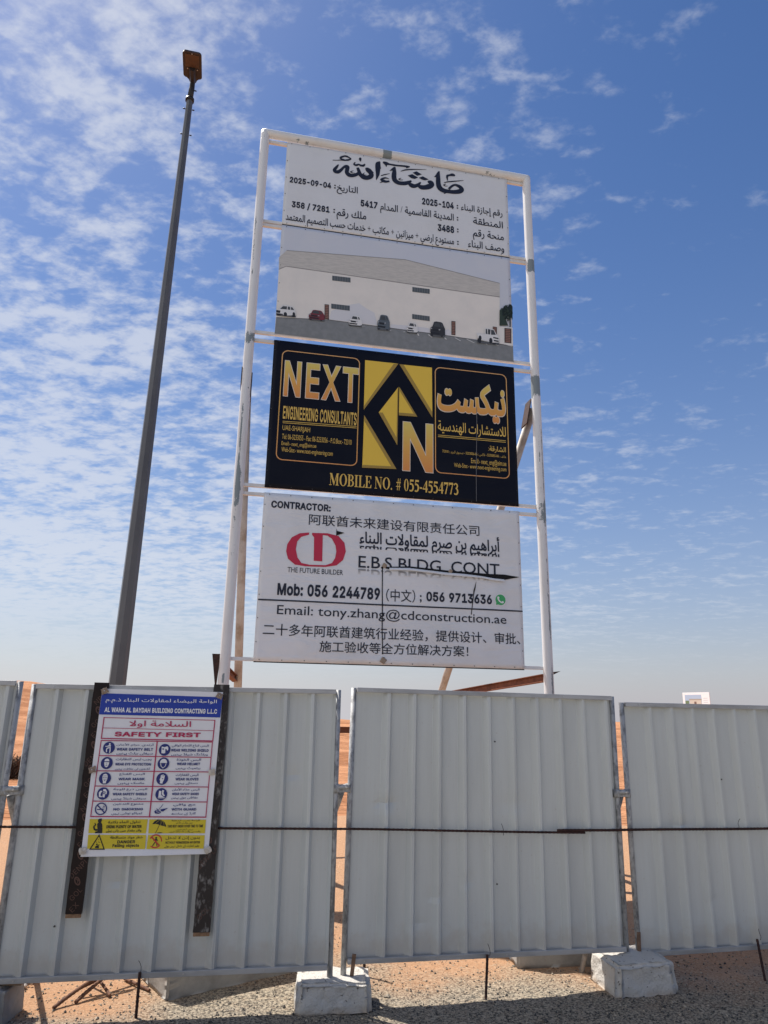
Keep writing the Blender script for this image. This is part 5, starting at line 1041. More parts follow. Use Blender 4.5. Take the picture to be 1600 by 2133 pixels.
ART_POSTER = [('phead', [0.006, 0.9205, 0.7394, 0.9109, 0.7328, 0.7872, 0.0049, 0.7946]),
 ('pred', [0.0342, 0.7747, 0.7039, 0.7682, 0.7039, 0.7722, 0.0342, 0.7787]),
 ('pred', [0.0317, 0.652, 0.7018, 0.6435, 0.7018, 0.6495, 0.0317, 0.658]),
 ('pred', [0.0332, 0.7797, 0.0317, 0.652, 0.0377, 0.652, 0.0392, 0.7797]),
 ('pred', [0.699, 0.7733, 0.6957, 0.6436, 0.7017, 0.6434, 0.705, 0.7731]),
 ('pred', [0.0361, 0.7145, 0.7023, 0.7059, 0.7023, 0.7089, 0.0361, 0.7175]),
 ('pred', [0.0329, 0.6402, 0.6996, 0.6374, 0.6996, 0.6424, 0.0329, 0.6452]),
 ('pred', [0.0249, 0.2112, 0.6958, 0.2034, 0.6958, 0.2094, 0.0249, 0.2172]),
 ('pred', [0.0329, 0.6452, 0.0254, 0.2117, 0.0304, 0.2117, 0.0379, 0.6452]),
 ('pred', [0.6946, 0.6424, 0.6903, 0.2039, 0.6953, 0.2039, 0.6996, 0.6424]),
 ('pred', [0.3616, 0.6437, 0.3598, 0.2068, 0.3668, 0.2068, 0.3686, 0.6437]),
 ('pred', [0.0324, 0.5533, 0.6971, 0.547, 0.6971, 0.552, 0.0324, 0.5583]),
 ('pred', [0.0321, 0.4667, 0.6987, 0.462, 0.6987, 0.467, 0.0321, 0.4717]),
 ('pred', [0.0296, 0.381, 0.6961, 0.375, 0.6961, 0.38, 0.0296, 0.386]),
 ('pred', [0.0277, 0.2969, 0.6941, 0.2897, 0.6941, 0.2947, 0.0277, 0.3019]),
 ('pyel', [0.0247, 0.2005, 0.3553, 0.1972, 0.3526, 0.1189, 0.0257, 0.1238]),
 ('pyel', [0.3647, 0.1965, 0.6954, 0.1924, 0.6951, 0.1166, 0.3655, 0.1188]),
 ('pyel', [0.0268, 0.115, 0.3549, 0.1107, 0.3571, 0.0346, 0.0291, 0.0398]),
 ('pyel', [0.3663, 0.1106, 0.6953, 0.1055, 0.6948, 0.032, 0.3649, 0.0345])]
ICONS = [(0.0859, 0.6014), (0.0838, 0.5134), (0.0839, 0.427), (0.0833, 0.3416), (0.0813, 0.2565), (0.4143, 0.5919), (0.4147, 0.5123), (0.4159, 0.4242), (0.4193, 0.3371), (0.4205, 0.2517), (0.075, 0.1621), (0.4276, 0.1581), (0.0855, 0.074), (0.412, 0.0761)]
PADS = [(0.0228, 0.9343), (0.7187, 0.9182), (0.0068, 0.474), (0.7089, 0.4646), (0.0075, 0.03), (0.7208, 0.0262)]

# ------------------------------------------------------------------ ground and desert
def near_z(x, y):
    return 0.014 * fbm(x, y, 0.9, 4, 3.1) + 0.006 * fbm(x, y, 6.0, 3, 8.2)


def desert_z(x, y):
    r = math.hypot(x, y)
    k = min(max((r - 9) / 30, 0), 1)
    k = k * k * (3 - 2 * k)
    f = min(max((r - 62) / 330, 0), 1)
    ridge = 1 - abs(fbm(x, y * 1.6, 0.028, 3, 5.3))
    z = -0.04 + k * (0.35 * fbm(x, y, 0.07, 3, 1.7) + 0.9 * ridge ** 2 + 0.12)
    z -= 30 * f * f * (3 - 2 * f)
    z += 4.4 * math.exp(-((x + 41) / 10) ** 2 - ((y - 88) / 16) ** 2)
    z += 1.3 * math.exp(-((x + 62) / 18) ** 2 - ((y - 70) / 14) ** 2)
    z += 0.55 * math.exp(-((x - 20) / 14) ** 2 - ((y - 62) / 10) ** 2)
    return z


def ground_material():
    m = bpy.data.materials.new('gravel_and_sand')
    m.use_nodes = True
    t = m.node_tree
    b = t.nodes['Principled BSDF']
    b.inputs['Roughness'].default_value = 0.95
    b.inputs['Specular IOR Level'].default_value = 0.15
    c = nd(t, 'ShaderNodeTexCoord').outputs['Object']
    s = nd(t, 'ShaderNodeSeparateXYZ')
    t.links.new(c, s.inputs[0])
    fine = noise_tex(t, c, 62, 5, 0.75)
    med = noise_tex(t, c, 22, 5, 0.65)
    patch = noise_tex(t, c, 1.5, 4, 0.6)
    grav = mixc(t, smooth(t, fine, 0.38, 0.62), (0.050, 0.046, 0.040), (0.47, 0.395, 0.29))
    grav = mixc(t, math_node(t, 'MULTIPLY', smooth(t, med, 0.45, 0.7), 0.5), grav, (0.38, 0.29, 0.20))
    sand = mixc(t, smooth(t, fine, 0.3, 0.7), (0.34, 0.185, 0.10), (0.50, 0.30, 0.175))
    edge = math_node(t, 'MULTIPLY_ADD', patch, 1.6, s.outputs[1])
    f1 = smooth(t, edge, 5.7, 6.7)
    left = math_node(t, 'MULTIPLY_ADD', patch, 0.9, math_node(t, 'MULTIPLY', s.outputs[0], -1.0))
    f2 = math_node(t, 'MULTIPLY', smooth(t, left, 1.45, 2.2), smooth(t, s.outputs[1], 4.45, 4.75))
    f = math_node(t, 'MAXIMUM', f1, f2)
    f = math_node(t, 'MULTIPLY', f, math_node(t, 'SUBTRACT', 1.12, math_node(t, 'MULTIPLY', smooth(t, med, 0.52, 0.66), 0.5)), clamp=True)
    t.links.new(mixc(t, f, grav, sand), b.inputs['Base Color'])
    bp = nd(t, 'ShaderNodeBump')
    bp.inputs['Distance'].default_value = 0.012
    t.links.new(math_node(t, 'ADD', fine, math_node(t, 'MULTIPLY', med, 0.7)), bp.inputs['Height'])
    t.links.new(bp.outputs[0], b.inputs['Normal'])
    return m


def desert_material():
    """Orange dune sand beyond the fence, greyer graded gravel on the road side."""
    m = bpy.data.materials.new('dune_sand')
    m.use_nodes = True
    t = m.node_tree
    b = t.nodes['Principled BSDF']
    b.inputs['Roughness'].default_value = 0.95
    b.inputs['Specular IOR Level'].default_value = 0.1
    c = nd(t, 'ShaderNodeTexCoord').outputs['Object']
    s = nd(t, 'ShaderNodeSeparateXYZ')
    t.links.new(c, s.inputs[0])
    mp = nd(t, 'ShaderNodeMapping')
    mp.inputs['Scale'].default_value = (1, 2.4, 1)
    t.links.new(c, mp.inputs['Vector'])
    n1 = noise_tex(t, mp.outputs[0], 0.16, 5, 0.6)
    n2 = noise_tex(t, mp.outputs[0], 1.6, 6, 0.65)
    col = mixc(t, smooth(t, n1, 0.38, 0.62), (0.33, 0.145, 0.068), (0.50, 0.245, 0.125))
    col = mixc(t, math_node(t, 'MULTIPLY', smooth(t, n2, 0.50, 0.68), 0.45), col, (0.24, 0.105, 0.055))
    road = smooth(t, math_node(t, 'MULTIPLY_ADD', n1, 6.0, s.outputs[1]), 8.5, 3.5)
    t.links.new(mixc(t, road, col, (0.34, 0.325, 0.30)), b.inputs['Base Color'])
    wv = nd(t, 'ShaderNodeTexWave', wave_type='BANDS', bands_direction='Y')
    wv.inputs['Scale'].default_value = 1.1
    wv.inputs['Distortion'].default_value = 9.0
    wv.inputs['Detail'].default_value = 4
    t.links.new(c, wv.inputs['Vector'])
    bp = nd(t, 'ShaderNodeBump')
    bp.inputs['Distance'].default_value = 0.07
    t.links.new(math_node(t, 'ADD', wv.outputs['Fac'], n2), bp.inputs['Height'])
    t.links.new(bp.outputs[0], b.inputs['Normal'])
    return m


xs = np.concatenate([np.linspace(-13, -4, 40)[:-1], np.linspace(-4, 5, 200), np.linspace(5, 13, 36)[1:]])
ys = np.concatenate([np.linspace(-10, 3.5, 40)[:-1], np.linspace(3.5, 8, 110), np.linspace(8, 13, 30)[1:]])
gv = [(float(x), float(y), near_z(x, y)) for y in ys for x in xs]
nx = len(xs)
gf = [(j * nx + i, j * nx + i + 1, (j + 1) * nx + i + 1, (j + 1) * nx + i) for j in range(len(ys) - 1) for i in range(nx - 1)]
ground = raw('ground', gv, gf, ground_material(), smooth=True)
tag(ground, kind='structure')

sand_m = desert_material()
NA = 420
rad = [8.2 * (1.036 ** i) for i in range(160)]
dv = [(r * math.sin(2 * math.pi * a / NA), r * math.cos(2 * math.pi * a / NA), desert_z(r * math.sin(2 * math.pi * a / NA), r * math.cos(2 * math.pi * a / NA)) if i else -0.3) for i, r in enumerate(rad) for a in range(NA)]
df = [(i * NA + a, (i + 1) * NA + a, (i + 1) * NA + (a + 1) % NA, i * NA + (a + 1) % NA) for i in range(len(rad) - 1) for a in range(NA)]
df = [f[::-1] for f in df]
dunes = raw('sand_dunes', dv, df, sand_m, smooth=True)
tag(dunes, kind='structure')

# loose stones over the hard ground: uncountable, one object
rs = np.random.RandomState(11)
gm = mat('loose_stone', (0.06, 0.055, 0.05), 0.9, col2=(0.40, 0.335, 0.25), vscale=37, vlo=0.42, vhi=0.62, detail=1)
pv, pf = [], []
OCT = np.array([(1, 0, 0), (0, 1, 0), (-1, 0, 0), (0, -1, 0), (0, 0, 1), (0, 0, -1)], float)
OF = [(0, 1, 4), (1, 2, 4), (2, 3, 4), (3, 0, 4), (1, 0, 5), (2, 1, 5), (3, 2, 5), (0, 3, 5)]
for k in range(17000):
    x, y = rs.uniform(-2.9, 3.3), 4.25 + 2.6 * rs.rand() ** 1.35
    if y > 5.4 and rs.rand() < 0.55:
        continue
    if x < -1.0 and y > 4.7 and rs.rand() < 0.5:
        continue
    r = 0.0032 + 0.0065 * rs.rand() ** 2 if k > 600 else rs.uniform(0.008, 0.014)
    if k < 34:
        r = rs.uniform(0.014, 0.026)
    P = OCT * (r * rs.uniform(0.6, 1.25, (6, 1)))
    P[:, 2] *= 0.75
    a = rs.uniform(0, 6.28)
    ca, sa = math.cos(a), math.sin(a)
    Q = np.stack([P[:, 0] * ca - P[:, 1] * sa + x, P[:, 0] * sa + P[:, 1] * ca + y, P[:, 2] + near_z(x, y) + r * 0.3], 1)
    o = len(pv)
    pv += [tuple(q) for q in Q.tolist()]
    pf += [tuple(i + o for i in f) for f in OF]
tag(raw('gravel', pv, pf, gm), 'loose grey gravel scattered over the sandy roadside ground', 'gravel', kind='stuff')

# ------------------------------------------------------------------ corrugated hoarding panels
galv = mat('galvanised_steel', (0.42, 0.42, 0.415), 0.6, 0.25, col2=(0.20, 0.20, 0.20), vscale=34, vlo=0.40, vhi=0.66, bump=0.002, bscale=120, stretch=(1, 1, 0.6))
rail_m = mat('galvanised_rail', (0.47, 0.47, 0.47), 0.5, 0.55, col2=(0.33, 0.33, 0.33), vscale=7, bump=0.0006, bscale=60, stretch=(0.5, 1, 3))


def sheet_material():
    """Coil-painted steel: semi-gloss off-white with roll lines and dusty runs."""
    m = bpy.data.materials.new('painted_sheet')
    m.use_nodes = True
    t = m.node_tree
    b = t.nodes['Principled BSDF']
    b.inputs['Roughness'].default_value = 0.28
    b.inputs['Specular IOR Level'].default_value = 0.75
    c = nd(t, 'ShaderNodeTexCoord').outputs['Object']

    def stretched(sx, sy, sz):
        mp = nd(t, 'ShaderNodeMapping')
        mp.inputs['Scale'].default_value = (sx, sy, sz)
        t.links.new(c, mp.inputs['Vector'])
        return mp.outputs[0]
    broad = noise_tex(t, stretched(2.5, 1, 0.35), 2.2, 6, 0.6)
    lines = noise_tex(t, stretched(70, 1, 0.25), 2.0, 3, 0.6)
    spots = noise_tex(t, c, 55, 3, 0.6)
    col = mixc(t, smooth(t, broad, 0.3, 0.75), (0.54, 0.565, 0.55), (0.475, 0.497, 0.485))
    col = mixc(t, math_node(t, 'MULTIPLY', smooth(t, lines, 0.45, 0.7), 0.22), col, (0.47, 0.47, 0.44))
    col = mixc(t, math_node(t, 'MULTIPLY', smooth(t, spots, 0.66, 0.74), 0.4), col, (0.40, 0.36, 0.31))
    s = nd(t, 'ShaderNodeSeparateXYZ')
    t.links.new(c, s.inputs[0])
    splash = smooth(t, math_node(t, 'MULTIPLY_ADD', noise_tex(t, c, 9, 5, 0.65), -0.30, s.outputs[2]), 0.06, -0.10)
    col = mixc(t, math_node(t, 'MULTIPLY', splash, 0.45), col, (0.40, 0.345, 0.28))
    t.links.new(col, b.inputs['Base Color'])
    bp = nd(t, 'ShaderNodeBump')
    bp.inputs['Distance'].default_value = 0.0008
    t.links.new(math_node(t, 'ADD', noise_tex(t, stretched(2.5, 1, 0.35), 12, 4, 0.6), math_node(t, 'MULTIPLY', lines, 0.25)), bp.inputs['Height'])
    t.links.new(bp.outputs[0], b.inputs['Normal'])
    return m


sheet_m = sheet_material()
screw_m = mat('screw_steel', (0.5, 0.5, 0.5), 0.35, 0.9)
rust = mat('rebar_rust', (0.024, 0.010, 0.009), 0.85, 0.0, col2=(0.055, 0.022, 0.016), vscale=30, bump=0.001, bscale=160)
rust_pale = mat('rebar_rust_pale', (0.17, 0.085, 0.05), 0.85, 0.1, col2=(0.08, 0.04, 0.03), vscale=30, bump=0.001, bscale=160)


def panel(O, E, z0, z1, tilt, first, pitch, seams, dents, label, holes=()):
    """One steel hoarding panel between two tube posts; O and E are its ends on the ground plan."""
    dx, dy = E[0] - O[0], E[1] - O[1]
    Wd = math.hypot(dx, dy)
    root = empty('hoarding_panel', (O[0], O[1], z0), rot=(0, tilt, math.atan2(dy, dx)))
    tag(root, label, 'hoarding panel', 'corrugated steel hoarding panels')
    H = z1 - z0
    for u in (0.0, Wd):
        m = MB()
        m.tube([(u, 0, -0.13), (u, 0, H * 0.5), (u, 0, H - 0.002)], 0.0178, 14)
        m.build('post', galv, root)
    for nm, a, b in (('top_rail', H - 0.030, H), ('bottom_rail', 0.0, 0.030)):
        m = MB()
        m.box(0.0185, Wd - 0.0185, -0.037, -0.004, a, b, ch=0.002)
        # folded lips of the channel
        rl = m.build(nm, rail_m, root)
        k = 0.12
        while k < Wd - 0.08:
            sc = MB()
            sc.tube([(k, -0.037, (a + b) / 2), (k, -0.041, (a + b) / 2)], 0.0042, 8)
            sc.build('screw', screw_m, rl)
            k += 0.46
    # trapezoid sheet
    prof = [(0.014, 0.004)]
    u = first
    n = 0
    while u < Wd - 0.085:
        prof += [(u, 0.006), (u + 0.006, 0.004), (u + 0.033, -0.0275), (u + 0.037, -0.0300), (u + 0.053, -0.0300), (u + 0.072, 0.005)]
        if n in seams:
            prof[-2] = (u + 0.044, -0.0305)
            prof.insert(-1, (u + 0.0445, -0.0265))
            prof.insert(-1, (u + 0.055, -0.0262))
        u += pitch
        n += 1
    if u < Wd - 0.03:
        prof += [(u, 0.004), (Wd - 0.014, -0.02)]
    else:
        prof += [(Wd - 0.014, 0.004)]
    fine = []
    for (a, ya), (b, yb) in zip(prof[:-1], prof[1:]):
        ns = 4 if b - a > 0.06 else 1
        fine += [(a + (b - a) * k / ns, ya + (yb - ya) * k / ns) for k in range(ns)]
    fine.append(prof[-1])
    zs = np.linspace(0.012, H - 0.012, 44)
    vs = []
    for z in zs:
        for (a, y) in fine:
            w = 0.0022 * fbm(a * 3 + O[0] * 7, z, 1.3, 3, 2.0) + 0.001 * math.sin(a * 40 + z * 3)
            ends = min(1, (z - 0.012) / 0.1, (H - 0.012 - z) / 0.1)
            for du, dz, dr, dd in dents:
                q = ((a - du) / dr) ** 2 + ((z - dz) / (dr * 0.55)) ** 2
                if q < 4:
                    w += dd * math.exp(-q)
            vs.append((a + 0.0025 * mnoise.noise(Vector((a * 2, z * 1.4, O[1]))), y + w * max(ends, 0), z))
    n = len(fine)
    fs = [(j * n + i, j * n + i + 1, (j + 1) * n + i + 1, (j + 1) * n + i) for j in range(len(zs) - 1) for i in range(n - 1)]
    raw('sheet', vs, fs, sheet_m, root)
    for (a, z) in holes:
        sc = MB()
        sc.tube([(a, -0.026, z), (a, -0.033, z)], 0.0055, 8)
        sc.build('fixing_screw', mat('dark_screw', (0.08, 0.08, 0.08), 0.5, 0.6), root)
    return root


P1O, P1E = (-2.147, 4.525), (-0.277, 4.830)
P2O, P2E = (-0.197, 4.876), (1.657, 5.279)
P3O = (1.746, 5.306)
P3E = (P3O[0] + 1.835 * math.cos(R(13.2)), P3O[1] + 1.835 * math.sin(R(13.2)))
P0E = (-2.222, 4.484)
P0O = (P0E[0] - 1.86 * math.cos(R(8.5)), P0E[1] - 1.86 * math.sin(R(8.5)))
panel(P0O, P0E, 0.215, 1.838, 0.0, 0.155, 0.178, (4,), [], 'pale corrugated steel panel cut off by the left picture edge')
panel(P1O, P1E, 0.197, 1.824, R(-0.15), 0.10, 0.176, (6,), [(0.62, 0.50, 0.05, 0.008), (1.62, 1.1, 0.05, 0.006)], 'pale corrugated steel panel with a safety poster and two dark planks on its front', [(0.30, 0.28)])
panel(P2O, P2E, 0.218, 1.846, R(0.55), 0.195, 0.1775, (2, 5), [(0.235, 0.905, 0.06, 0.014), (0.575, 0.36, 0.045, 0.008), (0.79, 0.44, 0.045, 0.010), (0.46, 0.2, 0.06, 0.006), (1.12, 0.9, 0.09, 0.006)], 'bare corrugated steel panel with dented ribs between the two concrete foot blocks', [(0.985, 1.30), (0.985, 0.42)])
panel(P3O, P3E, 0.161, 1.787, R(0.1), 0.17, 0.1775, (3,), [(0.4, 0.8, 0.06, 0.010), (0.6, 0.3, 0.05, 0.006)], 'pale corrugated steel panel at the right picture edge below the far white board', [(0.75, 1.1)])


# clamps joining the panels, each with its rear prop
def joint(a, b, z, foot, label):
    root = empty('fence_prop', ((a[0] + b[0]) / 2, (a[1] + b[1]) / 2, z), math.atan2(b[1] - a[1], b[0] - a[0]))
    tag(root, label, 'fence prop', 'clamped props behind the panel joints')
    g = math.hypot(b[0] - a[0], b[1] - a[1]) / 2
    m = MB()
    for s in (-1, 1):
        m.tube([(s * g, 0, -0.026), (s * g, 0, 0.026)], 0.0225, 16)
    m.box(-g, g, -0.026, -0.019, -0.022, 0.022, ch=0.002)
    m.box(-g, g, 0.019, 0.026, -0.022, 0.022, ch=0.002)
    m.tube([(-g * 0.9, -0.027, 0.004), (-g * .45, -0.032, 0.010), (0, -0.034, 0.012), (g * .45, -0.032, 0.010), (g * 0.9, -0.027, 0.004)], [0.006, 0.014, 0.016, 0.014, 0.006], 10)
    m.build('clamp', galv, root)
    m = MB()
    m.tube([(0, -0.03, 0.010), (0, -0.058, 0.010)], 0.007, 8)
    m.build('bolt', screw_m, root)
    rz = root.rotation_euler.z
    d = Vector((foot[0] - root.location.x, foot[1] - root.location.y, -z))
    d = Matrix.Rotation(-rz, 3, 'Z') @ d
    m = MB()
    pts = [Vector((0, 0.03, -0.02)) + (d - Vector((0, 0.03, -0.02))) * t for t in (0, 0.07, 0.16, 0.3, 1)]
    m.tube(pts, [0.030, 0.027, 0.020, 0.0175, 0.0175], 12)
    o = m.build('prop_tube', galv, root)
    return root


joint(P0E, P1O, 1.205, (-2.27, 5.35), 'galvanised clamp and prop at the left joint beside the poster panel')
joint(P1E, P2O, 1.215, (-0.62, 5.75), 'galvanised clamp and prop at the joint above the nearer foot block')
joint(P2E, P3O, 1.170, (1.394, 5.46), 'galvanised clamp and prop at the right joint, its foot showing below the panel')


# concrete foot blocks
def rough_block(name, dims, top, seed, m, amp=0.008, nseg=22, ch=0.03):
    """Cast block with a narrower top, worn rounded edges and a pitted face; base at z = 0."""
    bm = bmesh.new()
    bmesh.ops.create_cube(bm, size=2.0)
    bmesh.ops.bevel(bm, geom=bm.edges[:], offset=ch / max(dims) * 2.2, segments=3, affect='EDGES')
    bmesh.ops.subdivide_edges(bm, edges=bm.edges[:], cuts=5, use_grid_fill=True)
    bmesh.ops.subdivide_edges(bm, edges=[e for e in bm.edges if e.calc_length() > 0.12], cuts=1, use_grid_fill=True)
    bmesh.ops.triangulate(bm, faces=bm.faces)
    for v in bm.verts:
        t = (v.co.z + 1) / 2
        k = 1 + (top - 1) * t
        p = Vector((v.co.x * dims[0] / 2 * k, v.co.y * dims[1] / 2 * k, t * dims[2]))
        n = v.normal
        q = p * 13 + Vector((seed, seed * 2, 0))
        w = amp * (mnoise.fractal(q, 1.0, 2.0, 4) + 1.3 * min(0, mnoise.noise(q * 2.1) + 0.12))
        w += amp * 1.0 * min(0, mnoise.noise(q * 0.8 + Vector((9, 1, 4))) + 0.1) * 2
        w += amp * 1.3 * mnoise.noise(p * 3.1 + Vector((seed, 0, seed)))
        v.co = p + n * w
        v.co.z = max(v.co.z, -0.01)
    me = bpy.data.meshes.new(name)
    bm.to_mesh(me)
    bm.free()
    me.polygons.foreach_set('use_smooth', [True] * len(me.polygons))
    me.materials.append(m)
    o = bpy.data.objects.new(name, me)
    COL.objects.link(o)
    return o


conc = mat('white_concrete', (0.53, 0.50, 0.45), 0.92, col2=(0.36, 0.325, 0.28), vscale=24, vlo=0.52, vhi=0.82, bump=0.010, bscale=70, spec=0.2)


def pitted(m, dark, scale, lo, hi, z_dirt):
    """Air holes and a sandy dirt line near the ground, added to a concrete material."""
    t = m.node_tree
    b = t.nodes['Principled BSDF']
    src = b.inputs['Base Color'].links[0].from_socket
    c = nd(t, 'ShaderNodeTexCoord').outputs['Object']
    s = nd(t, 'ShaderNodeSeparateXYZ')
    t.links.new(c, s.inputs[0])
    pits = smooth(t, noise_tex(t, c, scale, 2, 0.5), lo, hi)
    col = mixc(t, pits, src, dark)
    dirt = smooth(t, math_node(t, 'MULTIPLY_ADD', noise_tex(t, c, 14, 4, 0.6), -0.10, s.outputs[2]), z_dirt, -0.05)
    col = mixc(t, math_node(t, 'MULTIPLY', dirt, 0.6), col, (0.40, 0.29, 0.19))
    t.links.new(col, b.inputs['Base Color'])


pitted(conc, (0.17, 0.15, 0.13), 46, 0.66, 0.72, 0.015)
conc_d = mat('grey_concrete', (0.34, 0.32, 0.29), 0.92, col2=(0.23, 0.215, 0.195), vscale=5, bump=0.004, bscale=30, spec=0.2)
o = rough_block('foot_block', (0.455, 0.31, 0.165), 0.96, 1.3, conc, amp=0.007, ch=0.024)
o.location = (-0.256, 4.865, -0.008)
o.rotation_euler = (0, 0, R(6))
tag(o, 'rough whitewashed concrete block under the joint right of the poster panel', 'concrete block', 'concrete foot blocks')
o = rough_block('foot_block', (0.45, 0.36, 0.195), 0.91, 5.9, conc, amp=0.008, ch=0.028)
o.location = (1.672, 5.235, -0.008)
o.rotation_euler = (R(2), R(-1), R(13))
tag(o, 'larger tapered concrete block with a cracked face under the right joint', 'concrete block', 'concrete foot blocks')
# flat footing blocks behind the fence
o = rough_block('footing_block', (1.05, 0.62, 0.30), 1.0, 2.2, conc_d, amp=0.003, ch=0.012)
a = R(35.3)
o.location = (-1.255 + 0.525 * math.cos(a) - 0.31 * math.sin(a), 4.864 + 0.525 * math.sin(a) + 0.31 * math.cos(a), -0.006)
o.rotation_euler = (0, 0, a)
tag(o, 'long grey concrete footing turned at an angle behind the poster panel', 'footing')
o = rough_block('footing_block', (0.62, 0.5, 0.36), 1.0, 7.2, conc_d, amp=0.003, ch=0.012)
a = R(6)
o.location = (0.977 + 0.31 * math.cos(a) - 0.25 * math.sin(a), 5.53 + 0.31 * math.sin(a) + 0.25 * math.cos(a), -0.006)
o.rotation_euler = (0, 0, a)
tag(o, 'dark concrete footing in shade behind the middle panel, left of the cracked block', 'footing')
# block, plank and white stones in the bottom left corner
o = rough_block('support_block', (0.34, 0.30, 0.24), 0.9, 3.7, conc_d, amp=0.006)
o.location = (-2.205, 4.60, -0.05)
tag(o, 'grey concrete block under a wooden plank in the bottom left corner', 'concrete block')
wood = mat('weathered_wood', (0.30, 0.205, 0.13), 0.85, col2=(0.19, 0.125, 0.08), vscale=6, bump=0.002, bscale=14, stretch=(1.2, 9, 9), spec=0.2)
m = MB()
m.box(-0.34, 0.34, -0.07, 0.07, 0, 0.042, ch=0.004)
o = m.build('timber_plank', wood, loc=(-2.33, 4.585, 0.186), rot=(0, R(0.8), R(3)))
tag(o, 'weathered timber plank lying on the grey block in the bottom left corner', 'plank')
rs = np.random.RandomState(5)
pv, pf = [], []
for k in range(900):
    ang, q = rs.uniform(0, 6.28), math.sqrt(rs.rand())
    x, y = -2.50 + 0.36 * q * math.cos(ang), 5.12 + 0.26 * q * math.sin(ang)
    z = 0.15 * (1 - q) + 0.02
    r = rs.uniform(0.008, 0.017)
    P = OCT * (r * rs.uniform(0.7, 1.2, (6, 1))) + np.array([x, y, z])
    oo = len(pv)
    pv += [tuple(p) for p in P.tolist()]
    pf += [tuple(i + oo for i in f) for f in OF]
tag(raw('white_gravel', pv, pf, mat('white_stone', (0.74, 0.72, 0.68), 0.85, col2=(0.5, 0.48, 0.45), vscale=30)), 'heap of white stone chips behind the timber plank', 'gravel', kind='stuff')


# ------------------------------------------------------------------ reinforcing bars
def rebar_mesh(L, r, seed=0, bend=0.0):
    """Ribbed bar along +X."""
    pts, rr = [], []
    n = int(L / 0.012)
    for i in range(n + 1):
        t = i / n
        pts.append((L * t, bend * math.sin(math.pi * t * 1.7 + seed) + 0.3 * bend * math.sin(t * 9 + seed), bend * 0.6 * math.sin(math.pi * t * 2.3 + seed)))
        rr.append(r * (1.10 if i % 2 else 0.92))
    m = MB()
    m.tube(pts, rr, 8)
    return m


def bar(p, q, r, m, label, cat='steel bar', group=None, seed=0, bend=0.0, name='steel_bar'):
    p, q = Vector(p), Vector(q)
    o = rebar_mesh((q - p).length, r, seed, bend).build(name, m)
    o.location = p
    d = (q - p).normalized()
    o.rotation_euler = d.to_track_quat('X', 'Z').to_euler()
    return tag(o, label, cat, group)


def on(O, E, u, z, off):
    d = Vector((E[0] - O[0], E[1] - O[1], 0)).normalized()
    n = Vector((d.y, -d.x, 0))
    return Vector((O[0], O[1], 0)) + d * u + n * off + Vector((0, 0, z))


def tie(parent_obj, p, s=1):
    """Twisted wire tie as a part of the bar it holds."""
    m = MB()
    inv = (Matrix.Translation(parent_obj.location) @ parent_obj.rotation_euler.to_matrix().to_4x4()).inverted()
    P = [Vector(p) + Vector(v) for v in ((0, -0.016, -0.02), (0.004, -0.02, 0.0), (0.001, -0.014, 0.018), (-0.006 * s, -0.02, 0.038), (-0.012 * s, -0.03, 0.052))]
    m.tube([inv @ v for v in P], 0.0017, 6)
    return m.build('tie_wire', mat('tie_wire', (0.04, 0.03, 0.03), 0.6, 0.5), parent_obj)


def bar_path(pts, r, m_, label, group, name):
    """Long bar lying against several panels: ribbed tube through the given points."""
    o0 = Vector(pts[0])
    P = []
    for a_, b_ in zip(pts[:-1], pts[1:]):
        a_, b_ = Vector(a_) - o0, Vector(b_) - o0
        n = max(2, int((b_ - a_).length / 0.014))
        P += [a_ + (b_ - a_) * k / n for k in range(n)]
    P.append(Vector(pts[-1]) - o0)
    P = [p + Vector((0, 0, 0.003 * math.sin(p.x * 3.1))) for p in P]
    m = MB()
    m.tube(P, [r * (1.1 if i % 2 else 0.92) for i in range(len(P))], 8)
    o = m.build(name, m_, loc=o0)
    return tag(o, label, 'steel bar', group)


lb = bar_path([on(P1O, P1E, -0.62, 1.010, 0.045), on(P1O, P1E, 0.9, 1.000, 0.044), on(P1O, P1E, 1.84, 0.980, 0.047), on(P2O, P2E, 0.02, 0.974, 0.047), on(P2O, P2E, 0.9, 0.951, 0.0445), on(P2O, P2E, 1.62, 0.927, 0.047)], 0.0070, rust,
              'long thin rusty bar tied across the fronts of the poster panel and middle panel', 'bars tied along the hoarding', 'tie_bar')
tie(lb, on(P2O, P2E, 1.03, 0.945, 0.05))
rb = bar_path([on(P2O, P2E, 1.42, 0.946, 0.047), on(P2O, P2E, 1.80, 0.938, 0.050), on(P3O, P3E, 0.03, 0.937, 0.050), on(P3O, P3E, 0.8, 0.932, 0.048), on(P3O, P3E, 1.5, 0.928, 0.048)], 0.0085, rust,
              'thicker rusty bar tied across the front of the right hand panel', 'bars tied along the hoarding', 'tie_bar')
tie(rb, on(P3O, P3E, 0.82, 0.95, 0.056), -1)
for (base, top, lab) in (((-1.354, 4.628, -0.05), on(P1O, P1E, 0.80, 0.235, 0.052), 'rusty stake standing in front of the poster panel'),
                         ((0.675, 4.987, -0.05), on(P2O, P2E, 0.905, 0.235, 0.052), 'rusty stake under the middle of the bare middle panel'),
                         ((2.601, 5.364, -0.05), on(P3O, P3E, 0.885, 0.23, 0.05), 'rusty stake under the right hand panel')):
    s_ = bar(base, top, 0.0085, rust, lab, 'stake', 'rusty stakes below the hoarding', name='ground_stake')
    tie(s_, Vector(top) + Vector((0.01, -0.01, 0.02)))
bar((-0.070, 5.345, -0.05), (-0.105, 5.37, 0.42), 0.0095, rust, 'short dark stake behind the nearer foot block', 'stake', 'rusty stakes below the hoarding', name='ground_stake')
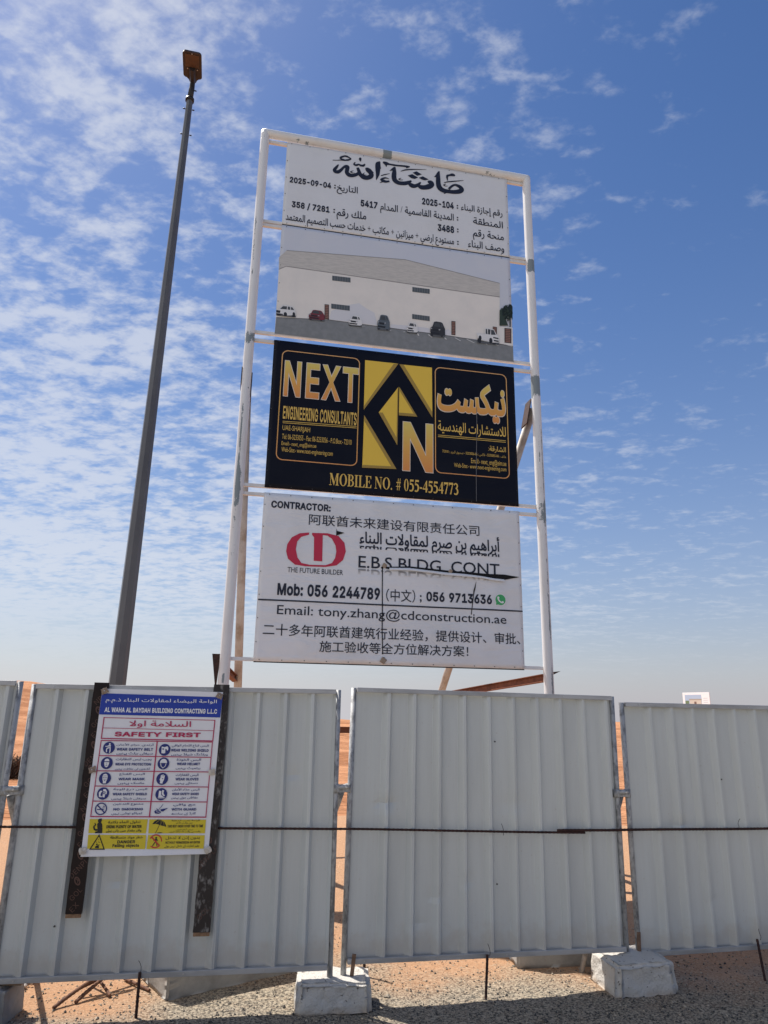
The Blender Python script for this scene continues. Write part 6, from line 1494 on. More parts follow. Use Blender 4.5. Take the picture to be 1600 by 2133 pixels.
# offcuts lying in a heap behind the fence
for i, (p, q, lab) in enumerate((((-1.862, 4.712, 0.012), (-1.60, 5.10, 0.17), 'leftmost rusty offcut leaning out below the poster panel'),
                                 ((-1.765, 4.795, 0.012), (-1.60, 5.22, 0.16), 'rusty offcut second from the left in the crossed heap'),
                                 ((-1.79, 4.90, 0.05), (-1.46, 5.22, 0.16), 'rusty offcut crossing over the others towards the right'),
                                 ((-1.603, 4.905, 0.012), (-1.84, 5.14, 0.10), 'short rusty offcut with its cut end facing right'),
                                 ((-1.40, 5.01, 0.010), (-1.62, 5.20, 0.012), 'pale rusty offcut lying flat beside the long footing'))):
    bar(p, q, 0.011 if i < 3 else 0.009, rust_pale, lab, 'steel bar', 'rusty offcuts behind the poster panel', i, 0.003, name='steel_offcut')
m = MB()
m.box(-0.012, 0.012, -0.006, 0.006, 0.0, 0.14, ch=0.001)
o = m.build('wooden_wedge', mat('wedge_wood', (0.20, 0.12, 0.075), 0.9, col2=(0.10, 0.06, 0.04), vscale=20), loc=(-0.148, 4.86, 0.135), rot=(R(4), R(6), 0))
tag(o, 'brown wooden wedge driven beside the post on the nearer foot block', 'wedge')
o = o.copy()
COL.objects.link(o)
o.location = (1.742, 5.285, 0.165)
o.rotation_euler = (R(-3), R(4), R(10))
tag(o, 'brown wooden wedge driven beside the post on the cracked block', 'wedge')
# loose white pipe, brush
shrub_m = mat('dry_twig', (0.060, 0.035, 0.022), 0.9, col2=(0.12, 0.07, 0.045), vscale=30)


def twig_bush(name, loc, h, n, label, seed):
    rr = random.Random(seed)
    m = MB()
    for k in range(n):
        a = rr.uniform(0, 6.28)
        ln_ = h * rr.uniform(0.5, 1.1)
        b0 = Vector((rr.gauss(0, h * 0.45), rr.gauss(0, h * 0.3), 0))
        pts = [b0]
        for s in range(4):
            pts.append(pts[-1] + Vector((math.cos(a) * 0.14 + rr.gauss(0, 0.10), math.sin(a) * 0.14 + rr.gauss(0, 0.10), 0.20)) * ln_)
        m.tube(pts, [0.020, 0.017, 0.014, 0.010, 0.005], 5)
        for s in range(3):
            p0 = pts[1 + s]
            m.tube([p0, p0 + Vector((rr.gauss(0, 0.2), rr.gauss(0, 0.2), rr.uniform(0.05, 0.25))) * ln_], [0.011, 0.005], 4)
    o = m.build(name, shrub_m, loc=loc)
    tag(o, label, 'dry bush', 'dry bushes on the sand')


twig_bush('dry_bush', (-8.55, 17.2, desert_z(-8.55, 17.2) + 0.02), 0.55, 150, 'dark dead bush on the orange sand seen through the left panel gap', 3)

# ------------------------------------------------------------------ tall project signboard frame
YAW = 0.1978
SO = Vector((-1.3345, 7.4941, 0))
UL, UR = -0.2848, 3.2826                 # posts, along the frame
HZ = [8.7518, 7.5117, 7.4965, 5.9703, 5.9018, 4.0711, 4.0113, 2.1723]


def worn_paint(name, white, metalc):
    """White paint flaking off grey steel where the 'wear' attribute of the pipe is high."""
    m = bpy.data.materials.new(name)
    m.use_nodes = True
    t = m.node_tree
    b = t.nodes['Principled BSDF']
    c = nd(t, 'ShaderNodeTexCoord')
    mp = nd(t, 'ShaderNodeMapping')
    mp.inputs['Scale'].default_value = (1, 1, 0.33)
    t.links.new(c.outputs['Object'], mp.inputs['Vector'])
    at = nd(t, 'ShaderNodeAttribute', attribute_name='wear')
    n1 = noise_tex(t, mp.outputs[0], 16, 6, 0.7)
    n2 = noise_tex(t, c.outputs['Object'], 70, 3, 0.6)
    v = math_node(t, 'ADD', math_node(t, 'MULTIPLY', n1, 0.75), math_node(t, 'MULTIPLY', n2, 0.25))
    v = math_node(t, 'ADD', v, at.outputs['Fac'])
    f = smooth(t, v, 0.725, 0.75)
    stain = smooth(t, noise_tex(t, mp.outputs[0], 5, 5, 0.6), 0.45, 0.8)
    wcol = mixc(t, math_node(t, 'MULTIPLY', stain, 0.5), white, tuple(x * y for x, y in zip(white, (0.86, 0.80, 0.74))))
    t.links.new(mixc(t, f, wcol, metalc), b.inputs['Base Color'])
    r_ = math_node(t, 'MULTIPLY_ADD', f, 0.15, 0.40)
    t.links.new(r_, b.inputs['Roughness'])
    bp = nd(t, 'ShaderNodeBump')
    bp.inputs['Distance'].default_value = -0.001
    t.links.new(f, bp.inputs['Height'])
    t.links.new(bp.outputs[0], b.inputs['Normal'])
    return m


paint = worn_paint('flaking_white_paint', (0.655, 0.66, 0.665), (0.19, 0.225, 0.24))
beam_rust = mat('rusty_beam', (0.14, 0.048, 0.028), 0.8, 0.1, col2=(0.22, 0.085, 0.045), vscale=12, bump=0.001, bscale=70)
dark_rust = mat('dark_plate', (0.035, 0.018, 0.014), 0.7, 0.2, col2=(0.07, 0.03, 0.02), vscale=25)
frame = empty('signboard_frame', SO, YAW)
tag(frame, 'tall white pipe frame with flaking paint carrying the four banners', 'sign frame')


def worn_tube(name, pts, r, n, spots, parent, axis):
    """spots: (position along the pipe, half length, angle in degrees or None, half angle, amount)"""
    m = MB()
    m.tube(pts, r, n)
    o = m.build(name, paint, parent)
    at = o.data.attributes.new('wear', 'FLOAT', 'POINT')
    vals = []
    c = Vector(pts[0])
    for v in o.data.vertices:
        p = v.co
        z = p[axis]
        a = math.degrees(math.atan2(p.y - c.y, p.x - c.x)) if axis == 2 else math.degrees(math.atan2(p.z - c.z, p.y - c.y))
        w = -0.012 + 0.05 * math.sin(z * 2.1 + c.x)
        for zc_, hl, ac, ha, amt in spots:
            q = abs(z - zc_) / hl
            e = max(0, min(1, (1.15 - q) / 0.3))
            if ac is not None:
                da = abs((a - ac + 180) % 360 - 180) / ha
                e *= max(0, min(1, (1.3 - da) / 0.6))
            w += amt * e
        vals.append(w)
    at.data.foreach_set('value', vals)
    return o


TOPL, TOPR = 8.832, 8.805
zs_ = np.linspace(-0.15, 1, 170)
worn_tube('post', [(UL, 0.0, t) for t in np.linspace(-0.15, TOPL + 0.02, 180)], 0.056, 28,
          [(8.3, 0.45, -150, 28, 0.14), (8.78, 0.10, -110, 60, 0.20), (5.88, 0.10, None, 0, 0.30), (4.62, 0.50, -106, 15, 0.33), (4.05, 0.22, -95, 32, 0.30), (4.9, 0.6, -140, 10, 0.16), (5.25, 0.03, -60, 14, 0.4),
           (3.7, 0.16, -110, 20, 0.16), (3.3, 0.2, -95, 24, 0.16), (6.8, 0.9, -125, 14, 0.13), (7.4, 0.4, -140, 20, 0.12), (2.0, 0.05, -95, 9, 0.5), (1.95, 0.3, -130, 20, 0.12), (2.9, 0.4, -130, 14, 0.15)], frame, 2)
worn_tube('post', [(UR, 0.0, t) for t in np.linspace(-0.15, TOPR + 0.02, 180)], 0.056, 28,
          [(7.40, 0.10, -85, 70, 0.34), (5.66, 0.15, None, 0, 0.36), (4.55, 0.55, -62, 11, 0.34), (4.55, 0.4, -100, 6, 0.22), (4.0, 0.13, None, 0, 0.30), (3.3, 0.7, -70, 8, 0.30), (3.3, 0.6, -95, 5, 0.2), (3.0, 0.5, -38, 8, 0.2),
           (6.4, 0.7, -70, 7, 0.17), (2.0, 0.2, -72, 16, 0.24), (2.3, 0.5, -60, 8, 0.2), (6.0, 0.3, -100, 14, 0.12)], frame, 2)
tb = worn_tube('top_bar', [(UL - 0.012 + (UR - UL + 0.024) * t, 0, TOPL + (TOPR - TOPL) * t) for t in np.linspace(0, 1, 90)], 0.0555, 24,
               [(1.32, 0.07, None, 0, 0.36), (2.75, 0.10, -120, 25, 0.25), (0.2, 0.1, -100, 40, 0.2), (3.0, 0.05, -120, 30, 0.2)], frame, 0)
rail_p = mat('rail_paint', (0.68, 0.68, 0.68), 0.5, col2=(0.58, 0.56, 0.54), vscale=4, bump=0.0004, bscale=60)
for i, z in enumerate(HZ):
    m = MB()
    zc_ = z - 0.020 if i % 2 == 0 else z + 0.020
    m.box(UL + 0.045, UR - 0.045, 0.012, 0.050, zc_ - 0.019, zc_ + 0.019, ch=0.003)
    m.build('rail', rail_p, frame)
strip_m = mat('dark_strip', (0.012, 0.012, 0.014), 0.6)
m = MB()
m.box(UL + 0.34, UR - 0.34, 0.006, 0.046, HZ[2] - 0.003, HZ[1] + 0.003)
m.build('shadow_gap_strip', strip_m, frame)  # near-black box put in for the shadow gap between the top two banners
# slim uprights carry the banners on the hidden side
for u in (0.03, 1.5, 2.97):
    for za, zb in ((HZ[1], HZ[0]), (HZ[3], HZ[2]), (HZ[5], HZ[4]), (HZ[7], HZ[6])):
        m = MB()
        m.box(u - 0.019, u + 0.019, 0.013, 0.049, za + 0.042, zb - 0.042)
        m.build('upright', rail_p, frame)
pale_brace = mat('brace_paint', (0.46, 0.42, 0.38), 0.55, col2=(0.30, 0.24, 0.19), vscale=5, vlo=0.4, vhi=0.7, bump=0.0006, bscale=50)
inv = Matrix.Rotation(-YAW, 3, 'Z')


def loc_(p):
    return inv @ (Vector(p) - SO)


FL = (UL + 0.24, 2.6, -0.1)
FRT = (UR - 0.95, 3.6, -0.1)
for top, foot in (((UL + 0.01, 0.08, 5.36), FL), ((UR - 0.01, 0.08, 5.40), FRT)):
    m = MB()
    m.tube([top, foot], 0.050, 20)
    m.build('brace', pale_brace, frame)
for u, z0, z1 in ((UL - 0.060, 5.28, 5.50), (UL + 0.060, 5.14, 5.44)):
    m = MB()
    m.prism([(u - 0.004, z0), (u + 0.004, z0), (u + 0.004, z1), (u - 0.004, z1)], -0.02, 0.16)
    m.build('gusset_plate', dark_rust, frame)
m = MB()
m.prism([(UR - 0.13, 5.17), (UR - 0.12, 5.16), (UR - 0.05, 5.50), (UR - 0.06, 5.51)], 0.02, 0.20)
m.build('gusset_plate', dark_rust, frame)
m = MB()
m.prism([(UL - 0.135, 2.235), (UL - 0.055, 2.235), (UL - 0.055, 2.15), (UL - 0.075, 1.86)], 0.0, 0.10)
m.build('gusset_plate', dark_rust, frame)


def channel(p, q, w, h, name):
    """Rolled channel between two points (frame coordinates)."""
    p, q = Vector(p), Vector(q)
    L = (q - p).length
    m = MB()
    M = Matrix.Translation(p) @ (q - p).normalized().to_track_quat('X', 'Z').to_matrix().to_4x4()
    m.box(0, L, -w / 2, w / 2, h / 2 - 0.008, h / 2, M)
    m.box(0, L, -w / 2, w / 2, -h / 2, -h / 2 + 0.008, M)
    m.box(0, L, -0.003, 0.003, -h / 2 + 0.008, h / 2 - 0.008, M)
    return m.build(name, beam_rust, frame)


channel((UR - 0.03, 0.04, 2.085), (UR - 0.30, 3.5, 1.93), 0.07, 0.085, 'tie_beam')
channel((UL - 0.02, 0.06, 2.10), (UL + 0.12, 1.7, 2.05), 0.07, 0.075, 'tie_beam')
m = MB()
m.prism([(UR + 0.05, 2.15), (UR + 0.14, 2.162), (UR + 0.05, 2.12)], -0.02, 0.03)
m.build('gusset_plate', dark_rust, frame)
channel((UL + 0.16, 1.95, 1.44), (UR - 0.62, 2.5, 1.44), 0.06, 0.08, 'cross_beam')

# ------------------------------------------------------------------ banners
INK = {
    'ink': mat('ink_navy', (0.010, 0.013, 0.028), 0.5), 'gold2': mat('print_gold', (0.66, 0.44, 0.10), 0.5),
    'yellow': mat('print_yellow', (0.74, 0.50, 0.06), 0.5), 'ochre': mat('print_ochre', (0.34, 0.225, 0.045), 0.5),
    'gold': ramp_mat('print_gold_fade', [(0.0, (0.66, 0.25, 0.06)), (0.45, (0.68, 0.36, 0.07)), (0.9, (0.66, 0.50, 0.11)), (1.0, (0.66, 0.52, 0.13))]),
    'halo': mat('print_halo', (0.72, 0.63, 0.52), 0.5), 'frame_line': ramp_mat('print_frame_fade', [(0.0, (0.66, 0.30, 0.10)), (0.5, (0.60, 0.36, 0.08)), (1.0, (0.66, 0.36, 0.14))]),
    'clad': mat('print_cladding', (0.55, 0.52, 0.48), 0.55, col2=(0.46, 0.44, 0.41), vscale=38, stretch=(0.25, 1, 2.2), detail=2), 'wall': mat('print_wall', (0.76, 0.715, 0.66), 0.55, col2=(0.70, 0.665, 0.62), vscale=3),
    'trim': mat('print_trim', (0.25, 0.235, 0.22), 0.55), 'dusk': mat('print_wall_cool', (0.62, 0.62, 0.65), 0.55), 'yard': mat('print_yard', (0.74, 0.71, 0.67), 0.55),
    'road': mat('print_road', (0.19, 0.20, 0.205), 0.55, col2=(0.23, 0.24, 0.245), vscale=14), 'kerb': mat('print_kerb', (0.12, 0.12, 0.12), 0.55),
    'pane': mat('print_pane', (0.085, 0.10, 0.11), 0.5), 'mull': mat('print_mullion', (0.21, 0.22, 0.23), 0.5), 'frame': mat('print_doorframe', (0.05, 0.032, 0.028), 0.5), 'wood': mat('print_door', (0.25, 0.13, 0.095), 0.5),
    'mark': mat('print_marking', (0.66, 0.66, 0.66), 0.5), 'leaf': mat('print_leaf', (0.035, 0.052, 0.035), 0.5), 'leafd': mat('print_leaf_dark', (0.014, 0.022, 0.016), 0.5),
    'shade': mat('print_car_base', (0.10, 0.105, 0.11), 0.5), 'tyre': mat('print_tyre', (0.022, 0.022, 0.025), 0.5), 'glass': mat('print_glass', (0.06, 0.065, 0.07), 0.5), 'lamp': mat('print_lamp', (0.35, 0.36, 0.38), 0.5),
    'carw': mat('print_car_white', (0.68, 0.68, 0.68), 0.5), 'carr': mat('print_car_red', (0.17, 0.032, 0.04), 0.5), 'cars': mat('print_car_slate', (0.10, 0.12, 0.14), 0.5), 'cark': mat('print_car_black', (0.035, 0.035, 0.038), 0.5),
    'crimson': mat('print_crimson', (0.48, 0.022, 0.06), 0.5), 'green': mat('print_green', (0.05, 0.36, 0.12), 0.5), 'white': mat('print_white', (0.74, 0.74, 0.74), 0.5),
    'greyfade': ramp_mat('print_grey_fade', [(0.0, (0.60, 0.60, 0.60)), (1.0, (0.16, 0.16, 0.17))]),
}


def vinyl(name, col, col2, wr, scale, rough=0.42, spec=0.4):
    """Printed vinyl sheet with soft tension wrinkles and faint dirt."""
    m = bpy.data.materials.new(name)
    m.use_nodes = True
    t = m.node_tree
    b = t.nodes['Principled BSDF']
    b.inputs['Roughness'].default_value = rough
    b.inputs['Specular IOR Level'].default_value = spec
    c = nd(t, 'ShaderNodeTexCoord')
    mp = nd(t, 'ShaderNodeMapping')
    mp.inputs['Rotation'].default_value = (0, R(24), 0)
    mp.inputs['Scale'].default_value = (1, 1, 2.4)
    t.links.new(c.outputs['Object'], mp.inputs['Vector'])
    dirt = smooth(t, noise_tex(t, c.outputs['Object'], 1.6, 6, 0.6), 0.40, 0.78)
    t.links.new(mixc(t, dirt, col, col2), b.inputs['Base Color'])
    n1 = noise_tex(t, mp.outputs[0], scale, 3, 0.5, 0.8)
    bp = nd(t, 'ShaderNodeBump')
    bp.inputs['Distance'].default_value = wr
    t.links.new(n1, bp.inputs['Height'])
    t.links.new(bp.outputs[0], b.inputs['Normal'])
    return m


_s = MB()
_s.tube([(0, 0, 0), (0, -0.0045, 0)], 0.0055, 6)
_o = _s.build('fixing_screw', MATS.get('dark_screw') or mat('dark_screw', (0.08, 0.08, 0.08), 0.5, 0.6))
SCREW = _o.data
bpy.data.objects.remove(_o)


def banner(name, i, u0, u1, m, amp, label, seed, cat='banner'):
    """Stretched banner between rails i and i+1; returns the object and its surface function."""
    z0, H = HZ[i + 1], HZ[i] - HZ[i + 1]
    Wd = u1 - u0
    loc = SO + Matrix.Rotation(YAW, 3, 'Z') @ Vector((u0, 0, z0))

    def surf(u, z):
        e = min(u, Wd - u, z, H - z)
        e = max(0.0, min(1.0, e / 0.35))
        return -0.002 - amp * e * (0.6 + 0.7 * mnoise.noise(Vector((u * 1.1 + seed, z * 1.3, seed))))

    nu, nz = 60, 34
    vs, fs = [], []
    for j in range(nz + 1):
        for k in range(nu + 1):
            u, z = Wd * k / nu, H * j / nz
            vs.append((u, surf(u, z), z))
    for j in range(nz):
        for k in range(nu):
            a = j * (nu + 1) + k
            fs.append((a, a + 1, a + nu + 2, a + nu + 1))
    # hem folded back round the rails
    ring = [k for k in range(nu + 1)] + [(j + 1) * (nu + 1) - 1 for j in range(1, nz + 1)] + [nz * (nu + 1) + k for k in range(nu - 1, -1, -1)] + [j * (nu + 1) for j in range(nz - 1, 0, -1)]
    o = len(vs)
    for r in ring:
        x, y, z = vs[r]
        vs.append((x, 0.011, z))
    n = len(ring)
    for k in range(n):
        k2 = (k + 1) % n
        fs.append((ring[k2], ring[k], o + k, o + k2))
    me = bpy.data.meshes.new(name)
    me.from_pydata(vs, [], fs)
    me.polygons.foreach_set('use_smooth', [True] * (nu * nz) + [False] * n)
    me.materials.append(m)
    ob = bpy.data.objects.new(name, me)
    COL.objects.link(ob)
    ob.location = loc
    ob.rotation_euler = (0, 0, YAW)
    tag(ob, label, cat, 'banners stretched in the tall white frame')
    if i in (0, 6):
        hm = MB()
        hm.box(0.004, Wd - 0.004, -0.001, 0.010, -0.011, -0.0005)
        hm.build('hem_shade_strip', strip_m, ob)  # black hem edge, its colour also standing in for the shaded underside
    # screw heads along the hem
    spots = []
    k = 0.06
    while k < Wd:
        spots += [(k, 0.018), (k, H - 0.018)]
        k += 0.235
    k = 0.2
    while k < H - 0.1:
        spots += [(0.016, k), (Wd - 0.016, k)]
        k += 0.25
    for u, z in spots:
        s = bpy.data.objects.new('fixing_screw', SCREW)
        COL.objects.link(s)
        s.parent = ob
        s.location = (u, -0.002, z)
    return ob, surf


def letter(parent, surf, item, lift=0.004):
    text, font, bold, col, box = item[:5]
    op = item[5] if len(item) > 5 else None
    cs = fit(outline_of(text, font, bold), box, op in ('base', 'basemirror'))
    op = 'mirror' if op == 'basemirror' else op
    if col == 'gold':
        g = [grow(c, 0.0075) for c in cs] if font == 'C' else fit(outline_of(text, font, bold + 0.016), [box[0] - 0.009, box[1] - 0.009, box[2] + 0.009, box[3] + 0.009])
        flat_part('lettering_outline', g, INK['halo'], parent, surf, lift)
        lift += 0.0015
    flat_part('lettering', cs, INK[col], parent, surf, lift)
    if op in ('mirror', 'fade'):
        base = box[1] if op == 'mirror' else min(p[1] for c in cs for p in c)
        hgt = box[3] - base
        if op == 'mirror':       # mirrored lower parts of the letters, printed close under the line
            cut = base + 0.36 * hgt
            src = cs
        else:
            cut = base + 0.42 * hgt
            src = cs
        V, T = fill(src)
        bm = bmesh.new()
        bv = [bm.verts.new((v[0], 0, v[1])) for v in V]
        for t in T:
            bm.faces.new([bv[i] for i in t])
        bmesh.ops.bisect_plane(bm, geom=bm.verts[:] + bm.edges[:] + bm.faces[:], plane_co=(0, 0, cut), plane_no=(0, 0, 1), clear_outer=True)
        if op == 'mirror':
            bmesh.ops.bisect_plane(bm, geom=bm.verts[:] + bm.edges[:] + bm.faces[:], plane_co=(0, 0, base), plane_no=(0, 0, 1), clear_inner=True)
        gap = 0.034 if op == 'mirror' else 0.012
        k = 1.0 if op == 'fade' else 0.7
        for v in bm.verts:
            z = base - gap - (v.co.z - base) * k
            v.co = (v.co.x, surf(v.co.x, z) - lift, z)
        bmesh.ops.reverse_faces(bm, faces=bm.faces)
        bmesh.ops.recalc_face_normals(bm, faces=bm.faces)
        me = bpy.data.meshes.new('lettering_reflection')
        bm.to_mesh(me)
        bm.free()
        me.materials.append(INK['greyfade'] if op == 'fade' else INK['ink'])
        o = bpy.data.objects.new('lettering_reflection', me)
        COL.objects.link(o)
        o.parent = parent


white_v = vinyl('white_vinyl', (0.70, 0.71, 0.73), (0.63, 0.635, 0.64), 0.020, 2.4)
white_f = vinyl('white_vinyl_flat', (0.66, 0.67, 0.69), (0.62, 0.625, 0.63), 0.004, 1.6)
grey_v = vinyl('printed_sky_vinyl', (0.56, 0.585, 0.65), (0.60, 0.61, 0.65), 0.003, 1.2)
navy_v = vinyl('navy_vinyl', (0.0045, 0.0055, 0.012), (0.008, 0.009, 0.015), 0.008, 2.0, 0.45, 0.14)

# permit banner
bA, sA = banner('permit_banner', 0, 0.0, 3.0, white_f, 0.004, 'white banner with black brush calligraphy and permit numbers, topmost in the frame', 1.0)
for it in TEXT_PERMIT:
    letter(bA, sA, it)
cal = []
for st in STROKES:
    cal += stroke_outline(st)
for d in DOTS:
    cal.append(cw([(d[i], d[i + 1]) for i in range(0, len(d), 2)]))
flat_part('calligraphy', cal, INK['ink'], bA, sA, 0.004)

# building picture banner
bB, sB = banner('building_banner', 2, 0.0, 3.0, grey_v, 0.0, 'picture banner of a beige warehouse with parked cars, second from the top', 2.0)
layers, order = {}, []
for g, col, p in ART_BUILDING:            # every motif of the picture is a part of its own
    if g not in layers:
        layers[g] = []
        order.append(g)
    if layers[g] and layers[g][-1][0] == col:
        layers[g][-1][1].append(p)
    else:
        layers[g].append((col, [p]))
for n, g in enumerate(order):
    multi_part(g.split('#')[0], layers[g], bB, sB, 0.003 + 0.00025 * n)

# engineer's dark banner
bC, sC = banner('engineer_banner', 4, 0.0, 3.0, navy_v, 0.004, 'dark navy banner with yellow arrow logo and gold lettering, third from the top', 3.0)


def rounded(u0, z0, u1, z1, r, n=7):
    p = []
    for cx_, cz_, a0 in ((u1 - r, z1 - r, 0), (u0 + r, z1 - r, 90), (u0 + r, z0 + r, 180), (u1 - r, z0 + r, 270)):
        p += [(cx_ + r * math.cos(R(a0 + 90 * k / n)), cz_ + r * math.sin(R(a0 + 90 * k / n))) for k in range(n + 1)]
    return p


for u0, z0, u1, z1 in FRAMES:
    a = cw(rounded(u0, z0, u1, z1, 0.075))
    b = cw(rounded(u0 + 0.011, z0 + 0.011, u1 - 0.011, z1 - 0.011, 0.066))[::-1]
    flat_part('border_line', [a, b], INK['frame_line'], bC, sC, 0.004)
for col, nm, lf in (('yellow', 'logo', 0.004), ('ochre', 'logo_bevel', 0.0052), ('gold2', 'rule_line', 0.004)):
    if nm == 'rule_line':
        for c, p in ART_ENGINEER:
            if c == col:
                poly_part(nm, [p], INK[col], bC, sC, lf)
    else:
        poly_part(nm, [p for c, p in ART_ENGINEER if c == col], INK[col], bC, sC, lf)
poly_part('cut_line', CREASE, mat('crease_grey', (0.16, 0.16, 0.17), 0.7), bC, sC, 0.0068)
for it in TEXT_ENGINEER:
    letter(bC, sC, it)

# contractor banner
bD, sD = banner('contractor_banner', 6, 0.0, 3.0, white_v, 0.012, 'torn white banner with a crimson ring logo and contractor phone numbers, lowest in the frame', 4.0)
for it in TEXT_CONTRACTOR:
    letter(bD, sD, it)
poly_part('logo', [LOGO_RING], INK['crimson'], bD, sD, 0.004)
poly_part('rule_line', [p for c, p in ART_CONTRACTOR], INK['ink'], bD, sD, 0.0045)
cx_, cz_, r_ = (PHONE_BADGE[0] + PHONE_BADGE[2]) / 2, (PHONE_BADGE[1] + PHONE_BADGE[3]) / 2, (PHONE_BADGE[2] - PHONE_BADGE[0]) / 2
tail = lambda k: cw([(cx_ - r_ * 0.95 * k, cz_ - r_ * 1.02 * k), (cx_ - r_ * 0.30 * k, cz_ - r_ * 0.90 * k), (cx_ - r_ * 0.85 * k, cz_ - r_ * 0.30 * k)])
flat_part('phone_badge', disc(cx_, cz_, r_) + [tail(1.0)], INK['white'], bD, sD, 0.004)
flat_part('phone_badge', disc(cx_, cz_, r_ * 0.86) + [tail(0.84)], INK['green'], bD, sD, 0.0052)
hs = [(-0.42, 0.40, 0.20), (-0.40, 0.12, 0.22), (-0.18, -0.20, 0.20), (0.12, -0.42, 0.22), (0.42, -0.40, 0.22)]
flat_part('phone_badge', stroke_outline([(cx_ + x * r_, cz_ + z * r_, w * r_) for x, z, w in hs]) + disc(cx_ - 0.36 * r_, cz_ + 0.34 * r_, 0.19 * r_, 10) + disc(cx_ + 0.36 * r_, cz_ - 0.36 * r_, 0.19 * r_, 10), INK['white'], bD, sD, 0.0064)
tear_m = mat('torn_gap', (0.006, 0.006, 0.007), 0.9)
for k, nm in ((0, 'tear'), (3, 'tear'), (1, 'cut_line'), (2, 'cut_line')):
    poly_part(nm, [TEARS[k]], tear_m, bD, sD, 0.0066)
poly_part('tear', [TEARS[4]], tear_m, bD, sD, 0.0066)
# curled lips of vinyl along the tear and a flap below it
pts = [(TEARS[0][i], TEARS[0][i + 1]) for i in range(0, len(TEARS[0]), 2)]
lowr = pts[9:-1]
m = MB()
vs, n = [], 0
for u, z in lowr:
    wv = 0.030 + 0.014 * mnoise.noise(Vector((u * 9, 3, 1)))
    for k in range(5):
        a = k / 4 * 2.0
        vs.append((u + 0.01 * mnoise.noise(Vector((u * 7, k, 0))), sD(u, z) - 0.007 - 0.020 * math.sin(a), z + 0.006 - wv * (1 - math.cos(a)) * 0.7))
    n += 1
m.add(vs, [(i * 5 + k, (i + 1) * 5 + k, (i + 1) * 5 + k + 1, i * 5 + k + 1) for i in range(n - 1) for k in range(4)], True)
m.build('torn_flap', white_v, bD)
scrap = mat('cardboard', (0.34, 0.27, 0.20), 0.85, col2=(0.26, 0.20, 0.15), vscale=30)
for (u, z, s) in ((pts[0][0] + 0.015, pts[0][1] - 0.012, 0.024), (pts[0][0] + 0.78, pts[0][1] - 0.035, 0.020), (pts[0][0] + 0.02, 0.045, 0.030)):
    m = MB()
    M = Matrix.Translation((u, sD(u, z) - 0.013, z)) @ Matrix.Rotation(R(30), 4, 'Y')
    m.box(-s, s, -0.006, 0.004, -s, s, M, ch=0.004)
    m.build('patch_washer', scrap, bD)

# ------------------------------------------------------------------ film-faced planks and the safety poster
PY = math.atan2(P1E[1] - P1O[1], P1E[0] - P1O[0])
ply = mat('film_faced_plywood', (0.016, 0.011, 0.011), 0.4, col2=(0.022, 0.014, 0.013), vscale=9, bump=0.0006, bscale=40, spec=0.15)
ply_worn = mat('scuffed_plywood', (0.018, 0.013, 0.013), 0.5, col2=(0.20, 0.19, 0.18), vscale=42, vlo=0.50, vhi=0.72, bump=0.0008, bscale=60, stretch=(1, 1, 0.5))
ply_edge = mat('plywood_edge', (0.30, 0.18, 0.10), 0.8, col2=(0.16, 0.09, 0.05), vscale=40)
mark_m = mat('plywood_stamp', (0.085, 0.040, 0.030), 0.5)


def plank(u0, u1, z0, z1, m_, label, marks, lean):
    o_ = on(P1O, P1E, (u0 + u1) / 2, z0, 0.0625)
    m = MB()
    w = (u1 - u0) / 2
    L = z1 - z0
    rr = random.Random(int(u0 * 100))
    # slightly ragged sawn strip
    n = 26
    vs = []
    for k in range(n + 1):
        z = L * k / n
        a, b = -w + rr.uniform(-.002, .002), w + rr.uniform(-.002, .002)
        vs += [(a, -0.009, z), (b, -0.009, z), (b, 0.009, z), (a, 0.009, z)]
    fs = []
    for k in range(n):
        for c in range(4):
            c2 = (c + 1) % 4
            fs.append((k * 4 + c, k * 4 + c2, (k + 1) * 4 + c2, (k + 1) * 4 + c))
    fs += [(3, 2, 1, 0), (n * 4, n * 4 + 1, n * 4 + 2, n * 4 + 3)]
    m.add(vs, fs)
    o = m.build('plywood_plank', m_, loc=o_, rot=(0, lean, PY))
    tag(o, label, 'plank', 'dark plywood planks behind the poster')
    e = MB()
    e.box(-w + 0.002, w - 0.002, -0.007, 0.0085, -0.022, -0.001, ch=0.003)
    e.build('sawn_end', ply_edge, o)
    flat = lambda u, z: -0.009
    cs, ts = [], []
    for z, txt in marks:
        if txt == '*':
            for q in (disc(0, 0, 0.026, 12, 0.016, 0.6), [cw([(-0.010, -0.016), (0.013, 0.002), (-0.004, 0.014), (0.002, 0.0)])]):
                for c in q:
                    cs.append([(x * math.cos(0.5) - y * math.sin(0.5), z + x * math.sin(0.5) + y * math.cos(0.5)) for x, y in c])
        else:
            g = fit(glyph_outline(txt, INTER), (-0.0125 * len(txt), -0.0145, 0.0125 * len(txt), 0.0145))
            for c in g:
                c2 = [(x * math.cos(0.85) - y * math.sin(0.85), z + x * math.sin(0.85) + y * math.cos(0.85)) for x, y in c]
                c2 = [(min(max(x, -w + 0.001), w - 0.001), y) for x, y in c2]
                cs.append(c2)
    flat_part('stamp', cs, mark_m, o, flat, 0.0006)
    return o


mk = []
z = 0.035
k = 0
seq_ = ['EX', 'GOL', '*', 'DENPL', '*', 'EX', 'GOL', '*', 'NPL']
while z < 1.24:
    mk.append((z, seq_[k % len(seq_)]))
    z += 0.068
    k += 1
plank(0.358, 0.447, 0.549, 1.838, ply, 'dark brown plywood plank with faint diagonal stamps at the left of the poster', mk, R(0.15))
plank(1.078, 1.176, 0.435, 1.842, ply_worn, 'longer scuffed plywood plank at the right of the poster', [(0.10, 'GOL'), (0.40, 'DENPLE'), (0.50, '*'), (0.80, 'LEX'), (1.30, 'GOL')], R(0.3))

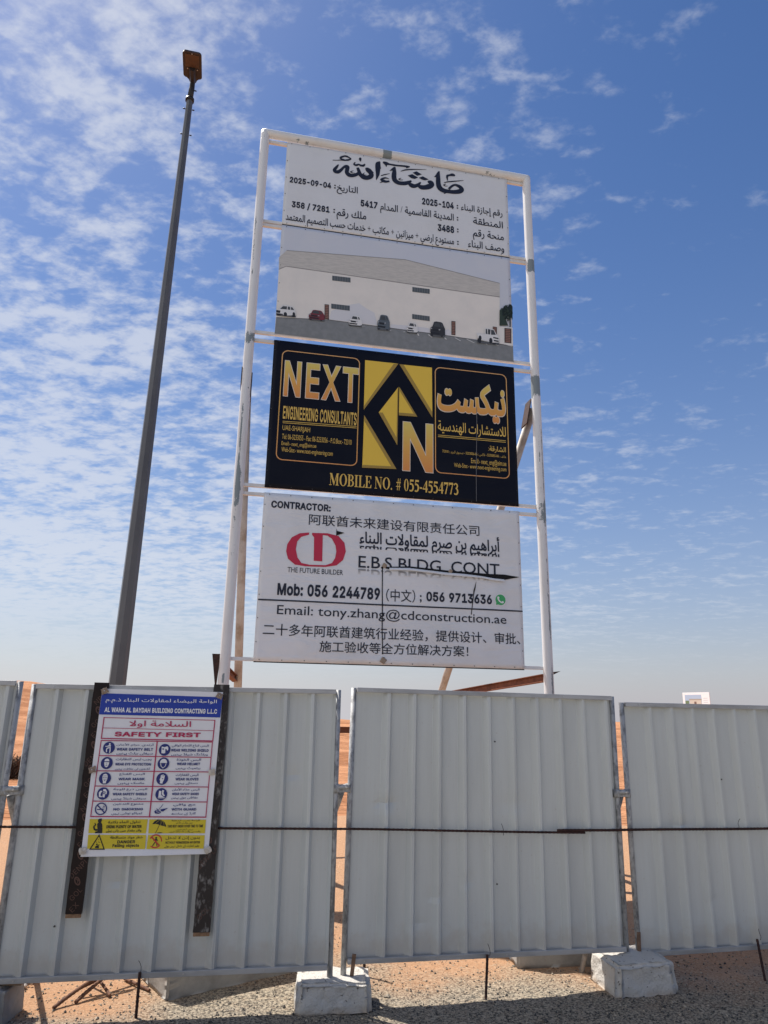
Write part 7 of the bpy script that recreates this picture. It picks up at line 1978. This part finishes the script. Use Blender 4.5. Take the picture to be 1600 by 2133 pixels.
paper = mat('poster_paper', (0.74, 0.74, 0.77), 0.45, col2=(0.70, 0.70, 0.72), vscale=2, bump=0.004, bscale=3.0)
INK.update({'pblue': mat('poster_blue_ink', (0.012, 0.022, 0.16), 0.45), 'phead': mat('poster_header_blue', (0.010, 0.040, 0.33), 0.45), 'pwhite': mat('poster_white_ink', (0.74, 0.74, 0.76), 0.45), 'pred': mat('poster_red_ink', (0.42, 0.016, 0.085), 0.45),
            'pblack': mat('poster_black_ink', (0.012, 0.012, 0.014), 0.45), 'pyel': mat('poster_yellow', (0.62, 0.49, 0.025), 0.45), 'psign': mat('poster_sign_red', (0.50, 0.035, 0.03), 0.45)})
PU, PZ, PW, PH = 0.404, 0.853, 0.738, 0.948
poster = bpy.data.objects.new('safety_poster', bpy.data.meshes.new('safety_poster'))


def psurf(u, z):
    lip = max(0.0, (0.10 - z) / 0.10) * max(0.0, 1 - abs(u - 0.36) / 0.5)
    return -0.0665 + 0.052 - 0.003 * math.sin(u * 6 + 1) * math.sin(z * 5) - 0.012 * lip * lip


vs, fs = [], []
for j in range(41):
    for k in range(31):
        t = j / 40
        u = (-0.002 + 0.007 * t) + (0.7235 + 0.015 * t - (-0.002 + 0.007 * t)) * k / 30
        z = (-0.004 + 0.006 * k / 30) + (0.949 - 0.007 * k / 30 + 0.004 - 0.006 * k / 30) * t
        vs.append((u, psurf(u, z), z))
for j in range(40):
    for k in range(30):
        a = j * 31 + k
        fs.append((a, a + 1, a + 32, a + 31))
nn = len(vs)
vs += [(x, y + 0.0012, z) for x, y, z in vs]
fs += [tuple(i + nn for i in f[::-1]) for f in fs]
poster.data.from_pydata(vs, [], fs)
poster.data.polygons.foreach_set('use_smooth', [True] * len(fs))
poster.data.materials.append(paper)
COL.objects.link(poster)
poster.location = on(P1O, P1E, PU + 0.004, PZ, 0.0625)
poster.rotation_euler = (0, 0, PY)
tag(poster, 'white safety first poster with blue header and yellow boxes pinned to the planks', 'poster')
for col, nm in (('phead', 'header_band'), ('pyel', 'yellow_box'), ('pred', 'table_line')):
    for k, p in enumerate([p for c, p in ART_POSTER if c == col]):
        poly_part(nm, [p], INK[col], poster, psurf, 0.0025 + 0.00012 * k)
for it in TEXT_POSTER:
    text, font, bold, col, box = it[:5]
    flat_part('lettering', fit(outline_of(text, font, bold), box), INK[col], poster, psurf, 0.0040)

# pictograms
RI = 0.0345


def icon(parts, c, name='pictogram'):
    lf = 0.0040
    for col, cs in parts:
        out = []
        for q in cs:
            out.append([(c[0] + x * RI, c[1] + z * RI) for x, z in q])
        flat_part(name, out, INK[col], poster, psurf, lf)
        lf += 0.0011


def pg(*p):
    return cw([(p[i], p[i + 1]) for i in range(0, len(p), 2)])


def st(*s):
    return stroke_outline([(s[i], s[i + 1], s[i + 2]) for i in range(0, len(s), 3)])


D0 = disc(0, 0, 1)
head = disc(0.02, 0.52, 0.2, 12)
icon([('pblue', D0), ('pwhite', disc(0.08, 0.62, .15, 12) + [pg(-.12, .45, .3, .42, .32, -.05, -.1, 0)] + st(0, .35, .16, -.35, .22, .14, -.62, .25, .12) + st(.2, 0, .2, .25, -.4, .18, .22, -.85, .16) + st(-.02, 0, .2, -.35, -.2, .18, -.3, -.75, .16)), ('pblue', [pg(-.1, .18, .32, .2, .32, .12, -.1, .1)])], ICONS[0])
face = [pg(-.42, .35, -.3, .65, 0, .75, .3, .65, .42, .35, .40, -.15, .25, -.55, 0, -.72, -.25, -.55, -.40, -.15)]
icon([('pblue', D0), ('pwhite', face), ('pblue', [pg(-.5, .18, .5, .18, .46, .30, -.46, .30), pg(-.06, -.10, .06, -.10, .06, -.2, -.06, -.2), pg(-.18, -.38, .18, -.38, .14, -.46, -.14, -.46)]), ('pwhite', [pg(-.40, .14, -.06, .14, -.10, -.08, -.36, -.08), pg(.06, .14, .40, .14, .36, -.08, .10, -.08)])], ICONS[1])
icon([('pblue', D0), ('pwhite', face + [pg(-.3, -.1, .3, -.1, .24, -.82, -.24, -.82)]), ('pblue', disc(-.17, .12, .09, 10) + disc(.17, .12, .09, 10) + [pg(-.30, -.12, .30, -.12, .30, -.17, -.30, -.17), pg(-.1, -.30, .1, -.30, .1, -.42, -.1, -.42), pg(-.34, .42, .34, .42, .34, .37, -.34, .37)])], ICONS[2])
icon([('pblue', D0), ('pwhite', [pg(-.05, .70, .35, .72, .62, .35, .60, -.1, .45, -.1, .42, .3, 0, .35), pg(-.70, .15, -.50, .45, -.20, .45, -.15, .25, -.35, .2, -.40, -.35, -.1, -.45, -.1, -.6, -.62, -.55), pg(0, .2, .42, .15, .30, -.65, -.05, -.55)]), ('pblue', [pg(.06, .10, .30, .08, .24, -.12, .05, -.1)])], ICONS[3])
icon([('pblue', disc(0, 0, 1, 28, 0.82)), ('pblue', [pg(-.62, -.02, .50, -.02, .50, -.16, -.62, -.16), pg(-.75, .58, -.62, .70, .75, -.58, .62, -.70)] + st(.38, .1, .06, .30, .3, .08, .45, .42, .08, .38, .58, .05) + st(.55, .1, .05, .50, .3, .07, .62, .45, .05))], ICONS[4])
icon([('pblue', D0), ('pwhite', [pg(-.55, .55, -.05, .45, .1, .5, .42, .62, .62, .35, .60, -.05, .40, -.12, .36, .10, .12, .16, .15, -.52, -.1, -.62, -.52, -.55)]), ('pblue', [pg(-.40, .25, -.12, .22, -.12, .02, -.40, .04)])], ICONS[5])
icon([('pblue', D0), ('pwhite', [pg(-.62, .10, -.55, .45, -.3, .72, 0, .80, .3, .72, .55, .45, .62, .10)]), ('pwhite', [pg(-.52, .04, -.40, .04, -.34, -.36, 0, -.68, .34, -.36, .40, .04, .52, .04, .44, -.40, 0, -.82, -.44, -.40)])], ICONS[6])
icon([('pblue', D0), ('pwhite', [pg(-.42, -.05, -.30, .15, -.25, .65, -.10, .66, -.08, .3, .02, .75, .18, .74, .18, .3, .30, .62, .42, .58, .34, -.1, .18, -.45, .12, -.78, -.32, -.72, -.30, -.4)]), ('pblue', [pg(-.08, .1, .2, .12, .1, -.05)])], ICONS[7])
icon([('pblue', D0), ('pwhite', [pg(-.42, .58, -.02, .52, -.02, -.10, .40, -.42, .62, -.50, .60, -.68, -.50, -.66, -.44, -.25), pg(.10, .70, .42, .62, .35, .30, .42, .02, .66, -.25, .42, -.32, .10, 0, .12, .35)]), ('pblue', [pg(-.48, -.52, .60, -.56, .60, -.60, -.48, -.56)])], ICONS[8])
icon([('pblue', [pg(-.95, -.35, -.75, -.15, -.3, -.20, .1, -.30, .2, -.55, -.2, -.72, -.75, -.66), pg(.05, .0, .60, .10, 1.35, .22, .95, -.05, .55, -.35, .2, -.30)] + st(.45, .85, .07, .1, .35, .09, -.25, -.1, .05) + st(-.6, .18, .06, -.45, -.05, .12, -.2, -.12, .1)), ('pwhite', st(-.6, -.35, .06, -.2, -.45, .07, .1, -.42, .04))], ICONS[9])
K_ = 'pblack'
icon([(K_, disc(.22, .85, .32, 14) + [pg(-.15, .3, .0, .55, .45, .60, .68, .25, .80, -.5, .82, -1.15, -.35, -1.15, -.35, -.9, .05, -.8, .0, -.5)] + st(.0, -.62, .28, -.45, -.55, .26, -.62, -.1, .24, -.35, .22, .18) + [pg(-.62, .45, -.50, .50, -.25, .18, -.42, .08), pg(-.72, .05, -.55, .08, -.55, -.2, -.72, -.2)] + [pg(0.02, 1.0, .4, 1.22, .6, 1.0, .5, .9)])], ICONS[10])
icon([(K_, [pg(-1.25, .35, -.95, .80, -.4, 1.08, .2, 1.0, .75, .65, 1.05, .15, 1.1, -.12, .75, .0, .45, .05, .1, .15, -.3, .3, -.75, .38)] + st(-.05, .25, .08, -.3, -.4, .08, -.6, -1.1, .08) + [pg(-.35, -1.05, .1, -.98, .55, -1.02, .6, -1.1, .1, -1.14, -.3, -1.12)]), ('pyel', st(-.1, 1.0, .04, -.55, .6, .04, -.75, .38, .03) + st(.1, 1.0, .04, .2, .6, .04, .1, .15, .03) + st(.2, 1.0, .04, .6, .6, .04, .75, 0, .03))], ICONS[11])
tri = [pg(-1.28, -1.15, .08, 1.3, 1.28, -1.18), pg(-.98, -.98, .08, .95, 1.0, -1.0)[::-1]]
icon([(K_, tri + disc(-.12, -.35, .13, 10) + [pg(-.4, -.9, .3, -.92, .22, -.55, -.05, -.5, -.3, -.6)] + st(.1, -.55, .1, .3, -.35, .09) + [pg(-.28, .05, -.14, .1, -.2, -.1), pg(.05, .1, .17, .12, .14, -.1), pg(.22, .02, .36, .0, .3, -.16), pg(0, .45, .1, .5, .08, .3)])], ICONS[12])
icon([('psign', disc(0, 0, 1.1, 30, 0.90)), (K_, disc(.06, .52, .16, 10) + [pg(-.12, .35, .2, .36, .18, -.15, -.08, -.12)] + st(.0, -.1, .18, -.25, -.45, .16, -.42, -.75, .13) + st(.1, -.1, .18, .25, -.45, .16, .32, -.78, .13) + st(-.1, .3, .12, -.35, .02, .1) + st(.2, .3, .12, .42, .02, .1)), ('psign', [pg(-.78, .60, -.62, .74, .78, -.60, .62, -.74)])], ICONS[13])
# folded cardboard pads under the nails
rs = np.random.RandomState(21)
card = mat('cardboard_pad_brown', (0.30, 0.225, 0.165), 0.9, col2=(0.22, 0.16, 0.12), vscale=40)
card_w = mat('cardboard_pad_white', (0.60, 0.57, 0.52), 0.8, col2=(0.45, 0.40, 0.34), vscale=40)
for k, (u, z) in enumerate(PADS):
    m = MB()
    s = 0.0175
    M = Matrix.Translation((u, psurf(u, z) - 0.008, z)) @ Matrix.Rotation(R(rs.uniform(-30, 40)), 4, 'Y') @ Matrix.Rotation(R(rs.uniform(-14, 14)), 4, 'X')
    n = 6
    pv_, pf_ = [], []
    for j in range(n + 1):
        for i in range(n + 1):
            x, y = s * (2 * i / n - 1), s * (2 * j / n - 1)
            h = -0.004 - 0.005 * math.exp(-((x / s) ** 2 + (y / s) ** 2) * 0.6) + 0.003 * mnoise.noise(Vector((x * 90, y * 90, k)))
            pv_.append(M @ Vector((x * (1.1 + 0.1 * math.sin(j + k)), h, y * (1 + 0.12 * math.cos(i * 2 + k)))))
    for j in range(n):
        for i in range(n):
            a = j * (n + 1) + i
            pf_.append((a, a + 1, a + n + 2, a + n + 1))
    q = len(pv_)
    pv_ += [p + Vector((0, 0.006, 0)) for p in pv_]
    pf_ += [tuple(i + q for i in f[::-1]) for f in pf_]
    rim = [i for i in range(n + 1)] + [j * (n + 1) + n for j in range(1, n + 1)] + [n * (n + 1) + i for i in range(n - 1, -1, -1)] + [j * (n + 1) for j in range(n - 1, 0, -1)]
    for a, b in zip(rim, rim[1:] + rim[:1]):
        pf_.append((b, a, a + q, b + q))
    m.add(pv_, pf_)
    pd = m.build('cardboard_pad', card_w if k in (3, 4, 5) else card, poster)
    m = MB()
    m.tube([M @ Vector((0, -0.004, 0)), M @ Vector((0, -0.013, 0))], 0.003, 8)
    m.build('nail', screw_m, pd)

# ------------------------------------------------------------------ street lamp
lamp = empty('street_lamp', (-3.10, 8.5, 0), R(13))
tag(lamp, 'tall tapered grey street lamp with a flat square head left of the sign', 'street lamp')
pole_m = mat('lamp_pole_steel', (0.085, 0.088, 0.095), 0.32, 0.0, col2=(0.11, 0.115, 0.12), vscale=1.4, bump=0.0004, bscale=30)
dark_m = mat('lamp_dark_metal', (0.030, 0.028, 0.030), 0.5, 0.3)
TOP = Vector((0.085, 0, 10.44))
m = MB()
m.tube([(0, 0, -0.05), (0, 0, 0.0), TOP * 0.5, TOP], [0.112, 0.112, 0.079, 0.047], 8, smooth=False, twist=R(39.5))
m.build('pole', pole_m, lamp)
m = MB()
m.box(-0.2, 0.2, -0.2, 0.2, -0.005, 0.02, ch=0.004)
m.build('base_plate', pole_m, lamp)
m = MB()
m.tube([TOP - Vector((0, 0, 0.01)), TOP + Vector((0, 0, 0.035))], 0.064, 20)
m.build('collar', dark_m, lamp)
m = MB()
m.tube([TOP + Vector((0, 0, 0.03)), TOP + Vector((0.01, 0, 0.22)), TOP + Vector((0.012, 0.0, 0.31)), TOP + Vector((0.014, -0.03, 0.38))], [0.043, 0.041, 0.038, 0.034], 14)
m.build('neck', dark_m, lamp)
for dz, a in ((-0.16, 0), (-0.16, 180), (-0.62, 0), (-0.62, 180), (0.2, 0)):
    p = TOP + Vector((0.0 + 0.05 * (1 if a == 0 else -1), 0, dz))
    bm_ = MB()
    bm_.tube([p, p + Vector((0.032 * (1 if a == 0 else -1), 0, 0))], 0.009, 8)
    bm_.build('step_bolt', dark_m, lamp)
# luminaire: flat tray pointing towards the road
hx, y0, y1, zt = 0.135, -0.50, 0.02, 10.845
out = []
for cx0, cy0, r0, a0 in ((-hx + .045, y0 + .045, .045, 180), (hx - .045, y0 + .045, .045, 270), (hx - .05, y1 - .12, .05, 0)):
    out += [(cx0 + r0 * math.cos(R(a0 + 15 * k)), cy0 + r0 * math.sin(R(a0 + 15 * k))) for k in range(7)]
out += [(0.085, y1 - .065), (0.062, y1 - .045), (0.045, y1), (-0.045, y1), (-0.062, y1 - .045), (-0.085, y1 - .065)]
out += [(-hx + .05 + .05 * math.cos(R(90 + 15 * k)), y1 - .12 + .05 * math.sin(R(90 + 15 * k))) for k in range(7)]
n = len(out)
vs = [(x + 0.099, y, zt - 0.035) for x, y in out] + [(x * 0.97 + 0.099, y * 0.99, zt) for x, y in out] + [(x * 0.7 + 0.099, y * 0.8 - 0.05, zt + 0.025) for x, y in out]
fs = [tuple(range(n))[::-1]] + [(k, (k + 1) % n, (k + 1) % n + n, k + n) for k in range(n)] + [(k + n, (k + 1) % n + n, (k + 1) % n + 2 * n, k + 2 * n) for k in range(n)] + [tuple(range(2 * n, 3 * n))]
m = MB()
m.add(vs, fs)
brown_m = mat('lamp_housing', (0.030, 0.019, 0.017), 0.55, 0.1, col2=(0.045, 0.026, 0.02), vscale=8)
hd = m.build('lamp_head', brown_m, lamp, fix=True)
m = MB()
m.box(0.099 - 0.098, 0.099 + 0.098, y0 + 0.035, y0 + 0.25, zt - 0.043, zt - 0.0355, ch=0.003)
m.build('lens_cover', mat('lamp_lens', (0.080, 0.036, 0.018), 0.4, col2=(0.055, 0.027, 0.017), vscale=6), hd)
m = MB()
m.prism([(0.075, zt - 0.095), (0.123, zt - 0.095), (0.150, zt - 0.036), (0.048, zt - 0.036)], -0.24, 0.0)
m.build('driver_box', mat('lamp_dark_housing', (0.034, 0.026, 0.027), 0.5, 0.2), hd, fix=True)
for x, y in ((0.03, -0.22), (0.17, -0.22), (0.099, y0 + 0.02)):
    m = MB()
    m.tube([(x, y, zt - 0.036), (x, y, zt - 0.046)], 0.008, 8)
    m.build('latch', screw_m, hd)

# ------------------------------------------------------------------ distant white site board
bx, by = 26.2, 60.5
fb = empty('site_board', (bx, by, desert_z(bx, by)), R(-64))
tag(fb, 'small white site board with a building picture showing above the right hand panel', 'sign board')
gz = desert_z(bx, by)
bw = 1.35
m = MB()
m.box(-bw, bw, -0.03, 0.03, 1.65 - gz, 3.58 - gz, ch=0.01)
m.build('board', mat('site_board_white', (0.86, 0.86, 0.86), 0.5), fb)
for s in (-1, 1):
    m = MB()
    m.tube([(s * bw * 0.8, 0.08, -0.3), (s * bw * 0.8, 0.08, 3.5 - gz)], 0.05, 10)
    m.build('post', galv, fb)
for nm, c, x0, x1, z0, z1, y in (('picture_sky', (0.42, 0.52, 0.66), -1.12, 0.55, 1.9, 3.40, -0.034), ('picture_house', (0.62, 0.55, 0.46), -0.65, 0.52, 1.95, 3.02, -0.038), ('picture_roof', (0.40, 0.34, 0.28), -0.70, 0.55, 2.98, 3.07, -0.042), ('picture_door', (0.20, 0.13, 0.10), -0.2, 0.02, 1.95, 2.85, -0.042), ('picture_plant', (0.16, 0.22, 0.12), -1.1, -0.72, 1.95, 2.93, -0.038)):
    m = MB()
    m.box(x0, x1, y, -0.0305, z0 - gz, z1 - gz)
    m.build(nm, mat('site_' + nm, c, 0.5), fb)
for k in range(5):
    m = MB()
    m.box(0.72, 1.15, -0.033, -0.0305, 3.1 - 0.16 * k - gz, 3.13 - 0.16 * k - gz)
    m.build('caption_line', mat('site_caption', (0.45, 0.46, 0.5), 0.5), fb)
